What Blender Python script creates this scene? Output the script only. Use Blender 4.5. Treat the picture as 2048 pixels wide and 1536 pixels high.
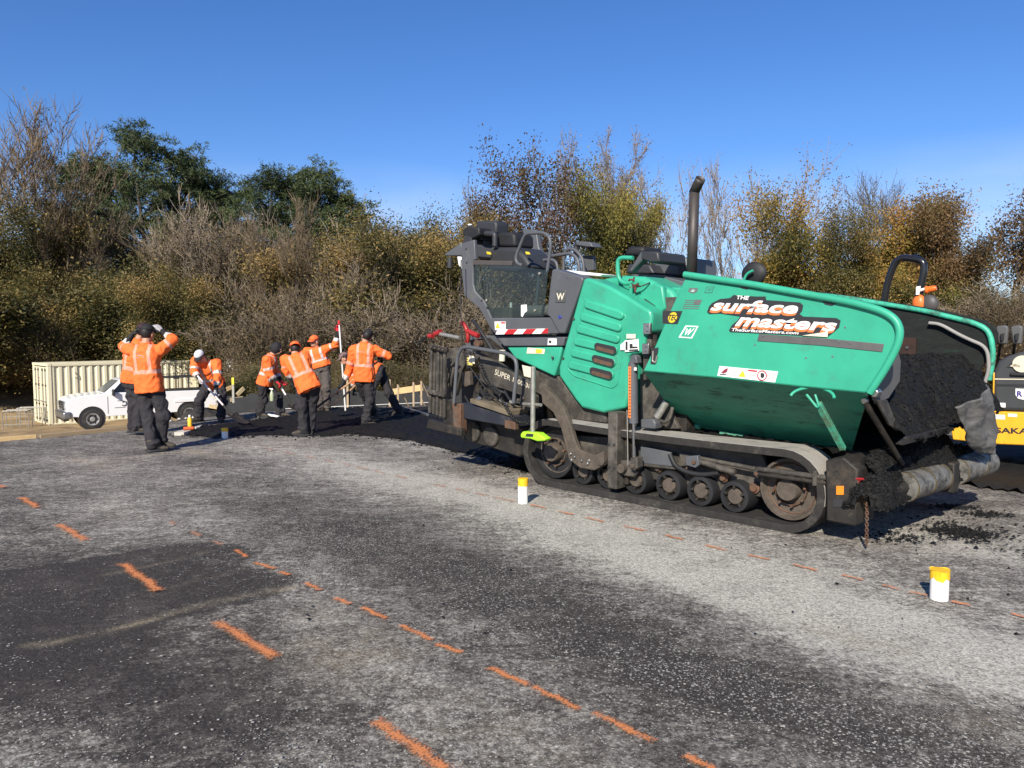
import bpy, bmesh, math, random
import numpy as np
from mathutils import Vector, Matrix, noise as mnoise

random.seed(7); RNG = np.random.default_rng(7)
sc = bpy.context.scene
for o in list(bpy.data.objects):
    bpy.data.objects.remove(o)
COL = sc.collection

# ------------------------------------------------------------------ camera
F_PX, CAM_H, CX, CY = 1530.0, 1.65, 1024.0, 768.0
PITCH = math.atan2(102.0, F_PX)
cam = bpy.data.cameras.new('camera'); cam.sensor_width = 36.0; cam.lens = F_PX / 2048 * 36.0
cam.clip_start = 0.05; cam.clip_end = 6000
camo = bpy.data.objects.new('camera', cam); COL.objects.link(camo)
camo.location = (0, 0, CAM_H); camo.rotation_euler = (math.pi / 2 - PITCH, 0, 0)
sc.camera = camo

# ------------------------------------------------------------------ light, sky, exposure
SUN_EL = math.radians(33.0)
SUN_DIR = Vector((-0.32 * math.cos(SUN_EL), -0.947 * math.cos(SUN_EL), math.sin(SUN_EL))).normalized()
sun = bpy.data.lights.new('sun', 'SUN'); sun.energy = 5.0; sun.angle = math.radians(0.53); sun.color = (1.0, 0.93, 0.82)
suno = bpy.data.objects.new('sun', sun); COL.objects.link(suno)
suno.rotation_euler = (-SUN_DIR).to_track_quat('-Z', 'Y').to_euler(); suno.location = (-10, -30, 30)

W = bpy.data.worlds.new('World'); sc.world = W; W.use_nodes = True
nt = W.node_tree; N = nt.nodes; LK = nt.links
for n in list(N): N.remove(n)
sky = N.new('ShaderNodeTexSky'); sky.sky_type = 'NISHITA'; sky.sun_disc = False
sky.sun_elevation = SUN_EL; sky.sun_rotation = math.atan2(SUN_DIR.x, SUN_DIR.y)
sky.altitude = 300; sky.air_density = 1.0; sky.dust_density = 0.35; sky.ozone_density = 2.6
hsv = N.new('ShaderNodeHueSaturation'); hsv.inputs['Saturation'].default_value = 1.22; hsv.inputs['Value'].default_value = 1.0
tn = N.new('ShaderNodeMix'); tn.data_type = 'RGBA'; tn.blend_type = 'MULTIPLY'; tn.inputs[0].default_value = 1.0; tn.inputs[7].default_value = (0.71, 0.78, 1.0, 1)
LK.new(sky.outputs[0], tn.inputs[6]); LK.new(tn.outputs[2], hsv.inputs['Color']); hsv.inputs['Saturation'].default_value = 1.14
# thin white cloud low over the horizon all round
tc = N.new('ShaderNodeTexCoord'); sep = N.new('ShaderNodeSeparateXYZ'); LK.new(tc.outputs['Generated'], sep.inputs[0])
mp = N.new('ShaderNodeMapping'); mp.inputs['Location'].default_value = (-2.6395, -3.9683, -0.4158); mp.inputs['Scale'].default_value = (2.2, 2.2, 9.0); LK.new(tc.outputs['Generated'], mp.inputs[0])
nz = N.new('ShaderNodeTexNoise'); nz.inputs['Scale'].default_value = 1.6; nz.inputs['Detail'].default_value = 7; nz.inputs['Distortion'].default_value = 0.4
LK.new(mp.outputs[0], nz.inputs['Vector'])
cr = N.new('ShaderNodeMapRange'); cr.inputs[1].default_value = 0.40; cr.inputs[2].default_value = 0.68; LK.new(nz.outputs[0], cr.inputs[0])
el = N.new('ShaderNodeMapRange'); el.inputs[1].default_value = 0.22; el.inputs[2].default_value = 0.08; LK.new(sep.outputs['Z'], el.inputs[0])
mu = N.new('ShaderNodeMath'); mu.operation = 'MULTIPLY'; LK.new(cr.outputs[0], mu.inputs[0]); LK.new(el.outputs[0], mu.inputs[1])
mu2 = N.new('ShaderNodeMath'); mu2.operation = 'MULTIPLY'; mu2.inputs[1].default_value = 0.62; LK.new(mu.outputs[0], mu2.inputs[0])
mix = N.new('ShaderNodeMix'); mix.data_type = 'RGBA'; LK.new(mu2.outputs[0], mix.inputs[0])
LK.new(hsv.outputs[0], mix.inputs[6]); mix.inputs[7].default_value = (5.6, 6.1, 6.9, 1)
bg = N.new('ShaderNodeBackground'); bg.inputs['Strength'].default_value = 0.10
LK.new(mix.outputs[2], bg.inputs[0]); wo = N.new('ShaderNodeOutputWorld'); LK.new(bg.outputs[0], wo.inputs[0])
sc.view_settings.view_transform = 'Standard'; sc.view_settings.look = 'None'
sc.view_settings.exposure = 0.55; sc.view_settings.gamma = 1.0; sc.view_settings.use_curve_mapping = False
sc.cycles.max_bounces = 6; sc.cycles.transparent_max_bounces = 8

# ------------------------------------------------------------------ surveying: where a photographed point stands in the place
_Fv = Vector((0, math.cos(PITCH), -math.sin(PITCH))); _Uv = Vector((0, math.sin(PITCH), math.cos(PITCH))); _Rv = Vector((1, 0, 0))
CAM = Vector((0, 0, CAM_H))
def ray(u, v): return _Fv + _Rv * ((u - CX) / F_PX) - _Uv * ((v - CY) / F_PX)
def G(u, v, z=0.0):
    d = ray(u, v); return CAM + d * ((z - CAM_H) / d.z)
def D(u, v, dist):
    d = ray(u, v); return CAM + d * (dist / d.y)
_d = ray(-475, 666); _d.z = 0; _d.normalize()
AX = -_d; LATV = Vector((-AX.y, AX.x, 0)); ORG = (G(1085, 969.5) + G(1546, 1056)) * 0.5; ORG.z = 0
PAV_ROT = math.atan2(AX.y, AX.x)
def PX(u, v, y):
    """photographed point on the paver's lengthwise plane y -> its x and z on the machine"""
    d = ray(u, v); t = ((ORG + LATV * y - CAM).dot(LATV)) / d.dot(LATV); P = CAM + d * t
    return ((P - ORG).dot(AX), P.z)
def P3(u, v, y):
    x, z = PX(u, v, y); return Vector((x, y, z))
def PC(u, v, x):
    """photographed point on the paver's cross plane x -> its y and z"""
    d = ray(u, v); t = ((ORG + AX * x - CAM).dot(AX)) / d.dot(AX); P = CAM + d * t
    return ((P - ORG).dot(LATV), P.z)
def to_world(p): return ORG + AX * p[0] + LATV * p[1] + Vector((0, 0, p[2]))

# ------------------------------------------------------------------ object helpers
def tag(o, label=None, cat=None, group=None, kind=None):
    if label: o['label'] = label
    if cat: o['category'] = cat
    if group: o['group'] = group
    if kind: o['kind'] = kind
    return o
def thing(name, label, cat, loc=(0, 0, 0), rotz=0.0, group=None):
    o = bpy.data.objects.new(name, None); COL.objects.link(o); o.empty_display_size = 0.2
    o.location = loc; o.rotation_euler = (0, 0, rotz)
    return tag(o, label, cat, group)
def copy_tree(o, parent=None):
    c = o.copy(); COL.objects.link(c)
    if parent: c.parent = parent
    for ch in list(o.children): copy_tree(ch, c)
    return c

class MB:
    def __init__(s): s.v = []; s.f = []; s.mi = []; s.uv = None
    def add(s, vs, fs, mi=0):
        b = len(s.v); s.v += [tuple(p) for p in vs]
        for f in fs: s.f.append(tuple(i + b for i in f)); s.mi.append(mi)
        return s
    def box(s, c, size, R=None, mi=0):
        hx, hy, hz = size[0] / 2, size[1] / 2, size[2] / 2; c = Vector(c)
        vs = [Vector((x, y, z)) for x in (-hx, hx) for y in (-hy, hy) for z in (-hz, hz)]
        if R is not None: vs = [R @ p for p in vs]
        return s.add([c + p for p in vs], [(0, 1, 3, 2), (4, 6, 7, 5), (0, 4, 5, 1), (2, 3, 7, 6), (0, 2, 6, 4), (1, 5, 7, 3)], mi)
    def prism(s, poly, y0, y1, mi=0):
        a = sum(poly[i][0] * poly[(i + 1) % len(poly)][1] - poly[(i + 1) % len(poly)][0] * poly[i][1] for i in range(len(poly)))
        if a < 0: poly = poly[::-1]
        n = len(poly)
        vs = [(x, y0, z) for x, z in poly] + [(x, y1, z) for x, z in poly]
        fs = [tuple(range(n)), tuple(range(2 * n - 1, n - 1, -1))] + [(i, i + n, (i + 1) % n + n, (i + 1) % n) for i in range(n)]
        return s.add(vs, fs, mi)
    def prism_z(s, poly, z0, z1, mi=0):
        n = len(poly)
        vs = [(x, y, z0) for x, y in poly] + [(x, y, z1) for x, y in poly]
        fs = [tuple(range(n - 1, -1, -1)), tuple(range(n, 2 * n))] + [(i, (i + 1) % n, (i + 1) % n + n, i + n) for i in range(n)]
        return s.add(vs, fs, mi)
    def tube(s, pts, r, n=8, caps=True, mi=0, closed=False):
        pts = [Vector(p) for p in pts]; m = len(pts)
        rr = r if isinstance(r, (list, tuple)) else [r] * m
        T = []
        for i in range(m):
            a = pts[(i - 1) % m] if (closed or i > 0) else pts[i]; b = pts[(i + 1) % m] if (closed or i < m - 1) else pts[i]
            t = (b - a); T.append(t.normalized() if t.length > 1e-9 else Vector((0, 0, 1)))
        ref = Vector((0, 0, 1)) if abs(T[0].z) < 0.9 else Vector((1, 0, 0))
        x = T[0].cross(ref).normalized(); vs = []
        for i in range(m):
            x = (x - T[i] * x.dot(T[i])); x = x.normalized() if x.length > 1e-6 else T[i].orthogonal().normalized()
            y = T[i].cross(x)
            for k in range(n):
                a = 2 * math.pi * k / n
                vs.append(pts[i] + (x * math.cos(a) + y * math.sin(a)) * rr[i])
        fs = []
        for i in range(m if closed else m - 1):
            j = (i + 1) % m
            for k in range(n):
                fs.append((i * n + k, i * n + (k + 1) % n, j * n + (k + 1) % n, j * n + k))
        if caps and not closed: fs += [tuple(range(n - 1, -1, -1)), tuple(range((m - 1) * n, m * n))]
        return s.add(vs, fs, mi)
    def cyl(s, p0, p1, r0, r1=None, n=20, mi=0, caps=True): return s.tube([p0, p1], [r0, r0 if r1 is None else r1], n, caps, mi)
    def lathe(s, prof, c, axis, n=24, mi=0):
        """prof: (radius, offset along axis) pairs; axis a unit vector"""
        c = Vector(c); ax = Vector(axis).normalized(); x = ax.orthogonal().normalized(); y = ax.cross(x); vs = []
        for r, h in prof:
            for k in range(n):
                a = 2 * math.pi * k / n; vs.append(c + ax * h + (x * math.cos(a) + y * math.sin(a)) * r)
        fs = [(i * n + k, i * n + (k + 1) % n, (i + 1) * n + (k + 1) % n, (i + 1) * n + k) for i in range(len(prof) - 1) for k in range(n)]
        if prof[0][0] > 1e-6: fs.append(tuple(range(n - 1, -1, -1)))
        if prof[-1][0] > 1e-6: fs.append(tuple(range((len(prof) - 1) * n, len(prof) * n)))
        return s.add(vs, fs, mi)
    def ell(s, c, r, R=None, n=14, m=9, mi=0):
        c = Vector(c); vs = []; r = r if isinstance(r, (tuple, list)) else (r, r, r)
        for i in range(1, m):
            t = math.pi * i / m
            for k in range(n):
                a = 2 * math.pi * k / n
                p = Vector((r[0] * math.sin(t) * math.cos(a), r[1] * math.sin(t) * math.sin(a), r[2] * math.cos(t)))
                vs.append(c + (R @ p if R is not None else p))
        b = len(vs); top = Vector((0, 0, r[2])); vs.append(c + (R @ top if R is not None else top)); vs.append(c - (R @ top if R is not None else top))
        fs = [(i * n + k, (i + 1) * n + k, (i + 1) * n + (k + 1) % n, i * n + (k + 1) % n) for i in range(m - 2) for k in range(n)]
        fs += [(b, k, (k + 1) % n) for k in range(n)] + [(b + 1, (m - 2) * n + (k + 1) % n, (m - 2) * n + k) for k in range(n)]
        return s.add(vs, fs, mi)
    def grid(s, fn, nu, nv, mi=0):
        vs = [fn(i / nu, j / nv) for j in range(nv + 1) for i in range(nu + 1)]
        fs = [(j * (nu + 1) + i, j * (nu + 1) + i + 1, (j + 1) * (nu + 1) + i + 1, (j + 1) * (nu + 1) + i) for j in range(nv) for i in range(nu)]
        return s.add(vs, fs, mi)
    def mesh(s, name, mats, fix=True, smooth=True, angle=35):
        me = bpy.data.meshes.new(name); me.from_pydata(s.v, [], s.f)
        for m in (mats if isinstance(mats, (list, tuple)) else [mats]): me.materials.append(m)
        if any(s.mi): me.polygons.foreach_set('material_index', s.mi)
        if fix:
            b = bmesh.new(); b.from_mesh(me); bmesh.ops.recalc_face_normals(b, faces=b.faces); b.to_mesh(me); b.free()
        if smooth:
            me.polygons.foreach_set('use_smooth', [True] * len(me.polygons)); me.set_sharp_from_angle(angle=math.radians(angle))
        me.update(); return me
    def build(s, name, mats, par=None, bevel=0.0, fix=True, smooth=True, angle=35, seg=2):
        o = bpy.data.objects.new(name, s.mesh(name, mats, fix, smooth, angle)); COL.objects.link(o)
        if par is not None: o.parent = par
        if bevel:
            bm_ = o.modifiers.new('bevel', 'BEVEL'); bm_.width = bevel; bm_.segments = seg; bm_.limit_method = 'ANGLE'; bm_.angle_limit = math.radians(40)
        return o

def bend(pts, r=0.08, k=5):
    """round the corners of a polyline"""
    pts = [Vector(p) for p in pts]; out = [pts[0]]
    for i in range(1, len(pts) - 1):
        a, b, c = pts[i - 1], pts[i], pts[i + 1]
        d1 = min(r, (a - b).length * 0.45); d2 = min(r, (c - b).length * 0.45)
        p, q = b + (a - b).normalized() * d1, b + (c - b).normalized() * d2
        for j in range(k + 1):
            t = j / k; out.append(p * (1 - t) ** 2 + b * 2 * t * (1 - t) + q * t * t)
    out.append(pts[-1]); return out

# ------------------------------------------------------------------ materials
_M = {}
def mat(name, col, rough=0.6, metal=0.0, var=0.12, vs=5.0, dirt=None, damt=0.5, ds=3.0, bump=0.0, bs=40.0, spec=0.4, coat=0.0, stretch=None, trans=0.0, specks=None):
    if name in _M: return _M[name]
    m = bpy.data.materials.new(name); m.use_nodes = True; nt = m.node_tree; N = nt.nodes; LK = nt.links
    b = N['Principled BSDF']; b.inputs['Roughness'].default_value = rough; b.inputs['Metallic'].default_value = metal
    b.inputs['Specular IOR Level'].default_value = spec; b.inputs['Coat Weight'].default_value = coat
    tc = N.new('ShaderNodeTexCoord'); vec = tc.outputs['Object']
    if stretch:
        mp = N.new('ShaderNodeMapping'); mp.inputs['Scale'].default_value = stretch; LK.new(vec, mp.inputs[0]); vec = mp.outputs[0]
    nz = N.new('ShaderNodeTexNoise'); nz.inputs['Scale'].default_value = vs; nz.inputs['Detail'].default_value = 6; nz.inputs['Roughness'].default_value = 0.65
    LK.new(vec, nz.inputs['Vector'])
    rp = N.new('ShaderNodeMapRange'); rp.inputs[1].default_value = 0.3; rp.inputs[2].default_value = 0.7; LK.new(nz.outputs[0], rp.inputs[0])
    mx = N.new('ShaderNodeMix'); mx.data_type = 'RGBA'; LK.new(rp.outputs[0], mx.inputs[0])
    mx.inputs[6].default_value = (*[c * (1 - var) for c in col], 1); mx.inputs[7].default_value = (*[min(1, c * (1 + var)) for c in col], 1)
    out = mx.outputs[2]
    if dirt:
        n2 = N.new('ShaderNodeTexNoise'); n2.inputs['Scale'].default_value = ds; n2.inputs['Detail'].default_value = 9; n2.inputs['Roughness'].default_value = 0.72
        LK.new(vec, n2.inputs['Vector'])
        r2 = N.new('ShaderNodeMapRange'); r2.inputs[1].default_value = 0.62 - damt * 0.3; r2.inputs[2].default_value = 0.80 - damt * 0.25; LK.new(n2.outputs[0], r2.inputs[0])
        m2 = N.new('ShaderNodeMix'); m2.data_type = 'RGBA'; LK.new(r2.outputs[0], m2.inputs[0]); LK.new(out, m2.inputs[6]); m2.inputs[7].default_value = (*dirt, 1)
        out = m2.outputs[2]
        r3 = N.new('ShaderNodeMapRange'); r3.inputs[3].default_value = rough; r3.inputs[4].default_value = min(1, rough + 0.3); LK.new(r2.outputs[0], r3.inputs[0]); LK.new(r3.outputs[0], b.inputs['Roughness'])
    if specks:
        vo = N.new('ShaderNodeTexNoise'); vo.inputs['Scale'].default_value = specks[0]; vo.inputs['Detail'].default_value = 3; vo.inputs['Roughness'].default_value = 0.8; LK.new(tc.outputs['Object'], vo.inputs['Vector'])
        sr = N.new('ShaderNodeMapRange'); sr.inputs[1].default_value = specks[1]; sr.inputs[2].default_value = specks[1] + 0.03; sr.inputs[4].default_value = 0.8; LK.new(vo.outputs[0], sr.inputs[0])
        ms = N.new('ShaderNodeMix'); ms.data_type = 'RGBA'; LK.new(sr.outputs[0], ms.inputs[0]); LK.new(out, ms.inputs[6]); ms.inputs[7].default_value = (*specks[2], 1); out = ms.outputs[2]
    LK.new(out, b.inputs['Base Color'])
    if bump:
        n3 = N.new('ShaderNodeTexNoise'); n3.inputs['Scale'].default_value = bs; n3.inputs['Detail'].default_value = 5; LK.new(vec, n3.inputs['Vector'])
        bp = N.new('ShaderNodeBump'); bp.inputs['Strength'].default_value = bump; bp.inputs['Distance'].default_value = 0.01
        LK.new(n3.outputs[0], bp.inputs['Height']); LK.new(bp.outputs[0], b.inputs['Normal'])
    _M[name] = m; return m
def flat(name, col, rough=0.5): return mat(name, col, rough, var=0.04)

DIRT = (0.09, 0.075, 0.06); TAR = (0.012, 0.012, 0.012)
GREEN = mat('green paint', (0.036, 0.335, 0.205), 0.42, var=0.13, vs=2.4, dirt=(0.05, 0.20, 0.13), damt=0.24, ds=3.2, bump=0.12, bs=5, coat=0.05, specks=(38, 0.70, (0.03, 0.05, 0.04)))
GREEN_SHADED = mat('green paint tarred and shade darkened', (0.026, 0.20, 0.125), 0.5, var=0.22, vs=2.5, dirt=TAR, damt=0.28, ds=4.0, stretch=(1.0, 2.0, 4.5), bump=0.1, bs=30)  # tar stains, plus the shade under the overhang painted in as a darker green
GREY = mat('gunmetal paint', (0.082, 0.086, 0.093), 0.45, var=0.1, vs=3, dirt=(0.12, 0.115, 0.105), damt=0.2, ds=5)
GREYD = mat('dusty dark steel', (0.050, 0.045, 0.038), 0.62, metal=0.2, var=0.3, vs=9, dirt=(0.13, 0.115, 0.095), damt=0.5, ds=5, bump=0.15, bs=50)
DARK = mat('tar stained steel', (0.024, 0.021, 0.018), 0.6, metal=0.2, var=0.35, vs=8, dirt=(0.075, 0.058, 0.04), damt=0.38, ds=6, bump=0.25, bs=60)
BLACK = mat('black rubber', (0.016, 0.016, 0.017), 0.6, var=0.25, vs=10, bump=0.1, bs=80)
PLASTIC = mat('dark plastic', (0.03, 0.031, 0.034), 0.5, var=0.1, vs=6)
RUBBER = mat('dusty track rubber', (0.022, 0.020, 0.018), 0.85, var=0.3, vs=12, dirt=(0.085, 0.075, 0.06), damt=0.25, ds=7, bump=0.4, bs=70)
DUSTY = mat('dust covered belt', (0.30, 0.28, 0.25), 0.95, var=0.15, vs=9, dirt=(0.16, 0.15, 0.135), damt=0.35, ds=6, bump=0.3, bs=60)
RUST = mat('rusty brown steel', (0.115, 0.06, 0.035), 0.75, metal=0.2, var=0.4, vs=12, dirt=(0.10, 0.085, 0.07), damt=0.5, ds=9, bump=0.3, bs=60)
HUB = mat('dusty hub steel', (0.078, 0.062, 0.047), 0.8, var=0.35, vs=14, dirt=(0.06, 0.05, 0.042), damt=0.4, ds=9, bump=0.3, bs=60)
CHROME = mat('chrome rod', (0.6, 0.6, 0.6), 0.18, metal=1.0, var=0.05)
GALV = mat('galvanised pipe', (0.34, 0.33, 0.29), 0.5, metal=0.6, var=0.25, vs=18, dirt=(0.2, 0.18, 0.14), damt=0.3, ds=16)
STEEL = mat('worn bright steel', (0.42, 0.41, 0.39), 0.32, metal=0.9, var=0.25, vs=10, dirt=TAR, damt=0.35, ds=6, bump=0.1, bs=40)
RED = mat('red fitting', (0.30, 0.02, 0.018), 0.4, var=0.15, vs=10, dirt=(0.05, 0.02, 0.02), damt=0.2, ds=10)
WHITE = mat('white print', (0.78, 0.77, 0.74), 0.5, var=0.04)
CREAMY = mat('faded cream sticker', (0.66, 0.60, 0.46), 0.5, var=0.08, vs=12)
YEL = mat('yellow print', (0.72, 0.50, 0.03), 0.45, var=0.05)
ORNG = mat('orange print', (0.72, 0.19, 0.05), 0.5, var=0.05)
BLK = mat('black print', (0.03, 0.03, 0.032), 0.45, var=0.05)
GREYP = mat('grey print', (0.12, 0.125, 0.12), 0.5, var=0.1)
FADEG = mat('faded print', (0.05, 0.17, 0.13), 0.5, var=0.1)
REDP = mat('red print', (0.45, 0.02, 0.025), 0.4, var=0.05)
AMBER = mat('amber lens', (0.65, 0.22, 0.02), 0.25, var=0.1, vs=60)
def glass(name, tint, alpha):
    m = bpy.data.materials.new(name); m.use_nodes = True; N = m.node_tree.nodes; LK = m.node_tree.links
    for n in list(N): N.remove(n)
    t = N.new('ShaderNodeBsdfTransparent'); t.inputs[0].default_value = (*tint, 1)
    g = N.new('ShaderNodeBsdfGlossy'); g.inputs['Roughness'].default_value = 0.04; g.inputs['Color'].default_value = (0.9, 0.9, 0.9, 1)
    fr = N.new('ShaderNodeLayerWeight'); fr.inputs[0].default_value = 0.5
    pw = N.new('ShaderNodeMath'); pw.operation = 'POWER'; pw.inputs[1].default_value = 4.0; LK.new(fr.outputs['Facing'], pw.inputs[0])
    ad = N.new('ShaderNodeMath'); ad.operation = 'MULTIPLY_ADD'; ad.inputs[1].default_value = 0.7; ad.inputs[2].default_value = alpha + 0.03; LK.new(pw.outputs[0], ad.inputs[0])
    mx = N.new('ShaderNodeMixShader'); LK.new(ad.outputs[0], mx.inputs[0]); LK.new(t.outputs[0], mx.inputs[1]); LK.new(g.outputs[0], mx.inputs[2])
    o = N.new('ShaderNodeOutputMaterial'); LK.new(mx.outputs[0], o.inputs[0]); return m
TINT = glass('tinted glass', (0.70, 0.76, 0.74), 0.02)

def text_mesh(body, weight=0.0):
    c = bpy.data.curves.new('text', 'FONT'); c.body = body; c.offset = weight; c.resolution_u = 3
    o = bpy.data.objects.new('text', c); COL.objects.link(o)
    me = bpy.data.meshes.new_from_object(o.evaluated_get(bpy.context.evaluated_depsgraph_get()))
    bpy.data.objects.remove(o); bpy.data.curves.remove(c); return me
def map_text(body, quad, weight=0.0, name='lettering', m=None, par=None, lift=None):
    """lettering filling the quad (bottom left, bottom right, top right, top left)"""
    me = text_mesh(body, weight); n = len(me.vertices); co = np.empty(n * 3); me.vertices.foreach_get('co', co); co = co.reshape(-1, 3)
    mn, mxx = co.min(0), co.max(0); s = (co[:, 0] - mn[0]) / (mxx[0] - mn[0]); t = (co[:, 1] - mn[1]) / (mxx[1] - mn[1])
    q = [np.array(p) for p in quad]
    P = ((1 - s) * (1 - t))[:, None] * q[0] + (s * (1 - t))[:, None] * q[1] + (s * t)[:, None] * q[2] + ((1 - s) * t)[:, None] * q[3]
    me.vertices.foreach_set('co', P.ravel()); me.materials.clear(); me.materials.append(m); me.update()
    o = bpy.data.objects.new(name, me); me.name = name; COL.objects.link(o)
    if par is not None: o.parent = par
    return o
# ================================================================== the ground
EDGE = [(-400, -600), (-40, -30), (-14, 3.0), (-9.5, 9.2), (-7.8, 11.58), (-6.63, 13.17), (-6.3, 14.2), (-5.6, 15.6), (-4.4, 16.7), (-2, 17.3), (2, 17.8), (10, 19.5), (40, 30), (400, 120)]
EX = np.array([e[0] for e in EDGE], float); EY = np.array([e[1] for e in EDGE], float)
def edge_dist(x, y):
    """distance outside the lot's edge (negative inside)"""
    x = np.asarray(x, float); y = np.asarray(y, float); best = np.full(x.shape, 1e9)
    for i in range(len(EX) - 1):
        ax_, ay_, bx, by = EX[i], EY[i], EX[i + 1], EY[i + 1]; dx, dy = bx - ax_, by - ay_
        t = np.clip(((x - ax_) * dx + (y - ay_) * dy) / (dx * dx + dy * dy), 0, 1)
        best = np.minimum(best, np.hypot(x - ax_ - t * dx, y - ay_ - t * dy))
    return np.where(y > np.interp(x, EX, EY), best, -best)
def smooth(t): t = np.clip(t, 0, 1); return t * t * (3 - 2 * t)
def wob(x, y, s): return np.sin(x * s + 1.3) * np.cos(y * s * 0.83 + 0.5) + 0.5 * np.sin(x * s * 2.1 + y * s * 1.7)
def terrain(x, y):
    s = edge_dist(x, y)
    z = -0.07 - 0.118 * np.clip(s, 0, 21.0) + 2.0 * smooth((s - 27) / 10.0)
    z = z + np.where(s > 0.5, 0.035 * wob(x, y, 0.9) + 0.02 * wob(x, y, 2.7), 0) * np.clip(s - .5, 0, 1)
    return np.where(s < 0.0, -0.15, z)
def tz(x, y): return float(terrain(np.array([x]), np.array([y]))[0])

def node_ground():
    m = bpy.data.materials.new('old asphalt'); m.use_nodes = True; nt = m.node_tree; N = nt.nodes; LK = nt.links
    b = N['Principled BSDF']; b.inputs['Roughness'].default_value = 0.9; b.inputs['Specular IOR Level'].default_value = 0.25
    geo = N.new('ShaderNodeTexCoord'); P = geo.outputs['Object']
    at = N.new('ShaderNodeAttribute'); at.attribute_name = 'wear'; sp = N.new('ShaderNodeSeparateColor'); LK.new(at.outputs['Color'], sp.inputs[0])
    def noise(s, d=6, r=0.6, vec=P, dist=0.0):
        n = N.new('ShaderNodeTexNoise'); n.inputs['Scale'].default_value = s; n.inputs['Detail'].default_value = d; n.inputs['Roughness'].default_value = r; n.inputs['Distortion'].default_value = dist
        LK.new(vec, n.inputs['Vector']); return n.outputs[0]
    def rng(x, a, b_, c=0.0, d=1.0):
        n = N.new('ShaderNodeMapRange'); n.inputs[1].default_value = a; n.inputs[2].default_value = b_; n.inputs[3].default_value = c; n.inputs[4].default_value = d; LK.new(x, n.inputs[0]); return n.outputs[0]
    def mth(op, a, b_):
        n = N.new('ShaderNodeMath'); n.operation = op
        for i, q in enumerate((a, b_)):
            if isinstance(q, (int, float)): n.inputs[i].default_value = q
            else: LK.new(q, n.inputs[i])
        return n.outputs[0]
    def mixc(f, a, b_):
        n = N.new('ShaderNodeMix'); n.data_type = 'RGBA'
        for i, q in ((0, f), (6, a), (7, b_)):
            if isinstance(q, (int, float)): n.inputs[i].default_value = q
            elif isinstance(q, tuple): n.inputs[i].default_value = (*q, 1)
            else: LK.new(q, n.inputs[i])
        return n.outputs[2]
    mp = N.new('ShaderNodeMapping'); mp.inputs['Rotation'].default_value = (0, 0, -PAV_ROT); mp.inputs['Scale'].default_value = (0.35, 1, 1); LK.new(P, mp.inputs[0])
    # tone: wear map broken up by noise
    n1 = noise(1.1, 8, 0.62); n2 = noise(3.2, 8, 0.68); n3 = noise(1.6, 7, 0.6, mp.outputs[0])
    n4 = noise(13, 5, 0.7); n5 = noise(42, 4, 0.7)
    tone = mth('ADD', mth('ADD', sp.outputs['Red'], mth('ADD', rng(n4, 0.3, 0.7, -0.13, 0.13), rng(n5, 0.3, 0.7, -0.15, 0.15))), mth('ADD', rng(n1, 0.25, 0.75, -0.12, 0.12), mth('ADD', rng(n2, 0.3, 0.7, -0.10, 0.10), rng(n3, 0.3, 0.7, -0.09, 0.09))))
    # worn surface: dark binder and pale dust-filled stone in sharp-edged flakes, more pale where the tone is higher
    st = N.new('ShaderNodeMapping'); st.inputs['Rotation'].default_value = (0, 0, -PAV_ROT); st.inputs['Scale'].default_value = (0.6, 1, 1); LK.new(P, st.inputs[0])
    f1 = noise(7.5, 12, 0.80, st.outputs[0], 0.3); f2 = noise(26, 8, 0.78, P, 0.2)
    lev = mth('MULTIPLY', mth('SUBTRACT', tone, 0.47), 0.34)
    m1 = rng(mth('ADD', f1, lev), 0.38, 0.62); m2 = rng(mth('ADD', f2, lev), 0.41, 0.64)
    cov = mth('ADD', mth('MULTIPLY', m1, 0.55), mth('MULTIPLY', m2, 0.45))
    ramp = N.new('ShaderNodeValToRGB'); LK.new(cov, ramp.inputs[0]); e = ramp.color_ramp.elements
    e[0].position = 0.0; e[0].color = (0.038, 0.033, 0.029, 1); e[1].position = 1.0; e[1].color = (0.40, 0.375, 0.32, 1)
    for p_, c_ in ((0.25, (0.075, 0.066, 0.057)), (0.55, (0.165, 0.149, 0.127)), (0.8, (0.27, 0.25, 0.215))):
        q = ramp.color_ramp.elements.new(p_); q.color = (*c_, 1)
    col = ramp.outputs[0]
    # brown and tan dust
    br = rng(noise(1.9, 8, 0.66), 0.50, 0.72); col = mixc(mth('MULTIPLY', br, 0.45), col, (0.095, 0.079, 0.070))
    tn = mth('MULTIPLY', sp.outputs['Blue'], rng(noise(4.0, 8, 0.7), 0.34, 0.62)); col = mixc(tn, col, (0.27, 0.22, 0.145))
    # fine aggregate: every stone a slightly different grey
    v1 = N.new('ShaderNodeTexVoronoi'); v1.inputs['Scale'].default_value = 95; LK.new(P, v1.inputs['Vector'])
    s1 = N.new('ShaderNodeSeparateColor'); LK.new(v1.outputs['Color'], s1.inputs[0])
    grain = rng(s1.outputs['Red'], 0, 1, 0.62, 1.42); mxg = N.new('ShaderNodeMix'); mxg.data_type = 'RGBA'; mxg.blend_type = 'MULTIPLY'; mxg.inputs[0].default_value = 1.0
    cmb = N.new('ShaderNodeCombineColor')
    for i in range(3): LK.new(grain, cmb.inputs[i])
    LK.new(col, mxg.inputs[6]); LK.new(cmb.outputs[0], mxg.inputs[7]); col = mxg.outputs[2]
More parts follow.
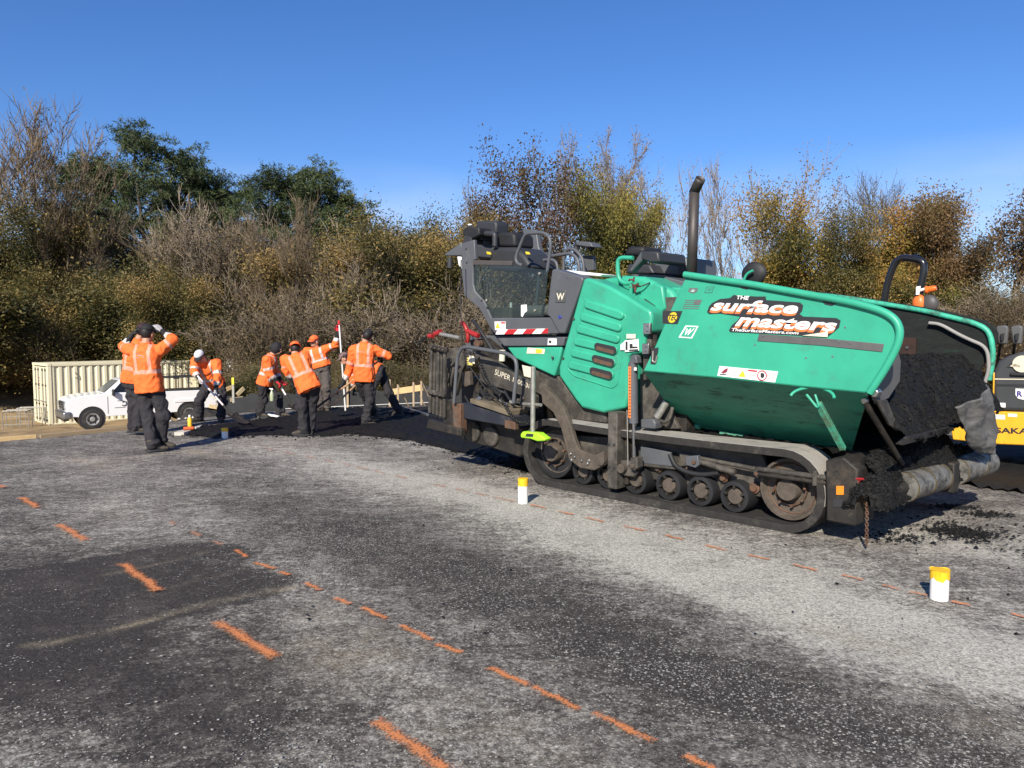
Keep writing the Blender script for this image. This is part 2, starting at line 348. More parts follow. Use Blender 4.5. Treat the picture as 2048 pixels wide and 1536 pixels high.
    # pale exposed chips, in patches
    for sc_, lo, rad, dn, colr in ((40, 0.70, 0.34, 0.06, (0.38, 0.36, 0.32)), (22, 0.80, 0.22, 0.0, (0.34, 0.32, 0.285)), (70, 0.62, 0.46, 0.10, (0.36, 0.345, 0.315)), (130, 0.5, 0.46, 0.12, (0.30, 0.285, 0.26))):
        dv = N.new('ShaderNodeTexNoise'); dv.inputs['Scale'].default_value = sc_ * 1.4; dv.inputs['Detail'].default_value = 2; LK.new(P, dv.inputs['Vector'])
        add = N.new('ShaderNodeMix'); add.data_type = 'VECTOR'; add.inputs[0].default_value = 0.018; LK.new(P, add.inputs[4]); LK.new(dv.outputs['Color'], add.inputs[5])
        v = N.new('ShaderNodeTexVoronoi'); v.inputs['Scale'].default_value = sc_; LK.new(add.outputs[1], v.inputs['Vector'])
        s = N.new('ShaderNodeSeparateColor'); LK.new(v.outputs['Color'], s.inputs[0])
        dens = mth('ADD', sp.outputs['Green'], rng(noise(2.4 + sc_ * 0.02, 8, 0.7), 0.3, 0.7, -0.32 + dn, 0.34 + dn))
        thr = mth('SUBTRACT', 1.0, mth('MULTIPLY', dens, 0.55))
        pick = mth('GREATER_THAN', s.outputs['Green'], thr)
        size = mth('MULTIPLY', s.outputs['Blue'], rad)
        near = rng(mth('SUBTRACT', size, v.outputs['Distance']), -0.02, 0.05)
        col = mixc(mth('MULTIPLY', mth('MULTIPLY', pick, near), 0.85), col, colr)
    LK.new(col, b.inputs['Base Color'])
    bp = N.new('ShaderNodeBump'); bp.inputs['Strength'].default_value = 0.45; bp.inputs['Distance'].default_value = 0.012
    h = mth('ADD', mth('MULTIPLY', v1.outputs['Distance'], -0.5), mth('MULTIPLY', noise(36, 8, 0.75), 2.2)); LK.new(h, bp.inputs['Height']); LK.new(bp.outputs[0], b.inputs['Normal'])
    return m

# wear map: patches pinned to where they lie on the lot  (u, v, half length along the lane m, half width m, tone, chips, tan)
BLOBS = [
 # pale dusted lane
 (620, 905, 2.2, 0.7, .22, -.1, .0), (760, 950, 1.6, .55, .26, 0, 0), (930, 985, 1.4, .55, .32, 0, 0), (1180, 1060, 1.3, .42, .36, -.1, 0), (1400, 1130, 1.0, .42, .42, -.1, 0),
 (1600, 1215, .8, .36, .42, -.1, 0), (1850, 1300, .9, .36, .42, -.05, 0), (2030, 1330, .8, .4, .38, 0, 0), (1500, 1180, 1.6, .3, .2, 0, 0),
 (1150, 1015, 1.2, .35, .22, 0, 0), (1600, 1110, 1.2, .35, .16, 0, 0), (1950, 1080, 1.5, .7, .30, .0, 0), (1800, 1180, .8, .3, .1, .05, 0),
 (900, 880, 1.6, .8, .25, 0, 0.05), (1750, 1060, 1.0, .4, .2, 0, 0), (1700, 1275, .5, .13, .12, 0, .35),
 # dark lanes
 (760, 1080, 1.3, .5, -.20, .25, 0), (560, 1040, 1.2, .5, -.17, .2, 0), (1000, 1180, 1.0, .42, -.20, .25, 0), (1250, 1290, .8, .33, -.24, .2, 0), (1480, 1390, .7, .33, -.2, .25, 0), (1700, 1450, .6, .3, -.12, .3, 0),
 (1900, 1480, .6, .3, -.06, .3, 0), (1350, 1340, 1.8, .2, -.1, .1, 0),
 (300, 1165, .6, .3, -.10, -.4, 0), (60, 1110, .8, .35, -.13, -.3, 0), (100, 1220, .8, .5, -.22, -.4, 0), (150, 1340, .7, .5, -.24, -.4, 0), (350, 1390, .55, .5, -.24, -.35, 0), (500, 1450, .45, .35, -.2, -.2, 0), (30, 1420, .4, .3, -.1, 0, 0), (620, 1400, .3, .25, -.1, 0, 0), (560, 1060, .5, .3, .05, .1, 0), (640, 1120, .4, .2, .08, .2, 0),
 (330, 960, 1.0, .6, .08, 0, .05), (120, 930, 1.2, .5, .06, 0, 0), (230, 1020, .9, .4, .12, 0, .12), (420, 1030, .8, .3, .12, 0, .05),
 (650, 1230, .4, .2, .13, .05, .2), (700, 1310, .35, .25, .12, .1, .55), (620, 1150, .4, .15, .1, .2, 0),
 (60, 1480, .4, .25, .18, .35, 0), (620, 1510, .4, .2, .14, .45, 0), (1000, 1480, .5, .3, .02, .35, .25), (1150, 1330, .4, .2, 0, .1, 0),
 (2000, 1450, .4, .25, .05, .25, .25), (1000, 1070, .9, .3, .06, .15, 0), (800, 1010, .9, .3, -.05, .1, .0), (1350, 1200, .9, .2, -.12, .2, 0), (1150, 1130, .9, .2, .02, .2, 0),
 (400, 905, .5, .12, .1, 0, .75), (180, 925, .6, .15, .1, 0, .5), (850, 860, 1.5, .2, .1, 0, .3), (950, 870, .8, .3, .05, 0, .35),
]
xs = np.concatenate([[-400, -150, -60, -35, -22, -16], np.arange(-13, -6, 0.2), np.arange(-6, 6.01, 0.075), np.arange(6.2, 10, 0.3), [11, 13, 17, 24, 40, 80, 180, 400]])
ts = np.concatenate([[0, .3], np.linspace(.5, .8, 14)[:-1], np.linspace(.8, 1, 40)])
ys_far = None
X, Y = [], []
rows = np.concatenate([[-60, -20, -8, -2, 1.0], np.arange(2.0, 9.0, 0.07), np.arange(9.0, 20.0, 0.12)])
# columns keep their x, rows are clipped to the lot's edge
XX, RR = np.meshgrid(xs, rows)
ye = np.interp(XX, EX, EY) + 0.05 * wob(XX * 2.0, XX * 3.0, 2.3)
RR = np.where(np.abs(XX) > 10, -60 + (RR + 60) / 80 * (ye + 60), RR); RR = np.minimum(RR, ye)
# rows squeezed against the edge are harmless: they fold into its lip
ZZ = 0.006 * wob(XX, RR, 1.7) * (np.abs(XX) < 10)
drop = RR >= ye - 1e-6
nr, nc = XX.shape
verts = np.stack([XX, RR, ZZ], -1).reshape(-1, 3)
lip = np.stack([XX[-1], ye[-1] + 0.03, np.full(nc, -0.2)], -1)
verts = np.vstack([verts, lip])
fa = []
keep = drop.reshape(nr, nc)
for j in range(nr - 1):
    for i in range(nc - 1):
        if keep[j, i] and keep[j, i + 1]: continue
        fa.append((j * nc + i, j * nc + i + 1, (j + 1) * nc + i + 1, (j + 1) * nc + i))
for i in range(nc - 1): fa.append(((nr - 1) * nc + i, (nr - 1) * nc + i + 1, nr * nc + i + 1, nr * nc + i))
me = bpy.data.meshes.new('parking_lot'); me.from_pydata(verts.tolist(), [], fa)
ax2 = np.array([AX.x, AX.y]); lt2 = np.array([LATV.x, LATV.y])
wear = np.zeros((len(verts), 4)); wear[:, 0] = 0.47; wear[:, 1] = 0.42; wear[:, 3] = 1
for (u, v, la, lw, tn_, ch, ta) in BLOBS:
    c = G(u, v); d = verts[:, :2] - np.array([c.x, c.y]); a = d @ ax2 / la; w = d @ lt2 / lw
    g = np.exp(-(a * a + w * w) * 0.9); wear[:, 0] += tn_ * g; wear[:, 1] += ch * g; wear[:, 2] += ta * g
# the sharp-edged sealed patch at the left
pat = [G(u, v) for u, v in ((-300, 1180), (120, 1125), (300, 1096), (430, 1084), (505, 1100), (490, 1135), (590, 1150), (585, 1168), (500, 1205), (330, 1240), (290, 1300), (-200, 1500))]
def inside(px_, py_, poly):
    r = np.zeros(px_.shape, bool); n = len(poly)
    for i in range(n):
        x1, y1, x2, y2 = poly[i].x, poly[i].y, poly[i - 1].x, poly[i - 1].y
        c = ((y1 > py_) != (y2 > py_)); c &= px_ < (x2 - x1) * (py_ - y1) / np.where(abs(y2 - y1) < 1e-9, 1e-9, (y2 - y1)) + x1; r ^= c
    return r
ins = inside(verts[:, 0] + 0.02 * np.sin(verts[:, 1] * 31), verts[:, 1] + 0.02 * np.sin(verts[:, 0] * 27), pat)
wear[ins, 0] -= 0.36; wear[ins, 1] -= 0.3
for a_, b_, wd, am in (((60, 1292), (600, 1168), .035, .7), ((200, 1150), (420, 1105), .03, .3), ((-50, 935), (430, 903), .05, .5), ((300, 1180), (520, 1130), .02, .2)):
    p, q = G(*a_), G(*b_); pq = np.array([q.x - p.x, q.y - p.y]); L_ = np.linalg.norm(pq); pq /= L_
    d = verts[:, :2] - np.array([p.x, p.y]); al = d @ pq; ac = np.abs(d @ np.array([-pq[1], pq[0]]) + .03 * np.sin(al * 5))
    g = np.exp(-(ac / wd) ** 2) * (al > 0) * (al < L_); wear[:, 2] += am * g; wear[:, 0] += .12 * g
wear = np.clip(wear, 0, 1)
at = me.color_attributes.new('wear', 'FLOAT_COLOR', 'POINT'); at.data.foreach_set('color', wear.ravel())
me.materials.append(node_ground()); me.polygons.foreach_set('use_smooth', [True] * len(me.polygons)); me.update()
LOT = bpy.data.objects.new('parking_lot', me); COL.objects.link(LOT); tag(LOT, 'old grey asphalt parking lot with dust and worn pale chips', kind='structure')

# ---- bare ground falling away beyond the lot
DIRTM = mat('tan dirt', (0.30, 0.215, 0.12), 0.95, var=0.3, vs=0.8, dirt=(0.13, 0.095, 0.06), damt=0.45, ds=1.1, bump=0.8, bs=9, spec=0.1)
gx = np.concatenate([[-900, -300, -120, -70], np.arange(-50, 50.1, 0.8), [70, 120, 300, 900]]); gy = np.concatenate([[-900, -200, -60, -20], np.arange(-5, 75, 0.8), [85, 120, 300, 900, 2500]])
GX, GY = np.meshgrid(gx, gy); GZ = terrain(GX, GY)
me = bpy.data.meshes.new('dirt_ground'); n_ = len(gx)
me.from_pydata(np.stack([GX, GY, GZ], -1).reshape(-1, 3).tolist(), [], [(j * n_ + i, j * n_ + i + 1, (j + 1) * n_ + i + 1, (j + 1) * n_ + i) for j in range(len(gy) - 1) for i in range(n_ - 1)])
me.materials.append(DIRTM); me.polygons.foreach_set('use_smooth', [True] * len(me.polygons)); me.update()
o = bpy.data.objects.new('dirt_ground', me); COL.objects.link(o); tag(o, 'bare tan dirt sloping down beyond the lot edge', kind='structure')

# ---- sprayed layout dashes, thin sheets on the lot
def spray(name, col, edge=0.35):
    m = bpy.data.materials.new(name); m.use_nodes = True; nt = m.node_tree; N = nt.nodes; LK = nt.links
    b = N['Principled BSDF']; b.inputs['Base Color'].default_value = (*col, 1); b.inputs['Roughness'].default_value = 0.8
    uv = N.new('ShaderNodeUVMap'); sp = N.new('ShaderNodeSeparateXYZ'); LK.new(uv.outputs[0], sp.inputs[0])
    def m_(op, a, b_=None, c=None):
        n = N.new('ShaderNodeMath'); n.operation = op
        for i, q in enumerate((a, b_, c)):
            if q is None: continue
            if isinstance(q, (int, float)): n.inputs[i].default_value = q
            else: LK.new(q, n.inputs[i])
        return n.outputs[0]
    def fall(s): a = m_('ABSOLUTE', m_('SUBTRACT', s, 0.5)); return m_('SUBTRACT', 1.0, m_('MULTIPLY', a, 2.0))
    fv = m_('MINIMUM', m_('MULTIPLY', fall(sp.outputs['Y']), 1.15), m_('MULTIPLY', fall(sp.outputs['X']), 5.0))
    tcn = N.new('ShaderNodeTexCoord'); nz = N.new('ShaderNodeTexNoise'); nz.inputs['Scale'].default_value = 110; nz.inputs['Detail'].default_value = 3; LK.new(tcn.outputs['Object'], nz.inputs['Vector'])
    n2 = N.new('ShaderNodeTexNoise'); n2.inputs['Scale'].default_value = 9; LK.new(tcn.outputs['Object'], n2.inputs['Vector'])
    al = m_('ADD', m_('MULTIPLY', fv, 0.9), m_('ADD', m_('MULTIPLY', nz.outputs[0], 2.6), m_('MULTIPLY', n2.outputs[0], 1.0)))
    r = N.new('ShaderNodeMapRange'); r.inputs[1].default_value = 2.0; r.inputs[2].default_value = 2.75; r.inputs[4].default_value = 0.88 if edge < .5 else 0.6; LK.new(al, r.inputs[0])
    LK.new(r.outputs[0], b.inputs['Alpha']); return m
SPRAY = spray('orange marking paint', (0.62, 0.215, 0.07)); SPRAYP = spray('worn orange marking paint', (0.54, 0.25, 0.14), 0.62)
def dash(p, q, w, m, z=0.012, par=None):
    d = (q - p); d.z = 0; L_ = d.length; d.normalize(); n = Vector((-d.y, d.x, 0)); k = 6; vs = []; uvs = []
    for i in range(k + 1):
        c = p + d * (L_ * i / k) + n * (0.006 * math.sin(i * 2.1 + p.x * 9))
        for s in (0, 1): vs.append((c.x + n.x * w * (s - .5), c.y + n.y * w * (s - .5), z)); uvs.append((i / k, s))
    fs = [(2 * i, 2 * i + 2, 2 * i + 3, 2 * i + 1) for i in range(k)]
    me = bpy.data.meshes.new('paint_dash'); me.from_pydata(vs, [], fs); l = me.uv_layers.new()
    for lp in me.loops: l.data[lp.index].uv = uvs[lp.vertex_index]
    me.materials.append(m); o = bpy.data.objects.new('paint_dash', me); COL.objects.link(o); o.parent = LOT; return o
for a_, b_ in (((525, 896), (548, 901)), ((565, 904), (590, 910)), ((608, 913), (632, 918)), ((650, 921), (668, 926)), ((684, 928), (702, 932)), ((712, 935), (736, 940)), ((748, 943), (770, 948)), ((790, 953), (815, 958)), ((866, 970), (893, 976)), ((910, 979), (936, 985)), ((952, 988), (978, 994)), ((990, 996), (1030, 1005)), ((1060, 1011), (1093, 1018)), ((1115, 1024), (1147, 1031)), ((1170, 1036), (1210, 1046)), ((1245, 1054), (1292, 1064)), ((1328, 1072), (1368, 1082)), ((1408, 1092), (1457, 1104)), ((1496, 1112), (1540, 1122)), ((1583, 1131), (1636, 1144)), ((1682, 1152), (1728, 1163)), ((1765, 1172), (1800, 1182)), ((1818, 1186), (1856, 1194)), ((1900, 1205), (1943, 1214)), ((2020, 1230), (2085, 1245))):
    dash(G(*a_), G(*b_), 0.055 if a_[0] > 1000 else 0.06, SPRAYP if a_[0] < 1030 else SPRAY)
for a_, b_ in (((340, 1045), (352, 1051)), ((383, 1065), (402, 1075)), ((425, 1084), (446, 1092)), ((470, 1102), (496, 1117)), ((508, 1127), (552, 1141)), ((560, 1146), (580, 1153)), ((610, 1168), (642, 1184)), ((668, 1198), (700, 1212)), ((722, 1217), (776, 1242)), ((798, 1253), (868, 1284)), ((870, 1290), (925, 1310)), ((976, 1338), (1060, 1375)), ((1062, 1376), (1162, 1424)), ((1184, 1426), (1310, 1490)), ((1366, 1514), (1440, 1550))):
    dash(G(*a_), G(*b_), 0.062, SPRAY if a_[0] > 460 else SPRAYP)
for a_, b_, w in (((-30, 965), (10, 977), .09), ((40, 996), (78, 1018), .09), ((116, 1049), (172, 1084), .09), ((242, 1128), (322, 1186), .085), ((430, 1243), (556, 1322), .085), ((745, 1442), (905, 1550), .085)):
    dash(G(*a_), G(*b_), w * 1.15, SPRAY)
dash(G(295, 1186), G(326, 1184), .03, SPRAY, z=0.017)

# ---- loose chips lying on the old asphalt
def rocks(n, pick, name, m, smin, smax, flatn=0.5, z0=0.004, seed=1):
    r = np.random.default_rng(seed); base = np.array([(1, 0, 0), (.4, .9, 0), (-.8, .5, 0), (-.6, -.7, 0), (.5, -.85, 0), (.1, .05, .8)]); vs = []; fs = []
    for i in range(n):
        x, y, z = pick(r); s = smin * (smax / smin) ** (r.random() ** 2.2); a = r.random() * 6.28; c_, s_ = math.cos(a), math.sin(a)
        b = base * (1 + r.uniform(-.3, .3, (6, 3))) * s; b[:, 2] = np.maximum(b[:, 2], 0) * flatn * 2; X_ = b[:, 0] * c_ - b[:, 1] * s_ * .8; Y_ = b[:, 0] * s_ + b[:, 1] * c_ * .8; k = len(vs)
        b5 = b[5, 2]; bz = np.array([0, 0, 0, 0, 0, b5]) + z + z0; bz[:5] += r.uniform(0, .5) * b5
        vs += list(zip(X_ + x, Y_ + y, bz)); fs += [(k + q, k + (q + 1) % 5, k + 5) for q in range(5)]
    me = bpy.data.meshes.new(name); me.from_pydata([tuple(map(float, v)) for v in vs], [], fs); me.materials.append(m); me.update()
    o = bpy.data.objects.new(name, me); COL.objects.link(o); return o
CHIP = mat('pale limestone chip', (0.30, 0.285, 0.255), 0.9, var=0.3, vs=9)
_zones = [(c, la, lw, ch) for (u, v, la, lw, tn_, ch, ta) in BLOBS if ch > .15 for c in [G(u, v)]]
def pick_chip(r):
    if r.random() < .75:
        c, la, lw, ch = _zones[r.integers(len(_zones))]; a, w = r.normal(0, .8) * la, r.normal(0, .8) * lw
        return c.x + AX.x * a + LATV.x * w, c.y + AX.y * a + LATV.y * w, 0.0
    g = G(r.uniform(-50, 2100), 880 + 700 * r.random() ** .7); return g.x, g.y, 0.0
tag(rocks(7000, pick_chip, 'gravel', CHIP, 0.002, 0.010, .22), 'small pale stone chips loose on the old asphalt', kind='stuff')

# ---- freshly laid black asphalt
def fresh_mat(name, c=0.011, ro=0.6):
    m = mat(name, (c, c * .98, c * .95), ro, var=0.5, vs=60, bump=1.0, bs=55, spec=0.12); return m
FRESH = fresh_mat('fresh asphalt')
def mound(name, poly, hgt, res, m, amp=0.012, seed=0, zbase=0.008, edge=0.25, world=True, kind='stuff', label=None):
    P = [Vector((p[0], p[1], 0)) for p in poly]; xs_ = [p.x for p in P]; ys_ = [p.y for p in P]
    gx_ = np.arange(min(xs_), max(xs_) + res, res); gy_ = np.arange(min(ys_), max(ys_) + res, res); A, B = np.meshgrid(gx_, gy_)
    ds_ = np.full(A.shape, 1e9)
    for i in range(len(P)):
        a, b = P[i - 1], P[i]; dx, dy = b.x - a.x, b.y - a.y; t = np.clip(((A - a.x) * dx + (B - a.y) * dy) / (dx * dx + dy * dy + 1e-9), 0, 1)
        ds_ = np.minimum(ds_, np.hypot(A - a.x - t * dx, B - a.y - t * dy))
    inn = inside(A, B, P); r = np.random.default_rng(seed)
    nzv = np.array([[mnoise.fractal(Vector((a * 3.1, b * 3.1, seed)), 1, 2, 4) for a in gx_] for b in gy_])
    sd = np.where(inn, ds_, -ds_) + nzv * 0.10
    H = zbase + hgt(A, B) * smooth(sd / edge) + r.normal(0, amp, A.shape) * (sd > 0.02) + nzv * amp * 2
    idx = -np.ones(A.shape, int); vs = []; ok = sd > -0.02
    for j in range(A.shape[0]):
        for i in range(A.shape[1]):
            if ok[j, i]: idx[j, i] = len(vs); vs.append((A[j, i], B[j, i], H[j, i] if sd[j, i] > 0 else zbase - 0.01))
    fs = [(idx[j, i], idx[j, i + 1], idx[j + 1, i + 1], idx[j + 1, i]) for j in range(A.shape[0] - 1) for i in range(A.shape[1] - 1) if ok[j, i] and ok[j, i + 1] and ok[j + 1, i + 1] and ok[j + 1, i]]
    me = bpy.data.meshes.new(name); me.from_pydata([tuple(map(float, v)) for v in vs], [], [tuple(map(int, f)) for f in fs]); me.materials.append(m); me.update()
    o = bpy.data.objects.new(name, me); COL.objects.link(o); return tag(o, label, kind=kind)
pf = [G(u, v) for u, v in ((345, 868), (430, 876), (540, 872), (640, 874), (700, 868), (800, 880), (960, 915), (1060, 950), (1100, 900), (1050, 850), (880, 822), (760, 815), (640, 820), (560, 832), (470, 846), (400, 856))]
mound('fresh_asphalt', [(p.x, p.y) for p in pf], lambda a, b: 0.03 + 0.018 * np.sin(a * 2.1 + b), 0.05, FRESH, 0.008, 3, label='fresh black asphalt raked out in front of the workers')
def pick_edge(r):
    t = r.random() * (len(pf) - 1); i = int(t); p = pf[i].lerp(pf[(i + 1) % len(pf)], t - i); return p.x + r.normal(0, .14), p.y + r.normal(0, .14), 0.0
tag(rocks(2600, pick_edge, 'asphalt_crumbs', FRESH, 0.006, 0.03, .6, seed=4), 'black crumbs along the fresh asphalt edge', kind='stuff')
sp_ = [(G(1920, 1066), .22, .11), (G(1905, 1015), .22, .05), (G(1975, 1030), .2, .06), (G(1790, 1075), .22, .1), (G(1950, 1070), .5, .3)]
def pick_sp(r):
    c, a, b = sp_[r.choice(5, p=[.42, .18, .14, .1, .16])]; return c.x + r.normal(0, a * .75) * .8, c.y + r.normal(0, b * 1.1), abs(r.normal(0, .003))
tag(rocks(3000, pick_sp, 'spilled_asphalt', FRESH, 0.004, 0.024, .5, seed=6), 'black asphalt clumps spilled in front of the paver', kind='stuff')
rocks(380, lambda r: (*G(r.uniform(300, 2040), 880 + 400 * r.random() ** 2)[:2], 0.0), 'dark_crumbs', FRESH, 0.004, 0.016, .6, seed=9)
tag(bpy.data.objects['dark_crumbs'], 'scattered black asphalt crumbs on the grey lot', kind='stuff')
# finished mat of the next lane, behind and beside the paver
q0 = ORG + LATV * 3.15
pm = [q0 - AX * 9, q0 - AX * 5, q0 - AX * 1, q0 + AX * 2, q0 + AX * 5, q0 + AX * 9, q0 + AX * 9 + LATV * 4.2, q0 - AX * 9 + LATV * 4.2]
mound('asphalt_mat', [(p.x, p.y) for p in pm], lambda a, b: 0.04 + 0 * a, 0.09, fresh_mat('rolled asphalt', 0.016, 0.7), 0.004, 5, edge=0.1, kind='structure', label='smooth black asphalt lane already rolled')
# ================================================================== trees and brush
def leafmat(name, cols, rough=0.6, tr=0.35):
    m = bpy.data.materials.new(name); m.use_nodes = True; nt = m.node_tree; N = nt.nodes; LK = nt.links
    b = N['Principled BSDF']; b.inputs['Roughness'].default_value = rough; b.inputs['Specular IOR Level'].default_value = 0.3
    at = N.new('ShaderNodeAttribute'); at.attribute_name = 'tint'; sp = N.new('ShaderNodeSeparateColor'); LK.new(at.outputs['Color'], sp.inputs[0])
    oi = N.new('ShaderNodeObjectInfo'); md = N.new('ShaderNodeMath'); md.operation = 'MULTIPLY_ADD'; md.inputs[1].default_value = 0.24; LK.new(oi.outputs['Random'], md.inputs[0])
    LK.new(sp.outputs['Red'], md.inputs[2]); sb = N.new('ShaderNodeMath'); sb.operation = 'SUBTRACT'; sb.inputs[1].default_value = 0.12; LK.new(md.outputs[0], sb.inputs[0])
    r = N.new('ShaderNodeValToRGB'); LK.new(sb.outputs[0], r.inputs[0]); e = r.color_ramp.elements
    for i, c in enumerate(cols):
        p = i / (len(cols) - 1)
        q = e[0] if i == 0 else (e[len(e) - 1] if i == len(cols) - 1 else e.new(p)); q.position = p; q.color = (*c, 1)
    LK.new(r.outputs[0], b.inputs['Base Color'])
    t = N.new('ShaderNodeBsdfTranslucent'); LK.new(r.outputs[0], t.inputs[0]); mx = N.new('ShaderNodeMixShader'); mx.inputs[0].default_value = tr
    LK.new(b.outputs[0], mx.inputs[1]); LK.new(t.outputs[0], mx.inputs[2]); LK.new(mx.outputs[0], N['Material Output'].inputs[0]); return m
BARK_G = mat('grey bark', (0.17, 0.15, 0.13), 0.9, var=0.35, vs=3, stretch=(3, 3, .6)); BARK_B = mat('brown bark', (0.075, 0.06, 0.05), 0.9, var=0.35, vs=3)
TWIG = mat('tan twigs', (0.15, 0.112, 0.07), 0.9, var=0.3, vs=1.2); TWIGD = mat('dark twigs', (0.085, 0.066, 0.043), 0.9, var=0.3, vs=1.2); TWIGL = mat('pale twigs', (0.25, 0.20, 0.145), 0.9, var=0.3, vs=1.2)
L_PINE = leafmat('pine needles', [(0.03, 0.046, 0.016), (0.065, 0.088, 0.032), (0.11, 0.135, 0.05)], .6, .15)
L_OLIVE = leafmat('olive and orange leaves', [(0.022, 0.028, 0.009), (0.08, 0.078, 0.022), (0.19, 0.15, 0.045), (0.36, 0.24, 0.09)])
L_GOLD = leafmat('golden leaves', [(0.03, 0.038, 0.011), (0.15, 0.125, 0.028), (0.34, 0.24, 0.05), (0.42, 0.22, 0.07)])
L_RUST = leafmat('russet leaves', [(0.05, 0.04, 0.018), (0.14, 0.085, 0.036), (0.22, 0.13, 0.055), (0.12, 0.10, 0.035)])
L_RED = leafmat('dark red leaves', [(0.03, 0.022, 0.014), (0.075, 0.042, 0.024), (0.13, 0.062, 0.034), (0.10, 0.085, 0.03)])
L_TAN = leafmat('dry tan leaves', [(0.14, 0.10, 0.06), (0.24, 0.17, 0.10), (0.32, 0.23, 0.14)])
L_IVY = leafmat('dark green ivy leaves', [(0.012, 0.015, 0.006), (0.04, 0.044, 0.014), (0.09, 0.082, 0.028), (0.26, 0.21, 0.085)])
L_YG = leafmat('yellow green leaves', [(0.025, 0.032, 0.010), (0.10, 0.10, 0.022), (0.24, 0.21, 0.045), (0.36, 0.28, 0.08)])
L_BROWN = leafmat('brown dead leaves', [(0.03, 0.024, 0.013), (0.085, 0.065, 0.032), (0.16, 0.12, 0.06), (0.34, 0.27, 0.14)])

class Tree:
    def __init__(s, seed): s.r = random.Random(seed); s.segs = []; s.tips = []
    def grow(s, p, d, L, rad, lev, maxlev, P):
        r = s.r; n = P.get('steps', 4); pts = [p]; rr = [rad]
        for i in range(n):
            j = Vector((r.gauss(0, 1), r.gauss(0, 1), r.gauss(0, 1))) * P['wander']
            d = (d + j + Vector((0, 0, P['up'] if lev > 0 else 0.02))).normalized(); p = p + d * (L / n); pts.append(p); rr.append(rad * (1 - (i + 1) / n * (1 - P['taper'])))
            if lev >= P['leaflev']: s.tips.append((p, d, lev))
            if lev < maxlev and (i >= P['first'] if lev == 0 else i >= 1):
                for q in range(P['kids'] if r.random() < P['prob'] else P['kids'] - 1):
                    a = r.uniform(*P['angle']); ax = d.orthogonal().normalized(); ax.rotate(Matrix.Rotation(r.uniform(0, 6.283), 3, d)); nd = d.copy(); nd.rotate(Matrix.Rotation(a, 3, ax))
                    if nd.z < P.get('minz', -.3): nd.z = abs(nd.z) * .3; nd.normalize()
                    s.grow(p, nd, L * r.uniform(*P['shrink']), max(P['rmin'], rr[-1] * r.uniform(.5, .72)), lev + 1, maxlev, P)
        s.segs.append((pts, rr, lev))
    def wood(s, name, mats, split=2):
        t = MB(); c = MB()
        for pts, rr, lev in s.segs:
            (t if lev < split else c).tube(pts, rr, 7 if lev == 0 else (5 if lev == 1 else 3), caps=False)
        return t.mesh('trunk', mats[0], fix=False, angle=80), (c.mesh('twigs', mats[1], fix=False, angle=80) if c.v else None)
def leaf_mesh(name, pts, m, size, per, spread, seed, aspect=.75, up=.0, clump=1.5):
    """many small leaf-sized faces around the given points"""
    r = np.random.default_rng(seed); P = np.array([tuple(p) for p in pts]); n = len(P) * per
    C = np.repeat(P, per, 0) + r.normal(0, spread, (n, 3)); a = r.normal(0, 1, (n, 3)); a[:, 2] += up; a /= np.linalg.norm(a, axis=1)[:, None]
    t = np.cross(a, r.normal(0, 1, (n, 3))); t /= np.linalg.norm(t, axis=1)[:, None] + 1e-9; bb = np.cross(a, t); s = size * r.uniform(.55, 1.3, n)[:, None]
    t *= s; bb *= s * aspect; V = np.stack([C - t, C - bb * .6, C + t, C + bb * .6], 1).reshape(-1, 3)
    me = bpy.data.meshes.new(name); me.vertices.add(n * 4); me.vertices.foreach_set('co', V.ravel()); me.loops.add(n * 4); me.loops.foreach_set('vertex_index', np.arange(n * 4, dtype=np.int32)); me.polygons.add(n); me.polygons.foreach_set('loop_start', np.arange(0, n * 4, 4, dtype=np.int32)); me.polygons.foreach_set('loop_total', np.full(n, 4, np.int32))
    me.update(calc_edges=True); ph = r.uniform(0, 6.28, 3)
    cl = 0.5 + 0.22 * (np.sin(C[:, 0] * clump + ph[0]) + np.sin(C[:, 1] * clump + ph[1]) + np.sin(C[:, 2] * clump * 1.2 + ph[2])) * .7 + r.normal(0, .22, n)
    at = me.color_attributes.new('tint', 'FLOAT_COLOR', 'FACE') if False else me.attributes.new('tint', 'FLOAT_COLOR', 'FACE')
    cc = np.ones((n, 4)); cc[:, 0] = np.clip(cl, 0, 1); at.data.foreach_set('color', cc.ravel()); me.materials.append(m); return me

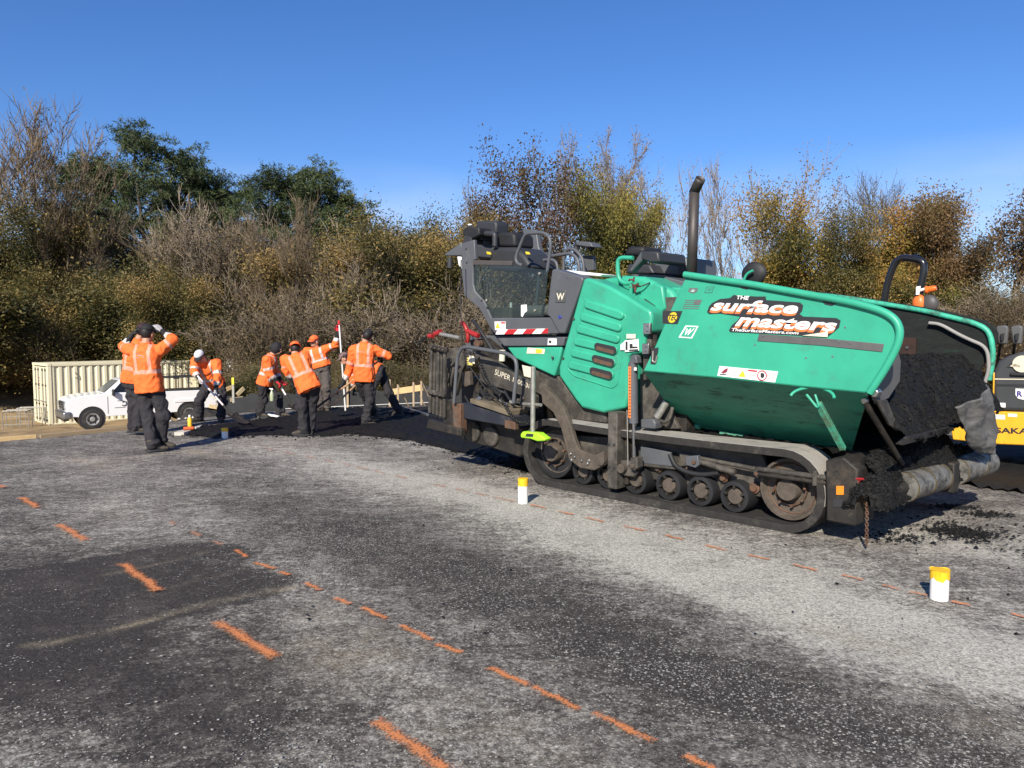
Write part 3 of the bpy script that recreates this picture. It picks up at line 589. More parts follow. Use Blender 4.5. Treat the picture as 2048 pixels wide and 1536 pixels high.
def proto_decid(seed, H, P, leafm=None, lsize=.08, per=3, spread=.25, mats=(BARK_G, TWIG), maxlev=3, keep=1.0):
    t = Tree(seed); t.grow(Vector((0, 0, 0)), Vector((t.r.uniform(-.08, .08), t.r.uniform(-.08, .08), 1)), H * P.get('trunk', .6), H * P.get('rad', .016), 0, maxlev, P)
    top = max(p.z for pts, rr, l in t.segs for p in pts); k = H / top
    t.segs = [([p * k for p in pts], rr, l) for pts, rr, l in t.segs]; t.tips = [(p * k, d, l) for p, d, l in t.tips]
    tm, cm = t.wood('tree', mats); lm = None
    if leafm is not None:
        tips = [p for p, d, l in t.tips if t.r.random() < keep]; lm = leaf_mesh('leaves', tips, leafm, lsize, per, spread, seed)
    return tm, cm, lm, H
def proto_pine(seed, H, W):
    r = random.Random(seed); t = Tree(seed); pts = [Vector((0.25 * math.sin(i * .9 + seed), 0.25 * math.cos(i * .7), H * i / 8)) for i in range(9)]; t.segs.append((pts, [H * .016 * (1 - i / 9.5) for i in range(9)], 0)); cl = []
    for i in range(26):
        f = .42 + .57 * (i / 25); z = H * f; a = i * 2.4 + r.uniform(-.5, .5); ln = W * (1.05 - .75 * ((f - .42) / .58) ** 1.6) * r.uniform(.6, 1.1) * .55; p = Vector((0.2, 0.1, z)); d = Vector((math.cos(a), math.sin(a), r.uniform(.05, .5))).normalized(); bp = [p]
        for j in range(4): d = (d + Vector((r.gauss(0, .14), r.gauss(0, .14), .10))).normalized(); p = p + d * ln / 4; bp.append(p)
        t.segs.append((bp, [.07, .055, .04, .03, .02], 1))
        for q in bp[2:]:
            for _ in range(3):
                e = q + Vector((r.gauss(0, .5), r.gauss(0, .5), r.gauss(.12, .3))) * W * .16; t.segs.append(([q, (q + e) * .5 + Vector((0, 0, -.05)), e], [.02, .015, .01], 2)); cl.append(e)
    for _ in range(14): cl.append(Vector((r.gauss(0, W * .16), r.gauss(0, W * .16), H * r.uniform(.88, 1.0))))
    tm, cm = t.wood('pine', (BARK_B, BARK_B)); fine = []
    for c in cl:
        for _ in range(8): fine.append(c + Vector((r.gauss(0, .26), r.gauss(0, .26), r.gauss(.03, .13))))
    lm = leaf_mesh('needles', fine, L_PINE, .16, 9, .11, seed, aspect=.28, clump=1.1); return tm, cm, lm, H
def place_tree(name, proto, loc, h, rot, label, cat='tree', group=None, leafmat_=None, twigmat=None, sx=1.0, barkmat=None):
    tm, cm, lm, H = proto; k = h / H; root = thing(name, label, cat, loc, rot, group); root.scale = (k * sx, k * sx, k)
    for nm, me, mt in (('trunk', tm, barkmat), ('branches', cm, twigmat), ('crown', lm, leafmat_)):
        if me is None: continue
        o = bpy.data.objects.new(nm, me); COL.objects.link(o); o.parent = root
        if mt is not None: o.material_slots[0].link = 'OBJECT'; o.material_slots[0].material = mt
    return root
P_BARE = dict(wander=.11, up=.15, taper=.35, first=1, kids=2, prob=.75, angle=(.28, .70), shrink=(.42, .68), rmin=.011, leaflev=2, steps=5, trunk=.55, rad=.013)
P_TALL = dict(wander=.08, up=.12, taper=.3, first=1, kids=2, prob=.7, angle=(.25, .6), shrink=(.40, .62), rmin=.011, leaflev=2, steps=6, trunk=.7, rad=.011)
P_LEAF = dict(wander=.14, up=.06, taper=.4, first=0, kids=2, prob=.6, angle=(.45, 1.0), shrink=(.45, .68), rmin=.012, leaflev=1, steps=5, trunk=.6, rad=.012)
P_BUSH = dict(wander=.16, up=.09, taper=.4, first=0, kids=3, prob=.6, angle=(.3, .9), shrink=(.5, .8), rmin=.009, leaflev=1, steps=4, trunk=.6, rad=.008)
BARE_A = proto_decid(11, 12, P_BARE, L_BROWN, .05, 1, .1, maxlev=4, keep=.06); BARE_B = proto_decid(23, 12, P_TALL, L_BROWN, .05, 1, .1, maxlev=4, keep=.05)
BARE_C = proto_decid(29, 12, dict(P_TALL, rmin=.016, prob=.55), L_TAN, .06, 1, .12, maxlev=3, keep=.25)
SEED_A = proto_decid(31, 13, P_TALL, L_TAN, .055, 1, .12, maxlev=4, keep=.55); DRY_B = proto_decid(39, 11, dict(P_BARE, rmin=.015), L_TAN, .06, 3, .16, maxlev=3, keep=.6); DRY_A = proto_decid(37, 11, P_BARE, L_TAN, .065, 1, .15, maxlev=4, keep=.5)
LEAF_A = proto_decid(41, 10, P_LEAF, L_OLIVE, .066, 26, .34, mats=(BARK_B, TWIGD)); LEAF_B = proto_decid(47, 10, P_LEAF, L_GOLD, .068, 34, .32, mats=(BARK_B, TWIGD)); LEAF_C = proto_decid(53, 9, P_LEAF, L_RUST, .06, 20, .26, mats=(BARK_B, TWIGD))
PINE_A = proto_pine(61, 15, 6.5); PINE_B = proto_pine(67, 14, 5.5)
BUSH_A = proto_decid(71, 4, P_BUSH, L_IVY, .055, 9, .26, mats=(TWIGD, TWIGD)); BUSH_B = proto_decid(73, 4.5, P_BUSH, L_BROWN, .042, 3, .26, mats=(TWIG, TWIG), maxlev=3, keep=.7); BUSH_C = proto_decid(79, 5, dict(P_BUSH, kids=3, up=.05, wander=.2), None, mats=(TWIG, TWIGL), maxlev=4)

BUSH_D = proto_decid(83, 5, dict(P_BUSH, kids=2, prob=.9, up=.10, wander=.13), L_BROWN, .05, 2, .2, mats=(TWIG, TWIGL), maxlev=4, keep=.35)
def spot(u, d):
    x = (u - CX) / F_PX * d; return Vector((x, d, tz(x, d) - .05))
def hgt_for(v, d, z): return (666 - v) / F_PX * d + CAM_H - z
def T(name, proto, u, vtop, d, rot, label, **k):
    p = spot(u, d); return place_tree(name, proto, p, hgt_for(vtop, d, p.z), rot, label, **k)
T('bare_tree', BARE_A, 70, 212, 44, .3, 'tall bare brown tree at the far left, nearly leafless against the sky', sx=1.35, twigmat=TWIG, barkmat=BARK_B)
T('bare_tree', BARE_B, -30, 240, 45, 1.9, 'bare tree cut by the left edge of the photo', twigmat=TWIGD, barkmat=BARK_B)
T('pine_tree', PINE_A, 290, 283, 54, .4, 'highest pine, broad dark green crown above the left thicket', sx=1.0)
T('pine_tree', PINE_B, 385, 325, 56, 2.2, 'smaller pine just right of the highest pine', sx=1.05)
T('pine_tree', PINE_B, 180, 335, 56, 4.1, 'low pine between the bare tree and the highest pine', sx=1.3)
T('pine_tree', PINE_A, 545, 364, 53, 3.0, 'rounded pine above the thicket in the left middle', sx=1.05)
T('pine_tree', PINE_B, 645, 354, 52, 1.2, 'pine with open branches reaching right over the brown brush', sx=1.15)
T('pine_tree', PINE_A, 470, 395, 58, 5.0, 'low dark pine in the dip between the two pine groups', sx=1.3)
T('pine_tree', PINE_B, 240, 352, 57, 1.0, 'pine half hidden left of the highest pine', sx=1.2)
T('pine_tree', PINE_A, 432, 372, 57, 3.3, 'low pine at the right foot of the smaller pine', sx=1.1)
T('pine_tree', PINE_B, 597, 372, 55, 2.0, 'pine filling the gap behind the rounded pine', sx=1.2)
T('pine_tree', PINE_B, 694, 405, 53, .5, 'low open pine at the right end of the pines', sx=1.2)
T('autumn_tree', LEAF_A, 870, 382, 44, .8, 'orange and olive autumn tree left of the paver seat', sx=1.0)
T('autumn_tree', LEAF_A, 805, 455, 41, 2.8, 'lower olive autumn tree beside the brown brush', sx=1.1)
T('bare_tree', BARE_C, 960, 362, 47, .5, 'thin bare tree behind the paver seat', twigmat=TWIG)
T('autumn_tree', LEAF_C, 1040, 330, 45, 1.4, 'dark red leaved tree left of the tall pale tree', leafmat_=L_RED, sx=.85)
T('bare_tree', BARE_C, 1105, 300, 50, 3.5, 'slim bare tree beside the dark red tree')
T('seed_tree', SEED_A, 1222, 245, 47, 0.6, 'tallest pale tree with grey tan seed clusters', sx=.95, twigmat=TWIGL)
T('ivy_tree', LEAF_A, 1210, 345, 46, 4.0, 'ivy and golden leaves climbing the tallest pale tree', leafmat_=L_YG, sx=.6)
T('autumn_tree', LEAF_C, 1110, 420, 44, 0.1, 'mixed brown and green tree behind the handrails', leafmat_=L_OLIVE, sx=.9)
T('bare_tree', BARE_C, 1335, 315, 48, 2.4, 'bare forked tree left of the exhaust stack', twigmat=TWIGL)
T('bare_tree', BARE_C, 1415, 318, 49, .9, 'pale bare tree right behind the exhaust stack', twigmat=TWIGL)
T('dry_tree', DRY_B, 1525, 296, 47, 5.2, 'tree with dry tan and orange leaves right of the exhaust stack', twigmat=TWIGL, sx=.95)
T('autumn_tree', LEAF_B, 1660, 388, 43, .2, 'golden and orange tree behind the green hopper', sx=.9)
T('autumn_tree', LEAF_B, 1605, 430, 44, 2.2, 'yellow green tree at the left of the golden tree', leafmat_=L_OLIVE, sx=.75)
T('bare_tree', BARE_A, 1800, 338, 50, 3.9, 'bare crown rising above the right autumn trees', twigmat=TWIGD, sx=1.1)
T('autumn_tree', LEAF_B, 1850, 388, 42, 4.4, 'rust and green tree behind the black roll hoop', leafmat_=L_OLIVE, sx=1.0)
T('autumn_tree', LEAF_C, 1995, 352, 45, 3.1, 'tall russet tree at the right edge of the photo', sx=1.1)
T('autumn_tree', LEAF_C, 2090, 370, 45, 1.1, 'russet tree beyond the right edge', sx=1.0)
T('autumn_tree', LEAF_A, 1930, 470, 41, 1.0, 'green and rust tree below the tall russet tree', leafmat_=L_YG, sx=.85)
T('autumn_tree', LEAF_C, 250, 395, 47, .5, 'orange brown leafy tree below the low pine', leafmat_=L_RUST, sx=.9)
T('autumn_tree', LEAF_A, 130, 440, 44, 2.0, 'vine covered orange and green tree behind the container', sx=1.0, leafmat_=L_OLIVE)
T('autumn_tree', LEAF_A, 20, 400, 47, 5.0, 'dark leafy tree at the left edge behind the container', sx=1.1, leafmat_=L_OLIVE)
T('autumn_tree', LEAF_A, 460, 520, 41, 3.3, 'olive leafy shrub tree in the left thicket', sx=1.0, leafmat_=L_OLIVE)
for i, (u, v, d, w) in enumerate(((350, 430, 44, 'behind the right end of the cream container'), (450, 410, 43, 'above the man in the white cap'), (600, 400, 39, 'rising over the backwards orange cap'), (690, 440, 38, 'above the top of the white rod'), (540, 440, 42, 'above the black hooded worker'), (760, 470, 40, 'left of the paver operator seat'), (270, 470, 45, 'above the man adjusting his cap'), (640, 490, 37, 'low over the man with the raised arm'))):
    T('thicket_tree', (BARE_A, DRY_A, BARE_B, DRY_A)[i % 4], u, v, d, i * 1.3, 'bare brown tangled tree ' + w, group='bare thicket trees behind the workers', twigmat=(TWIG, TWIGL)[i % 2], leafmat_=L_BROWN, sx=1.35)
for i, (u, v, d, w) in enumerate(((1300, 420, 50, 'over the dark display on the hood'), (1480, 400, 52, 'between the exhaust stack and the dry leaved tree'), (1560, 430, 50, 'at the right foot of the dry leaved tree'), (1150, 400, 50, 'over the far console of the platform'), (1010, 420, 49, 'directly behind the seat headrests'), (1260, 400, 52, 'right of the ivy on the pale tree'))):
    T('thin_tree', BARE_C, u, v, d, i * 1.7, 'thin bare tree ' + w, group='thin bare trees behind the paver', twigmat=TWIGL, sx=1.1)
for i, (u, v, d, w) in enumerate(((2020, 540, 38, 'above the roller mirrors'), (1960, 600, 37, 'right of the black roll hoop'), (2090, 520, 38, 'cut by the right edge'), (1240, 600, 44, 'behind the green handrail'))):
    T('thicket_tree', BUSH_C if i < 3 else BARE_A, u, v, d, i * 2.1, 'bare branchy thicket ' + w, group='bare thickets at the right', twigmat=TWIG if i % 2 else TWIGL, sx=1.4)
T('autumn_tree', LEAF_B, 1715, 402, 44, 3.3, 'golden tree in the middle of the right group', sx=1.0)
T('autumn_tree', LEAF_B, 1765, 450, 41, 5.1, 'lower golden tree left of the black roll hoop', sx=1.0)
T('autumn_tree', LEAF_B, 1905, 410, 44, .9, 'orange tinged tree right of the black roll hoop', leafmat_=L_RUST, sx=.9)

T('autumn_tree', LEAF_A, 940, 405, 45, 1.9, 'olive tree close left of the seat headrests', sx=1.0)
T('autumn_tree', LEAF_A, 770, 440, 44, 4.4, 'orange tinged tree right of the open pine', sx=1.1)
T('thicket_tree', BARE_C, 730, 425, 41, 2.2, 'bare upright thicket tree right of the open pine', group='bare thicket trees behind the workers', twigmat=TWIGL, sx=1.5)
T('thicket_tree', BARE_C, 400, 385, 45, 4.2, 'bare upright thicket tree in front of the smaller pine', group='bare thicket trees behind the workers', twigmat=TWIGL, sx=1.4)
T('thicket_tree', BARE_C, 560, 400, 41, 5.2, 'bare upright thicket tree in front of the rounded pine', group='bare thicket trees behind the workers', twigmat=TWIGL, sx=1.4)

# ---- undergrowth: tangled masses along the bank, scattered copies of a few shrubs
def joined(proto, mats_):
    """stems and leaves of one shrub in one mesh"""
    V, L_, S_, T_, M_, C_ = [], [], [], [], [], []; nv = nl = 0
    for k, me in enumerate((proto[1], proto[2])):
        if me is None: continue
        co = np.empty(len(me.vertices) * 3); me.vertices.foreach_get('co', co); li = np.empty(len(me.loops), np.int32); me.loops.foreach_get('vertex_index', li); ls = np.empty(len(me.polygons), np.int32); me.polygons.foreach_get('loop_start', ls); lt = np.empty(len(me.polygons), np.int32); me.polygons.foreach_get('loop_total', lt)
        cc = np.ones((len(ls), 4))
        if 'tint' in me.attributes: q = np.empty(len(ls) * 4); me.attributes['tint'].data.foreach_get('color', q); cc = q.reshape(-1, 4)
        V.append(co); L_.append(li + nv); S_.append(ls + nl); T_.append(lt); M_.append(np.full(len(ls), k, np.int32)); C_.append(cc); nv += len(co) // 3; nl += len(li)
    m = bpy.data.meshes.new('shrub'); m.vertices.add(nv); m.vertices.foreach_set('co', np.concatenate(V)); m.loops.add(nl); m.loops.foreach_set('vertex_index', np.concatenate(L_)); n = sum(map(len, S_)); m.polygons.add(n); m.polygons.foreach_set('loop_start', np.concatenate(S_)); m.polygons.foreach_set('loop_total', np.concatenate(T_)); m.update(calc_edges=True)
    at = m.attributes.new('tint', 'FLOAT_COLOR', 'FACE'); at.data.foreach_set('color', np.concatenate(C_).ravel())
    for q in mats_: m.materials.append(q)
    m.polygons.foreach_set('material_index', np.concatenate(M_)); m.update(); return bpy.data.objects.new('shrub', m)
def mass(name, label, n, proto, urange, drange, hrange, mats_, skip=None):
    src = joined(proto, mats_); r = random.Random(len(label) * 7 + n); P_, R_, S_ = [], [], []
    for i in range(n):
        d = r.uniform(*drange); u = urange[0] + (urange[1] - urange[0]) * (i + r.random()) / n
        if not (u > 470 or d > 42 or (u < 40 and drange[0] > 36.2)): d = r.uniform(42, 47)
        k = r.uniform(*hrange) * (d / drange[0]) ** .7 / proto[3]
        if 1180 < u < 1600: k *= .36
        p = spot(u, d); P_.append(tuple(p)); R_.append((0, 0, r.uniform(0, 6.28))); w = r.uniform(1.0, 1.5); S_.append((k * w, k * w, k))
    me = bpy.data.meshes.new(name); me.from_pydata(P_, [], [])
    for nm, dat in (('rot', R_), ('siz', S_)): at = me.attributes.new(nm, 'FLOAT_VECTOR', 'POINT'); at.data.foreach_set('vector', np.array(dat, float).ravel())
    for q in mats_: me.materials.append(q)
    o = bpy.data.objects.new(name, me); COL.objects.link(o); tag(o, label, kind='stuff')
    g = bpy.data.node_groups.new(name, 'GeometryNodeTree'); g.interface.new_socket('Geometry', in_out='INPUT', socket_type='NodeSocketGeometry'); g.interface.new_socket('Geometry', in_out='OUTPUT', socket_type='NodeSocketGeometry')
    N_, K = g.nodes, g.links; gi = N_.new('NodeGroupInput'); go = N_.new('NodeGroupOutput'); ip = N_.new('GeometryNodeInstanceOnPoints'); ob = N_.new('GeometryNodeObjectInfo'); ob.inputs['Object'].default_value = src; ob.inputs['As Instance'].default_value = True
    K.new(gi.outputs[0], ip.inputs['Points']); K.new(ob.outputs['Geometry'], ip.inputs['Instance'])
    for nm, so_ in (('rot', 'Rotation'), ('siz', 'Scale')):
        na = N_.new('GeometryNodeInputNamedAttribute'); na.data_type = 'FLOAT_VECTOR'; na.inputs['Name'].default_value = nm; K.new(na.outputs[0], ip.inputs[so_])
    K.new(ip.outputs[0], go.inputs[0]); md = o.modifiers.new('scatter', 'NODES'); md.node_group = g; return o
mass('brush', 'tangled brown undergrowth along the bank behind the site', 34, BUSH_B, (-120, 2180), (35, 40), (3.0, 5.4), (TWIG, L_BROWN))
mass('dark_brush', 'dark green ivy and shrubs low in the undergrowth', 30, BUSH_A, (-120, 2180), (37.5, 43), (3.2, 5.6), (TWIGD, L_IVY))
mass('back_brush', 'deep shaded green growth filling the wood behind', 44, BUSH_A, (-700, 1300), (43, 50), (5.0, 7.6), (TWIGD, L_IVY))
mass('olive_brush', 'olive and brown leafy growth in the left thicket', 11, BUSH_A, (-60, 980), (37, 41), (3.6, 6.4), (TWIGD, L_OLIVE))
mass('low_shrubs', 'dark green weeds behind the silt fence', 12, BUSH_A, (440, 860), (25, 31), (1.2, 2.0), (TWIGD, L_IVY))
mass('dry_weeds', 'dry brown weeds behind the silt fence', 14, BUSH_B, (420, 860), (24, 32), (1.2, 2.3), (TWIG, L_OLIVE))
mass('bare_brush', 'bare brown brush branches in front of the trees', 16, BUSH_D, (420, 1000), (34, 38), (4.0, 7.0), (TWIGL, L_BROWN))
mass('left_brush', 'tangled dark brush left of the container', 26, BUSH_B, (-1300, 60), (36.5, 40), (3.6, 5.2), (TWIGD, L_OLIVE))
mass('left_ivy', 'dark ivy growth left of the container', 22, BUSH_A, (-1300, 70), (38, 42), (3.6, 5.2), (TWIGD, L_IVY))
# ================================================================== the asphalt paver
PV = thing('asphalt_paver', 'green and grey tracked asphalt paver with a hopper full of black asphalt', 'paver', ORG, PAV_ROT)
def plate(name, px, y, th, m, par=None, bev=.006, seg=2):
    return MB().prism([PX(u, v, y) for u, v in px], y, y + th).build(name, m, par or PV, bevel=bev, seg=seg)
def xplate(name, px, x, th, m, par=None, bev=.004):
    mb = MB(); q = [PC(u, v, x) for u, v in px]; n = len(q)
    mb.add([(x, a, b) for a, b in q] + [(x - th, a, b) for a, b in q], [tuple(range(n)), tuple(range(2 * n - 1, n - 1, -1))] + [(i, i + n, (i + 1) % n + n, (i + 1) % n) for i in range(n)])
    return mb.build(name, m, par or PV, bevel=bev)
def lbox(name, x0, x1, y0, y1, z0, z1, m, par=None, bev=.008):
    return MB().box(((x0 + x1) / 2, (y0 + y1) / 2, (z0 + z1) / 2), (x1 - x0, y1 - y0, z1 - z0)).build(name, m, par or PV, bevel=bev)
def rod(name, pts, r, m, par=None, n=10, rb=0.06, k=5):
    return MB().tube(bend(pts, rb, k) if len(pts) > 2 else pts, r, n).build(name, m, par or PV, angle=60)
def sticker(px, y, m=CREAMY, par=None, name='sticker', th=.003): return plate(name, px, y - th, th, m, par, bev=0)
def rect(u0, v0, u1, v1): return [(u0, v0), (u1, v0), (u1, v1), (u0, v1)]
def ltext(body, quad, y, m, par, w=0.0): return map_text(body, [(lambda q: (q[0], y, q[1]))(PX(u, v, y)) for u, v in quad], w, 'lettering', m, par)
def disc(name, c, r, y, th, m, par=None, n=24, bev=.004): return MB().cyl((c[0], y, c[1]), (c[0], y + th, c[1]), r, n=n).build(name, m, par or PV, bevel=bev)

# ---------------- running gear (near side, then the same on the far side)
def belt(y0, y1):
    zr, zf, R1, R2 = .365, .35, .365, .35; x0, x1 = -1.21, 1.45; out = []
    for i in range(15): a = math.pi / 2 + math.pi * i / 14; out.append((x0 + R1 * math.cos(a), zr + R1 * math.sin(a)))
    for i in range(1, 12): out.append((x0 + (x1 - x0) * i / 12, 0.0))
    for i in range(15): a = -math.pi / 2 + math.pi * i / 14; out.append((x1 + R2 * math.cos(a), zf + R2 * math.sin(a)))
    for i in range(1, 12): t = i / 12; out.append((x1 + (x0 - x1) * t, zf + R2 + (zr + R1 - zf - R2) * t - .018 * math.sin(math.pi * t)))
    n = len(out); inn = []
    for i in range(n):
        a, b = Vector(out[i - 1]), Vector(out[(i + 1) % n]); t = (b - a).normalized(); inn.append((out[i][0] - t.y * .07, out[i][1] + t.x * .07))
    mb = MB(); vs = [(x, y0, z) for x, z in out] + [(x, y1, z) for x, z in out] + [(x, y0, z) for x, z in inn] + [(x, y1, z) for x, z in inn]
    mb.add(vs, [], 0)
    for i in range(n):
        j = (i + 1) % n; top = 1 if (out[i][1] + out[j][1]) / 2 > .3 else 0
        mb.f += [(i, j, n + j, n + i), (2 * n + i, 3 * n + i, 3 * n + j, 2 * n + j), (i, 2 * n + i, 2 * n + j, j), (n + i, n + j, 3 * n + j, 3 * n + i)]; mb.mi += [top, 0, 0, 0]
    return mb
for y0 in (0.0, 1.90):
    b_ = belt(y0 - (.07 if y0 < 1 else 0), y0 + .3).build('track_belt', [RUBBER, DUSTY], PV, angle=30, bevel=.006)
    for k in range(44):   # cast pads on the tread edge of the lower run and both ends
        pass
    near = y0 < 1
    for c, r, big in (((-1.21, .365), .285, 1), ((1.45, .35), .262, 2)):
        w = MB().lathe([(r, -.24), (r, -.02), (r * .985, 0), (r * .90, .004), (r * .87, -.03), (r * .83, -.05)], (c[0], y0 + .03, c[1]), (0, -1, 0), 36).build('idler_wheel', BLACK if big == 1 else HUB, PV, angle=30)
        MB().lathe([(r * .86, -.06), (r * .80, -.045), (r * .62, -.075), (r * .55, -.075), (r * .53, -.02), (r * .50, -.02), (r * .46, -.06), (.0, -.06)], (c[0], y0 + .03, c[1]), (0, -1, 0), 32).build('wheel_disc', RUST if big == 2 else HUB, w, angle=30)
        MB().lathe([(r * .36, -.06), (r * .36, .035), (r * .33, .05), (0, .05)], (c[0], y0 + .03, c[1]), (0, -1, 0), 24).build('hub', HUB, w, angle=30)
        mb = MB()
        for k in range(8):
            a = k * math.pi / 4 + .2; p = Vector((c[0] + r * .53 * math.cos(a), y0 + .05, c[1] + r * .53 * math.sin(a)))
            MB().cyl(p, p + Vector((0, -.03, 0)), .013, n=6).build('bolt', RUST, w)
    for x in (-.79, -.46, -.12, .265, .61, .955):
        c = (x, .07 + .142); r = .142
        w = MB().lathe([(r * .9, -.2), (r, -.18), (r, -.03), (r * .95, 0), (r * .72, .004), (r * .68, -.02), (r * .66, -.05)], (c[0], y0 + .02, c[1]), (0, -1, 0), 32).build('road_wheel', BLACK, PV, angle=30)
        h = MB().lathe([(r * .68, -.055), (r * .60, -.03), (r * .58, -.06), (r * .5, -.06), (r * .49, -.012), (r * .44, -.004), (0, -.004)], (c[0], y0 + .02, c[1]), (0, -1, 0), 28).build('hub', HUB, w, angle=30)
        for k in range(5):
            a = k * 1.2566 + x * 3; p = Vector((c[0] + r * .60 * math.cos(a), y0 + .035, c[1] + r * .60 * math.sin(a)))
            MB().box(p, (.032, .05, .02), Matrix.Rotation(-a, 3, 'Y')).build('lug', DARK, w, bevel=.003)
    MB().prism([(-1.05, .25), (-1.0, .56), (-.2, .60), (1.15, .60), (1.28, .34), (1.15, .22), (-.85, .22)], y0 + .13, y0 + .20).build('track_frame', GREYD, PV, bevel=.01)
    for x in (-.28, .10, .44, .80, 1.10): MB().lathe([(.05, -.1), (.05, 0), (.035, .008), (.03, .025), (0, .025)], (x, y0 + .10, .355 if x < 1 else .30), (0, -1, 0), 18).build('guide_roller', RUST, PV, angle=30)
plate('frame_cover', [(1281, 892), (1342, 905), (1352, 934), (1280, 926)], .05, .02, GREY); plate('frame_cover', [(1358, 905), (1420, 915), (1400, 935), (1362, 932)], .09, .02, GREYD)
plate('frame_rib', [(1280, 926), (1352, 935), (1356, 940), (1280, 932)], .035, .05, GREYD)
rod('hose', [P3(1340, 908, .03), P3(1350, 932, .02), P3(1375, 945, .02), P3(1405, 950, .02), P3(1438, 946, .03)], .022, BLACK, rb=.09)
rod('hydraulic_cylinder', [P3(1385, 918, .0), P3(1470, 945, .0)], .028, GREYD); rod('hydraulic_cylinder', [P3(1392, 915, .03), P3(1512, 938, .03)], .02, GREYD)
plate('clevis', [(1371, 913), (1395, 911), (1398, 930), (1390, 936), (1371, 930)], -.04, .05, GREY); disc('pin', PX(1387, 925, -.05), .02, -.055, .03, RUST)
plate('clevis', [(1507, 938), (1519, 934), (1522, 950), (1515, 957), (1506, 950)], -.04, .04, GREYD); disc('pin', PX(1512, 948, -.05), .016, -.05, .03, RUST)
rod('side_rail', [P3(1517, 938, -.06), P3(1672, 958, -.06)], .022, GREYD); rod('side_rail', [P3(1517, 948, -.06), P3(1672, 969, -.06)], .018, DARK)
plate('rail_clamp', rect(1624, 942, 1633, 972), -.09, .06, GREYD)

# ---------------- chassis core
lbox('chassis', -1.25, .25, .34, 1.86, .45, 1.3, DARK); lbox('axle_beam', -1.2, 1.5, .32, 1.88, .22, .46, DARK)
plate('chassis_plate', [(1060, 742), (1100, 735), (1122, 760), (1160, 812), (1212, 822), (1212, 846), (1140, 838), (1095, 800), (1070, 786)], .16, .06, GREYD, bev=.01)
plate('chassis_plate', [(1279, 747), (1292, 749), (1338, 806), (1348, 838), (1358, 858), (1281, 858)], .24, .05, GREYD, bev=.01)
rod('hopper_cylinder', [P3(1334, 803, .16), P3(1314, 835, .14)], .036, GALV); rod('hopper_cylinder', [P3(1314, 835, .14), P3(1306, 850, .14)], .026, GREYD)
plate('cylinder_mount', [(1281, 838), (1305, 838), (1311, 846), (1310, 858), (1281, 856)], .05, .12, GREY, bev=.012)
rod('hose', [P3(1345, 815, .18), P3(1340, 838, .14), P3(1328, 845, .12), P3(1323, 842, .14)], .018, GREYD)
lbox('engine_core', -1.0, .2, .32, 1.9, 1.25, 2.0, GREYD)

# ---------------- engine hood and its ribbed side panel
hood = MB().prism([(-1.12, 1.3), (-1.12, 2.20), (-.55, 2.245), (-.30, 2.22), (.05, 2.07), (.22, 1.75), (.25, 1.2)], .36, 1.86).build('engine_hood', GREEN, PV, bevel=.05, seg=3)
plate('hood_lid', [(1257, 549), (1312, 549), (1368, 563), (1364, 573), (1300, 562)], .75, .7, GREY, bev=.008)
plate('hood_trim', [(1120, 539), (1205, 548), (1200, 553), (1140, 549)], .3, .25, WHITE, bev=.01)
plate('inner_hood_panel', [(1270, 596), (1308, 565), (1325, 572), (1331, 618), (1300, 640), (1283, 640)], .30, .08, GREEN, bev=.02)
plate('inner_hood_panel', [(1326, 575), (1368, 575), (1345, 640), (1331, 618)], .45, .1, GREEN, bev=.015)
plate('hood_slot', [(1287, 598), (1291, 598), (1311, 612), (1309, 615)], .296, .006, BLK, bev=0)
PANEL = [(1166, 558), (1172, 556), (1180, 557), (1218, 572), (1256, 594), (1286, 613), (1300, 620), (1304, 632), (1302, 664), (1291, 669), (1286, 706), (1263, 709), (1256, 714), (1255, 790), (1250, 817), (1206, 826), (1163, 816), (1150, 800), (1128, 768), (1117, 752), (1117, 734)]
panel = plate('engine_side_panel', PANEL, .08, .28, GREEN, bev=.03, seg=3)
def stadium(p, q, r, k=7):
    p, q = Vector(p), Vector(q); d = (q - p).normalized(); a0 = math.atan2(d.y, d.x); o_ = []
    for i in range(k + 1): a = a0 - math.pi / 2 + math.pi * i / k; o_.append((q.x + r * math.cos(a), q.y + r * math.sin(a)))
    for i in range(k + 1): a = a0 + math.pi / 2 + math.pi * i / k; o_.append((p.x + r * math.cos(a), p.y + r * math.sin(a)))
    return o_
SL = [((1176, 609), (1242, 631)), ((1168, 634), (1238, 655)), ((1160, 658), (1234, 678)), ((1155, 683), (1230, 700)), ((1149, 706), (1226, 725)), ((1144, 730), (1222, 750))]
rings = [PX(u, v, .08) for u, v in ((1170, 600), (1240, 622), (1252, 632), (1250, 660), (1235, 768), (1225, 776), (1150, 752), (1136, 738), (1142, 715))]
rod('pressed_outline', [(x, .08, z) for x, z in rings] + [(rings[0][0], .08, rings[0][1])], .010, GREEN, rb=.03)
for i, (a, b) in enumerate(SL):
    p, q = PX(*a, .08), PX(*b, .08); r = .043
    MB().prism(stadium(p, q, r), .056, .09).build('rib', GREEN, PV, bevel=.016, seg=3)
    if i >= 3:
        p2 = (p[0] + (q[0] - p[0]) * .58, p[1] + (q[1] - p[1]) * .58)
        v_ = MB().prism(stadium(p2, q, r * .88), .050, .054).build('vent_opening', BLK, PV); p3 = (p2[0] + .01, p2[1] - .018); q3 = (q[0] - .005, q[1] - .02)
        MB().prism(stadium(p3, q3, r * .45), .046, .049).build('vent_louvre', RUST, v_)
for u, v in ((1147, 638), (1126, 717), (1104, 715), (1243, 700)): disc('bolt', PX(u, v, .07), .013, .066, .02, GREYD, n=12, bev=.003)
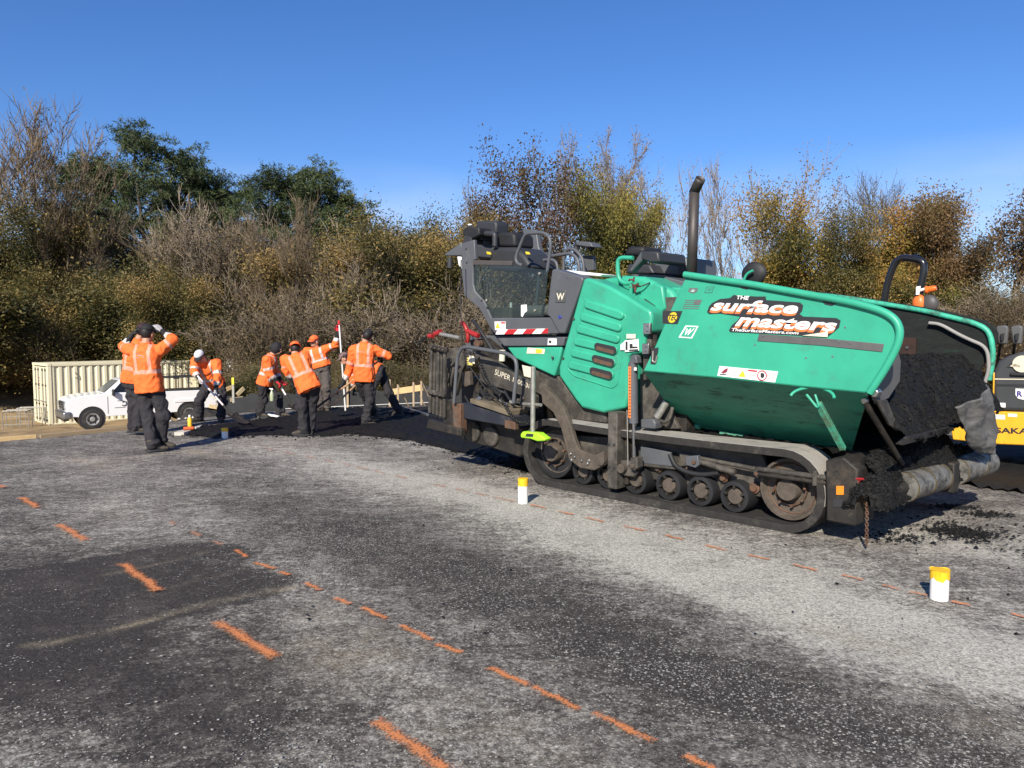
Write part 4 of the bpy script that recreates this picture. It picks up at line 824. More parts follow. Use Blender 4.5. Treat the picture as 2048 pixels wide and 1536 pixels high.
for (u0, v0, u1, v1) in ((1286, 646, 1300, 668), (1284, 687, 1297, 708)):
    h = plate('hinge', rect(u0, v0, u1, v1), .05, .03, STEEL, bev=.003)
    for vv in (v0 + 6, v1 - 6): disc('bolt', PX(u1 - 6, vv, .045), .010, .044, .012, GREY, h, 10, .002)
plate('hinge_post', [(1290, 668), (1302, 664), (1302, 700), (1292, 760), (1286, 760), (1286, 706)], .12, .1, GREYD)
st = sticker([(1249, 681), (1277, 678), (1278, 701), (1250, 704)], .066, WHITE)
for px_ in ([(1251, 683), (1255, 683), (1255, 700), (1251, 700)], [(1259, 688), (1265, 687), (1265, 693), (1275, 693), (1275, 696), (1259, 697)], [(1258, 699), (1276, 698), (1276, 701), (1258, 702)]): plate('diagram', px_, .060, .002, BLK, st, bev=0)
sticker(rect(1253, 668, 1271, 677), .066, CREAMY); sticker([(1241, 689), (1249, 683), (1249, 700), (1241, 700)], .066, WHITE)
# sliding column, level cylinder and its scale
col = MB().box(((PX(1225, 900, -.12)[0]), -.05, .5), (.115, .15, .76)).build('guide_column', GREYD, PV, bevel=.01)
xc = PX(1222, 900, -.12)[0]
for z in (.33, .56):
    for dx in (-.02, .045): MB().cyl((xc + dx, -.135, z), (xc + dx, -.10, z), .013, n=12).build('bolt_hole', BLK, col)
lbox('column_web', xc + .085, xc + .13, -.02, .06, .16, .84, DARK)
pc = [P3(1266, 725, -.06), P3(1267, 846, -.06)]; rod('level_cylinder', pc, .045, GREY, n=20); rod('cylinder_rod', [P3(1267, 846, -.06), P3(1268, 915, -.06)], .017, CHROME, n=14)
plate('cylinder_eye', [(1258, 727), (1261, 712), (1266, 709), (1272, 712), (1275, 727)], -.10, .08, GREY, bev=.01)
sc_ = plate('scale_tape', [(1256.5, 733), (1262, 733), (1261.5, 837), (1256.5, 835)], -.108, .004, ORNG, bev=0)
for k in range(16): plate('tick', rect(1257.5, 737 + k * 6.2, 1261, 738.4 + k * 6.2), -.111, .002, BLK, sc_, bev=0)
plate('scale_mark', rect(1268, 735, 1273, 741), -.112, .002, WHITE, bev=0)
plate('clevis', [(1260, 915), (1274, 915), (1275, 936), (1268, 942), (1260, 938)], -.12, .1, GREYD, bev=.01); disc('pin', PX(1265, 932, -.13), .022, -.14, .04, HUB)
plate('link_arm', [(1240, 920), (1258, 922), (1275, 945), (1268, 955), (1248, 952), (1238, 942)], -.06, .06, GREYD, bev=.012); disc('pin', PX(1243, 937, -.1), .045, -.12, .08, HUB)
rod('cable', [P3(1254, 820, -.11), P3(1256, 930, -.11)], .004, GALV, n=5)
plate('step_bracket', rect(1243, 832, 1257, 848), .02, .12, GREY)

# ---------------- tow arm and its curved leg
arm = plate('tow_arm', [(959, 712), (990, 722), (1036, 753), (1062, 764), (1063, 792), (1040, 790), (1000, 776), (975, 772), (958, 760)], -.12, .07, GREYD, bev=.008)
ltext('SUPER 1700-3i', [(989, 749), (1058, 777), (1059, 768), (991, 738)], -.128, CREAMY, arm, 0.0)
plate('tow_arm_leg', [(1082, 772), (1090, 776), (1106, 790), (1126, 816), (1139, 846), (1147, 875), (1157, 899), (1188, 911), (1206, 903), (1209, 930), (1188, 941), (1160, 936), (1138, 920), (1131, 893), (1122, 857), (1106, 825), (1084, 806)], -.10, .06, HUB, bev=.008)
for u, v in ((1141, 908), (1149, 914), (1143, 920), (1163, 921), (1175, 927), (1178, 921), (1203, 925)): disc('bolt', PX(u, v, -.11), .016, -.12, .03, STEEL, n=8, bev=.003)
disc('pivot', PX(1203, 922, -.1), .045, -.12, .05, HUB)
plate('arm_joint', [(1040, 790), (1050, 786), (1066, 792), (1066, 818), (1046, 822), (1038, 808)], -.13, .1, GREYD, bev=.01)
for u, v in ((1046, 796), (1048, 816), (1036, 800)): disc('bolt', PX(u, v, -.14), .018, -.15, .03, HUB, n=8)
rod('sensor_pipe', [P3(1066.5, 733, -.3), P3(1065.5, 866, -.3)], .026, GALV, n=16); rod('pipe_clamp', [P3(1047, 808, -.2), P3(1082, 810, -.3)], .018, GALV)
sn = plate('slope_sensor', [(1040, 868), (1045, 863), (1075, 866), (1084, 873), (1090, 876), (1089, 882), (1074, 883), (1060, 878), (1041, 876)], -.36, .10, mat('lime plastic', (0.36, 0.68, 0.03), .4, var=.05), bev=.014)
plate('sensor_screen', [(1053, 867), (1067, 868), (1065, 874), (1050, 873)], -.365, .006, BLK, sn, bev=.002)
# guard hoop, screed
rod('guard_hoop', [P3(908, 806, -.34), P3(915, 712, -.34), P3(924, 695, -.34), P3(938, 694, -.34), P3(1014, 707, -.34), P3(1031, 718, -.34), P3(1034, 735, -.34), P3(1027, 806, -.34)], .021, GREY, rb=.05, n=12)
lbox('screed_frame', -3.05, -1.62, .3, 1.95, .3, 1.1, DARK)
plate('screed_body', [(924, 828), (1046, 856), (1048, 908), (1038, 914), (990, 898), (926, 880)], .0, 2.0, DARK, bev=.015)
for u, v, r in ((948, 862, .13), (985, 872, .12)): disc('motor_cover', PX(u, v, 0), r, -.05, .06, GREYD, bev=.02)
plate('screed_beam', [(921, 805), (1028, 832), (1029, 855), (921, 836)], -.25, .25, mat('dark blue black steel', (.02, .022, .03), .5, var=.2, vs=6, dirt=(.06, .055, .05), damt=.3), bev=.01)
plate('walk_plate', [(940, 797), (1018, 821), (1018, 832), (940, 806)], -.28, .3, mat('dusty brown plate', (.13, .105, .07), .8, var=.3), bev=.006)
plate('beam_bracket', [(904, 806), (921, 808), (921, 870), (908, 868)], -.3, .1, RUST); plate('beam_bracket', [(1009, 840), (1030, 845), (1030, 860), (1009, 856)], -.3, .06, RUST)
plate('end_gate', [(887, 800), (908, 806), (922, 812), (922, 872), (886, 846)], -.26, .04, DARK, bev=.006); plate('end_gate_skid', [(856, 838), (922, 858), (922, 873), (852, 856)], -.32, .07, DARK, bev=.012)
for k, (a, b) in enumerate(((858, 862), (866, 869), (873, 875), (880, 881), (887, 888))): plate('slat', [(b - 2.3, 688 + k * 1.8), (b + 2.3, 688 + k * 1.8), (a + 2.3, 826 + k * 2.5), (a - 2.3, 825 + k * 2.5)], -.30 + .03 * (k % 2), .03, GREYD, bev=.004)
plate('slat_clamp', [(859, 690), (893, 698), (892, 706), (858, 697)], -.335, .04, DARK); plate('slat_clamp', [(853, 778), (888, 786), (887, 795), (852, 786)], -.335, .04, GREYD)
for u in range(4): disc('bolt', PX(862 + u * 8, 694 + u * 2, -.34), .013, -.35, .02, HUB, n=8); disc('bolt', PX(857 + u * 8, 784 + u * 2, -.34), .013, -.35, .02, HUB, n=8)
plate('side_plate', [(893, 700), (912, 694), (960, 712), (950, 722), (936, 716), (923, 742), (912, 790), (893, 800)], -.05, .05, GREYD, bev=.008)
disc('pivot_cover', PX(898, 760, -.1), .10, -.14, .1, HUB, bev=.02); disc('bolt', PX(895, 760, -.15), .03, -.16, .03, DARK)
plate('link_plate', [(924, 745), (938, 742), (940, 770), (930, 774), (924, 768)], -.16, .06, HUB); rod('brace', [P3(900, 775, -.16), P3(908, 735, -.16)], .02, GREYD); rod('brace', [P3(895, 740, -.16), P3(912, 720, -.16)], .016, GREYD)
for i in range(9):
    r_ = random.Random(i + 40); u, v = r_.uniform(925, 1020), r_.uniform(770, 800); u2, v2 = u + r_.uniform(15, 45), v + r_.uniform(10, 26)
    rod('hose', [P3(u, v, -.12), P3((u + u2) / 2 + r_.uniform(-8, 8), v2 + r_.uniform(-10, 6), -.17), P3(min(u2, 1050), v2, -.12)], r_.choice((.009, .012, .015)), BLACK, n=7, rb=.12)
def coil(a, b, turns, r, n_=9):
    p, q = P3(*a), P3(*b); d = (q - p); L_ = d.length; d.normalize(); x = d.orthogonal().normalized(); y = d.cross(x); k = turns * n_
    return [p + d * (L_ * i / k) + (x * math.cos(6.283 * i / n_) + y * math.sin(6.283 * i / n_)) * r + Vector((0, 0, -.10 * math.sin(math.pi * i / k))) for i in range(k + 1)]
for a, b, tn_ in (((928, 690, -.3), (941, 735, -.3), 14), ((947, 700, -.32), (1000, 790, -.3), 24), ((1000, 790, -.3), (1055, 845, -.32), 18)): MB().tube(coil(a, b, tn_, .016), .006, 5).build('coiled_cable', BLACK, PV)
rod('cable', [P3(941, 735, -.3), P3(965, 770, -.3), P3(985, 790, -.3), P3(995, 800, -.28)], .006, BLACK, rb=.2, n=6)
rod('cable', [P3(922, 520, -.05), P3(921, 620, -.1), P3(925, 690, -.3)], .007, BLACK, n=6)
for i, (u, v) in enumerate(((958, 795), (1000, 800), (1010, 806), (1020, 803), (955, 797))): MB().cyl(P3(u, v, -.2), P3(u + 5, v + 3, -.2), .016, n=8).build('fitting', (STEEL, GALV)[i % 2], PV)
# red fittings and hydraulics over the screed
rod('red_hook', [P3(923, 645, -.1), P3(931, 652, -.1), P3(937, 670, -.1), P3(934, 685, -.1)], .026, RED, n=8); rod('red_coupling', [P3(935, 662, -.1), P3(957, 672, -.1)], .03, RED); rod('red_coupling', [P3(870, 668, -.1), P3(881, 664, -.1)], .035, RED); rod('red_coupling', [P3(858, 672, -.1), P3(866, 672, -.1)], .03, RED)
rod('crank_screw', [P3(880, 668, -.1), P3(920, 676, -.1)], .024, GALV); rod('hose', [P3(835, 690, -.1), P3(848, 676, -.1), P3(860, 670, -.1)], .012, BLACK, n=6); rod('hose', [P3(945, 640, .0), P3(960, 660, -.05), P3(985, 700, -.05)], .02, BLACK, n=8)
plate('screed_bracket', [(938, 680), (968, 676), (998, 700), (1000, 730), (975, 712), (945, 700)], .0, .1, DARK); disc('pulley', PX(957, 687, -.05), .05, -.08, .06, RUST)
rod('canister', [P3(1005, 700, .0), P3(1004, 722, .0)], .035, CREAMY, n=14); rod('canister', [P3(941, 715, -.02), P3(941, 730, -.02)], .045, mat('yellowed label', (.6, .48, .14), .5), n=14)
sticker([(1044, 730), (1062, 734), (1063, 756), (1048, 752)], .05, CREAMY); sticker([(938, 710), (950, 713), (949, 728), (937, 724)], -.13, CREAMY)
rod('chain_guard', [P3(892, 700, -.2), P3(890, 800, -.2)], .008, BLACK, n=6)

# ---------------- operator's platform
lbox('platform', -2.85, -1.05, .2, 2.0, 1.36, 1.62, GREY); lbox('platform_support', -2.6, -1.0, .4, 1.8, 1.05, 1.36, DARK)
plate('deck_rail', [(993, 676), (1129, 674), (1126, 692), (1008, 693)], .08, .2, GREY, bev=.012)
low = plate('lower_side_panel', [(1013, 694), (1124, 693), (1118, 722), (1108, 753), (1097, 748), (1052, 727), (1030, 717)], .1, .1, GREEN, bev=.02, seg=3)
sticker([(1055, 695), (1090, 698), (1088, 708), (1053, 707)], .098, CREAMY); sticker([(1072, 698), (1084, 699), (1083, 706), (1071, 706)], .094, YEL); sticker([(1096, 677), (1113, 677), (1113, 690), (1095, 690)], .078, WHITE); plate('pictogram', [(1097, 681), (1103, 681), (1102, 687), (1098, 686)], .072, .002, BLK, bev=0)
side = plate('cab_side_frame', [(922, 487), (948, 479), (951, 519), (945, 521), (946, 568), (949, 582), (969, 604), (982, 636), (1100, 635), (1128, 630), (1128, 667), (991, 669), (980, 656), (959, 618), (928, 591), (923, 544)], .08, .05, GREY, bev=.01)
for u, v in ((932, 498), (933, 525), (974, 615), (963, 601)): disc('bolt_hole', PX(u, v, .075), .012, .073, .01, BLK, side, 10, 0)
lbox('roof_wedge', 0, 0, 0, 0, 0, 0, GREY) if False else MB().prism([PX(u, v, .1) for u, v in ((886, 511), (893, 505), (922, 485), (925, 511), (900, 512))], .1, 1.7).build('rear_canopy', GREY, PV, bevel=.012)
rod('work_light', [P3(900, 515, .1), P3(900, 536, .1)], .035, PLASTIC, n=12); plate('lamp_bracket', [(914, 512), (924, 514), (925, 540), (917, 530)], .12, .06, WHITE)
plate('antenna_base', [(924, 462), (933, 452), (958, 455), (958, 470), (944, 478), (926, 472)], .3, .3, BLACK, bev=.02); plate('antenna_neck', [(930, 470), (942, 472), (943, 487), (925, 487)], .3, .2, PLASTIC); MB().ell(P3(940, 450, .4), (.03, .03, .015)).build('antenna', WHITE, PV)
plate('antenna_arm', [(952, 462), (966, 464), (964, 480), (953, 480)], .4, .25, PLASTIC, bev=.02)
str_ = [plate('warning_stripe', [(991, 669), (995, 659), (1096, 657), (1096, 667)], .074, .004, WHITE, bev=0)]
for k in range(3): a = 1008 + k * 37; plate('red_band', [(a, 668.6 - k * .8), (a + 8, 658.7 - k * .7), (min(a + 27, 1096), 658.4 - k * .7), (min(a + 18, 1095.6), 668.3 - k * .8)], .070, .003, REDP, str_[0], bev=0)
st = sticker([(989, 643), (1011, 643), (1011, 660), (990, 660)], .078, WHITE); plate('warning_triangle', [(995, 645), (1000, 656), (991, 656)], .072, .002, YEL, st, bev=0); plate('red_heading', rect(1002, 644, 1010, 647), .072, .002, REDP, st, bev=0)
gl = plate('side_window', [(945, 521), (1022, 531), (1035, 532), (1096, 541), (1087, 633), (982, 636), (971, 603), (948, 579)], .10, .008, TINT, bev=0)
plate('window_rail', [(944, 520), (1024, 522), (1023, 531), (945, 530)], .085, .04, mat('brown grey rubber', (.06, .054, .05), .7), bev=.006)
sticker([(1042, 610), (1053, 609), (1054, 622), (1049, 626), (1045, 634), (1042, 632)], .098, WHITE, name='torn_paper')
for u, v in ((1078, 547), (1069, 621), (972, 601)): disc('window_bolt', PX(u, v, .09), .016, .085, .02, GALV, n=12)
rod('grab_bar', [P3(1072, 610, .14), P3(1078, 552, .14), P3(1082, 545, .14)], .018, GREY)
rod('handrail', [P3(1045, 531, .12), P3(1034, 527, .12), P3(1031, 515, .12), P3(1050, 467, .12), P3(1087, 465, .12), P3(1099, 474, .12), P3(1102, 490, .12), P3(1094, 545, .12)], .019, GREY, rb=.07, n=12)
rod('handrail', [P3(1068, 530, 1.0), P3(1078, 516, 1.0), P3(1124, 509, 1.0), P3(1143, 506, 1.0), P3(1157, 520, 1.0), P3(1159, 545, 1.0)], .022, GREY, rb=.08); rod('handrail', [P3(1127, 541, 1.6), P3(1128, 505, 1.6), P3(1140, 496, 1.6), P3(1154, 502, 1.6), P3(1166, 519, 1.6), P3(1168, 545, 1.6)], .024, GREY, rb=.08); rod('handrail', [P3(1076, 531, .7), P3(1084, 520, .7), P3(1106, 519, .7), P3(1114, 527, .7), P3(1116, 545, .7)], .018, GREY, rb=.06)
plate('far_panel', [(1044, 458), (1072, 460), (1077, 495), (1084, 508), (1085, 523), (1068, 523), (1052, 490)], 1.8, .08, GREY, bev=.012)
plate('far_panel', [(1165, 512), (1186, 511), (1187, 540), (1166, 543)], 1.8, .06, GREY); rod('console_arch', [P3(1153, 515, 1.7), P3(1152, 488, 1.7), P3(1180, 490, 1.7), P3(1184, 500, 1.7)], .035, PLASTIC, rb=.05); plate('console_arch_top', [(1151, 482), (1180, 484), (1186, 494), (1172, 494), (1152, 491)], 1.6, .2, GREY, bev=.015)
def seat(y, du, dv):
    q = lambda L_: [(u + du, v + dv) for u, v in L_]
    plate('headrest', q([(992, 466), (996, 463), (1022, 464), (1029, 468), (1030, 494), (992, 493)]), y, .34, BLACK, bev=.04, seg=4)
    plate('seat_back', q([(981, 494), (1030, 494), (1048, 510), (1064, 535), (1030, 545), (975, 540)]), y - .05, .48, PLASTIC, bev=.05, seg=4)
    rod('armrest', [P3(972 + du, 467 + dv, y - .08), P3(990 + du, 468 + dv, y - .08), P3(990 + du, 492 + dv, y - .08)], .035, PLASTIC, rb=.03)
    for k in (0, 1): plate('belt_anchor', q([(972 + k * 78, 503), (978 + k * 78, 504), (980 + k * 78, 509), (974 + k * 78, 509)]), y - .1, .03, YEL, bev=.004)
seat(.45, 0, 0)
plate('rear_backrest', [(951, 444), (955, 441), (988, 441), (993, 446), (992, 468), (952, 470)], .5, .22, PLASTIC, bev=.03, seg=3)
plate('rear_cushion', [(950, 478), (985, 478), (985, 520), (955, 520)], .6, .5, PLASTIC, bev=.03)
lbox('seat_cushion', -2.05, -1.45, .35, .95, 1.84, 1.97, mat('dusty seat cloth', (.16, .155, .14), .9, var=.2), bev=.05); lbox('seat_base', -2.0, -1.5, .4, .9, 1.62, 1.84, PLASTIC)
lbox('control_console', -2.55, -2.15, .3, .8, 1.62, 1.95, GREYD, bev=.03)
for k in range(3): MB().cyl((-2.45 + k * .1, .5, 1.95), (-2.45 + k * .1, .5, 2.02), .016, n=8).build('control_knob', (BLACK, WHITE, BLACK)[k], PV)
door = plate('cab_door', [(1104, 539), (1110, 538), (1164, 554), (1166, 560), (1129, 667), (1118, 667), (1100, 635), (1093, 629), (1101, 560)], .06, .18, GREY, bev=.014)
em = plate('emblem', [(1111, 580), (1131, 580), (1130, 605), (1110, 605)], .052, .01, mat('worn emblem', (.13, .13, .12), .4, metal=.5), door, bev=.003)
ltext('W', [(1113, 600), (1128, 600), (1129, 586), (1113, 586)], .050, CREAMY, door, .02)
disc('keyhole', PX(1119, 634, .05), .02, .05, .02, mat('blue cap', (.03, .04, .25), .4), door)
for u in (1134, 1142): disc('bolt', PX(u, 554, .05), .008, .05, .02, STEEL, door, 8, 0)
# hood-top fittings
rod('green_handrail', [P3(1266, 516, .25), P3(1241, 515, .25), P3(1235, 523, .25), P3(1237, 558, .25), P3(1250, 568, .25), P3(1266, 564, .25)], .022, GREEN, rb=.06, n=12)
rod('handrail_foot', [P3(1262, 566, .25), P3(1262, 590, .27)], .020, GREEN)
plate('display_arm', [(1262, 545), (1258, 540), (1281, 503), (1292, 503), (1290, 514)], .55, .1, GREY, bev=.015); plate('display', [(1282, 502), (1316, 503), (1319, 524), (1300, 526), (1281, 518)], .5, .5, PLASTIC, bev=.02)
plate('rear_console', [(1309, 519), (1373, 514), (1376, 552), (1310, 550)], 1.1, .6, GREY, bev=.02); plate('console_pocket', [(1256, 528), (1299, 529), (1309, 548), (1250, 546)], .9, .3, PLASTIC, bev=.02)
plate('console_recess', [(1356, 530), (1373, 530), (1373, 550), (1357, 549)], 1.09, .02, BLK)
plate('helper_seat', [(1247, 512), (1251, 497), (1260, 492), (1284, 493), (1290, 500), (1279, 513)], 1.5, .4, BLACK, bev=.05, seg=3)
for i in range(6):
    r_ = random.Random(90 + i); a = P3(1262 + r_.uniform(-6, 10), 568 + r_.uniform(-6, 14), .26)
    rod('cord_bundle', [a, a + Vector((r_.uniform(-.06, .08), r_.uniform(-.05, .02), r_.uniform(-.08, .04))), a + Vector((r_.uniform(-.05, .1), 0, r_.uniform(-.1, .06)))], .009, mat('red brown cord', (.10, .03, .025), .7), n=6, rb=.05)
rod('cord', [P3(1268, 575, .27), P3(1285, 572, .3), P3(1300, 565, .35)], .007, BLACK, n=6)
# exhaust stack
a = P3(1383, 560, .62); b = P3(1389, 383, .62); dq = Vector((.62, -.25, .74)).normalized(); ex = MB(); ex.tube([a, b], .050, 20, caps=False)
ex.lathe([(.050, -.03), (.050, .10), (.0505, .135)], b + dq * .01, dq, 20); ex.f = [f_ for f_ in ex.f if len(f_) == 4]; ex.mi = [0] * len(ex.f)
e = ex.build('exhaust_stack', mat('warm dark steel', (.075, .066, .06), .55, metal=.5, var=.25, vs=5), PV, angle=60); so = e.modifiers.new('wall', 'SOLIDIFY'); so.thickness = .004

# ---------------- hopper
WOUT = [(1370, 556), (1500, 575), (1640, 598), (1700, 610), (1762, 626), (1788, 643), (1796, 663), (1791, 690), (1768, 735), (1737, 786), (1600, 773), (1450, 757), (1286, 742), (1311, 690), (1340, 622)]
wing = plate('hopper_wing', WOUT, -.30, .035, GREEN, bev=.01)
rod('wing_rim', [P3(1369, 549, -.31), P3(1500, 568, -.31), P3(1700, 604, -.31), P3(1764, 621, -.31), P3(1792, 639, -.31), P3(1801, 663, -.31), P3(1795, 692, -.31), P3(1772, 736, -.31), P3(1739, 786, -.31)], .028, GREEN, rb=.10, n=14)
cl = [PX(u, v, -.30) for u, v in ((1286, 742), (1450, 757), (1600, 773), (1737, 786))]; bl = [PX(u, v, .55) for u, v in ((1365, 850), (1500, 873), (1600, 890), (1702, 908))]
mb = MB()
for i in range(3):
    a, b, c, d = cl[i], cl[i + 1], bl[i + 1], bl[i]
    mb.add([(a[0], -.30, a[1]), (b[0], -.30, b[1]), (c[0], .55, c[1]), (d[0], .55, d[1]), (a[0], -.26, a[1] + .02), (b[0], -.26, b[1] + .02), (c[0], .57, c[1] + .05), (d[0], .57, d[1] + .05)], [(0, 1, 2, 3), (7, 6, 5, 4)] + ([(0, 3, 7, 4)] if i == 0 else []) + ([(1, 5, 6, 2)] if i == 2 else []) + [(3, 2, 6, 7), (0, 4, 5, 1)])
mb.build('hopper_floor_wing', GREEN_SHADED, PV)
# step bar and its ring under the crease
rb_ = [Vector((PX(1592 + 0, 790, -.32)[0], -.30, PX(1592, 790, -.32)[1]))]
cx_, cz_ = PX(1626, 795, -.30); ringp = [Vector((cx_ + .17 * math.cos(t), -.30 + .16 * math.sin(t) * .3 - .02, cz_ + .075 * math.sin(t))) for t in np.linspace(.05, math.pi - .05, 14)]
rod('step_ring', ringp, .012, GREEN, rb=0.0001, n=8)
st_ = [(1613, 789), (1621, 789), (1632, 813), (1694, 896), (1676, 898), (1642, 815), (1637, 818), (1630, 812)]
mb = MB(); A0, B0 = P3(1636, 806, -.28), P3(1686, 898, .02); dirv = (B0 - A0).normalized(); R_ = Matrix((dirv, Vector((0, 1, 0)).cross(dirv).normalized(), dirv.cross(Vector((0, 1, 0)).cross(dirv)).normalized())).transposed()
mb.box((A0 + B0) / 2, ((B0 - A0).length, .05, .04), R_).build('prop_bar', mat('green paint worn', (.05, .30, .19), .6, var=.3, vs=18, dirt=(.10, .10, .05), damt=.6, ds=14, bump=.4, bs=60), PV, bevel=.006)
rod('prop_fork', [P3(1613, 789, -.29), P3(1634, 815, -.29), P3(1638, 812, -.29), P3(1630, 789, -.29)], .010, GREEN, n=6, rb=.01)
# far wing, same outline on the far side
FO = [(x, z) for x, z in [PX(u, v, -.30) for u, v in WOUT]]
MB().prism([(x - .04 * (x > 2), z - .02) for x, z in FO], 2.47, 2.505).build('hopper_wing', mat('tar coated wing', (.007, .009, .008), .85, var=.5, vs=6, dirt=(.015, .05, .035), damt=.12, ds=5, stretch=(1, 1, 3), bump=.3, bs=30), PV, bevel=.01)
MB().tube(bend([(x, 2.46, z) for x, z in [PX(u, v, 2.46) for u, v in ((1585, 584), (1700, 597), (1850, 622), (1945, 645), (1974, 658), (1984, 682), (1986, 715), (1978, 760))]], .08), .027, 12).build('wing_rim', mat('green paint scuffed', (.045, .36, .23), .45, var=.25, vs=8, dirt=(.03, .05, .04), damt=.5, ds=9), PV, angle=60)
mb = MB()
for i in range(3):
    a, b, c, d = cl[i], cl[i + 1], bl[i + 1], bl[i]; mb.add([(a[0], 2.47, a[1]), (b[0], 2.47, b[1]), (c[0], 1.65, c[1]), (d[0], 1.65, d[1])], [(0, 1, 2, 3)])
mb.build('hopper_floor_wing', DARK, PV)
MB().prism([(.40, 1.34), (.72, 1.95), (.80, 1.95), (.52, 1.34)], -.2, 2.42).build('hopper_back_wall', DARK, PV); MB().prism([(.40, .5), (.40, 1.33), (.52, 1.33), (.52, .5)], .62, 1.6).build('hopper_back_wall', DARK, PV); lbox('hopper_bottom', .3, 2.1, .5, 1.7, .5, .66, DARK)
MB().prism([(1.25, 1.2), (1.25, 1.62), (1.62, 1.60), (1.62, 1.2)], 2.43, 2.465).build('wear_plate', mat('dark rust plate', (.03, .014, .01), .8, var=.4, vs=9), PV)
for z in (1.3, 1.5):
    for x in (1.33, 1.54): MB().cyl((x, 2.43, z), (x, 2.415, z), .016, n=8).build('bolt', STEEL, PV)
rod('wing_hose', [PX3 for PX3 in (P3(1858, 646, 2.42), P3(1880, 648, 2.42), P3(1915, 668, 2.42), P3(1940, 680, 2.42), P3(1965, 690, 2.42), P3(1976, 705, 2.42), P3(1978, 740, 2.42), P3(1968, 770, 2.42))], .018, mat('pale hose', (.25, .24, .22), .7), rb=.1)
xplate('front_deflector', [(1747, 787), (1770, 742), (1797, 704), (1802, 722), (1800, 762), (1778, 796), (1757, 808)], 2.22, .03, mat('dusty grey plate', (.10, .097, .092), .6, var=.15, vs=6))
plate('wing_hinge', [(1742, 784), (1750, 776), (1758, 784), (1752, 796), (1744, 794)], -.30, .08, STEEL, bev=.01)
rod('front_strut', [P3(1731, 806, -.24), Vector((2.22, .35, .62))], .022, DARK); rod('strut_pin', [P3(1726, 803, -.27), P3(1734, 800, -.24)], .02, STEEL)
xplate('front_apron', [(1795, 888), (1815, 874), (1893, 855), (1894, 866), (1806, 891)], 2.40, .02, DARK); xplate('front_apron_wing', [(1754, 800), (1775, 800), (1795, 850), (1797, 862), (1780, 850)], 2.25, .02, GREYD)
# crumpled rubber flap hanging from the far wing
fl = [(1975, 768), (1984, 800), (1990, 835), (1994, 865), (1988, 890), (1979, 908)]; fr_ = [(1912, 815), (1920, 835), (1926, 858), (1934, 878), (1942, 893), (1958, 906)]
def flapfn(u, v):
    t = v * 5; i = min(4, int(t)); k = t - i; A_ = Vector(fr_[i]).lerp(Vector(fr_[i + 1]), k); B_ = Vector(fl[i]).lerp(Vector(fl[i + 1]), k); p = A_.lerp(B_, u); y, z = PC(p.x, p.y, 2.50)
    n_ = mnoise.fractal(Vector((u * 2.2, v * 3.5, 2)), 1, 2, 3); return (2.50 + n_ * .03 + .012 * math.sin(u * 17 + v * 6) + .07 * math.sin(u * 3.1), y, z)
fo = MB().grid(flapfn, 24, 34).build('rubber_flap', mat('dusty grey rubber sheet', (.12, .115, .105), .75, var=.35, vs=6, stretch=(1, 1, 3), dirt=(.04, .04, .04), damt=.45, ds=5, bump=.4, bs=22), PV, angle=80); so = fo.modifiers.new('thickness', 'SOLIDIFY'); so.thickness = .012
# front box, push roller, chain
fb = MB().prism([(1.84, .18), (1.82, .66), (1.96, .70), (2.07, .62), (2.07, .18)], -.14, .22).build('front_block', DARK, PV, bevel=.015)
plate('reflector', rect(1672, 972, 1687, 990), -.15, .012, AMBER, fb, bev=.003); plate('pocket', rect(1667, 998, 1686, 1014), -.147, .008, BLK, fb, bev=0)
lbox('front_beam', 1.95, 2.1, .1, 2.1, .3, .62, DARK)
RSTEEL = mat('smeared roller steel', (.24, .23, .205), .5, metal=.45, var=.3, vs=9, dirt=(.02, .019, .017), damt=.62, ds=7, bump=.2, bs=30)
ra, rbb = Vector((2.2, .0, .43)), Vector((2.42, 2.15, .47)); dv = rbb - ra
rod('push_roller', [ra + dv * .16, ra + dv * .46], .115, RSTEEL, n=28); rod('push_roller', [ra + dv * .60, ra + dv * .92], .115, RSTEEL, n=28); rod('roller_axle', [ra - dv * .02, rbb], .05, DARK); plate('roller_mount', [(1845, 940), (1880, 930), (1890, 960), (1868, 975), (1850, 965)], 1.0, .15, DARK) if False else MB().box(ra + dv * .53 + Vector((-.02, 0, -.02)), (.2, .14, .26)).build('roller_mount', DARK, PV, bevel=.015)
for t in (.17, .31, .45, .61, .8): MB().lathe([(.1155, -.012), (.119, -.006), (.119, .006), (.1155, .012)], ra + dv * t, dv, 28).build('roller_ring', mat('brassy worn steel', (.30, .22, .10), .35, metal=.8, var=.3, vs=14), PV)
hk = rod('red_hook', [P3(1664, 956, -.10), P3(1727, 958, -.14)], .009, RED); rod('red_loop', [P3(1700, 958, -.13), P3(1703, 966, -.13), P3(1715, 966, -.13), P3(1722, 959, -.13)], .006, RED, rb=.01, n=6)
c0, c1 = P3(1716, 962, -.13), P3(1734, 1012, -.1); c2 = P3(1733, 1097, -.1); path = [c0.lerp(c1, k / 9) - Vector((0, 0, .02 * math.sin(k / 9 * 3.14))) for k in range(9)] + [c1.lerp(c2, k / 15) for k in range(15)]
link = None
for k in range(len(path) - 1):
    a, b = path[k], path[k + 1]; d = b - a; m_ = MB(); s_ = Vector((1, 0, 0)) if k % 2 else Vector((0, 1, 0)); s_ = (s_ - d.normalized() * s_.dot(d.normalized())).normalized() * .010; d = d * .62; c = (a + b) / 2
    m_.tube([c + d + s_ * .5, c + d * .6 + s_, c - d * .6 + s_, c - d + s_ * .5, c - d - s_ * .5, c - d * .6 - s_, c + d * .6 - s_, c + d - s_ * .5], .0048, 5, closed=True).build('chain_link', RUST, PV)
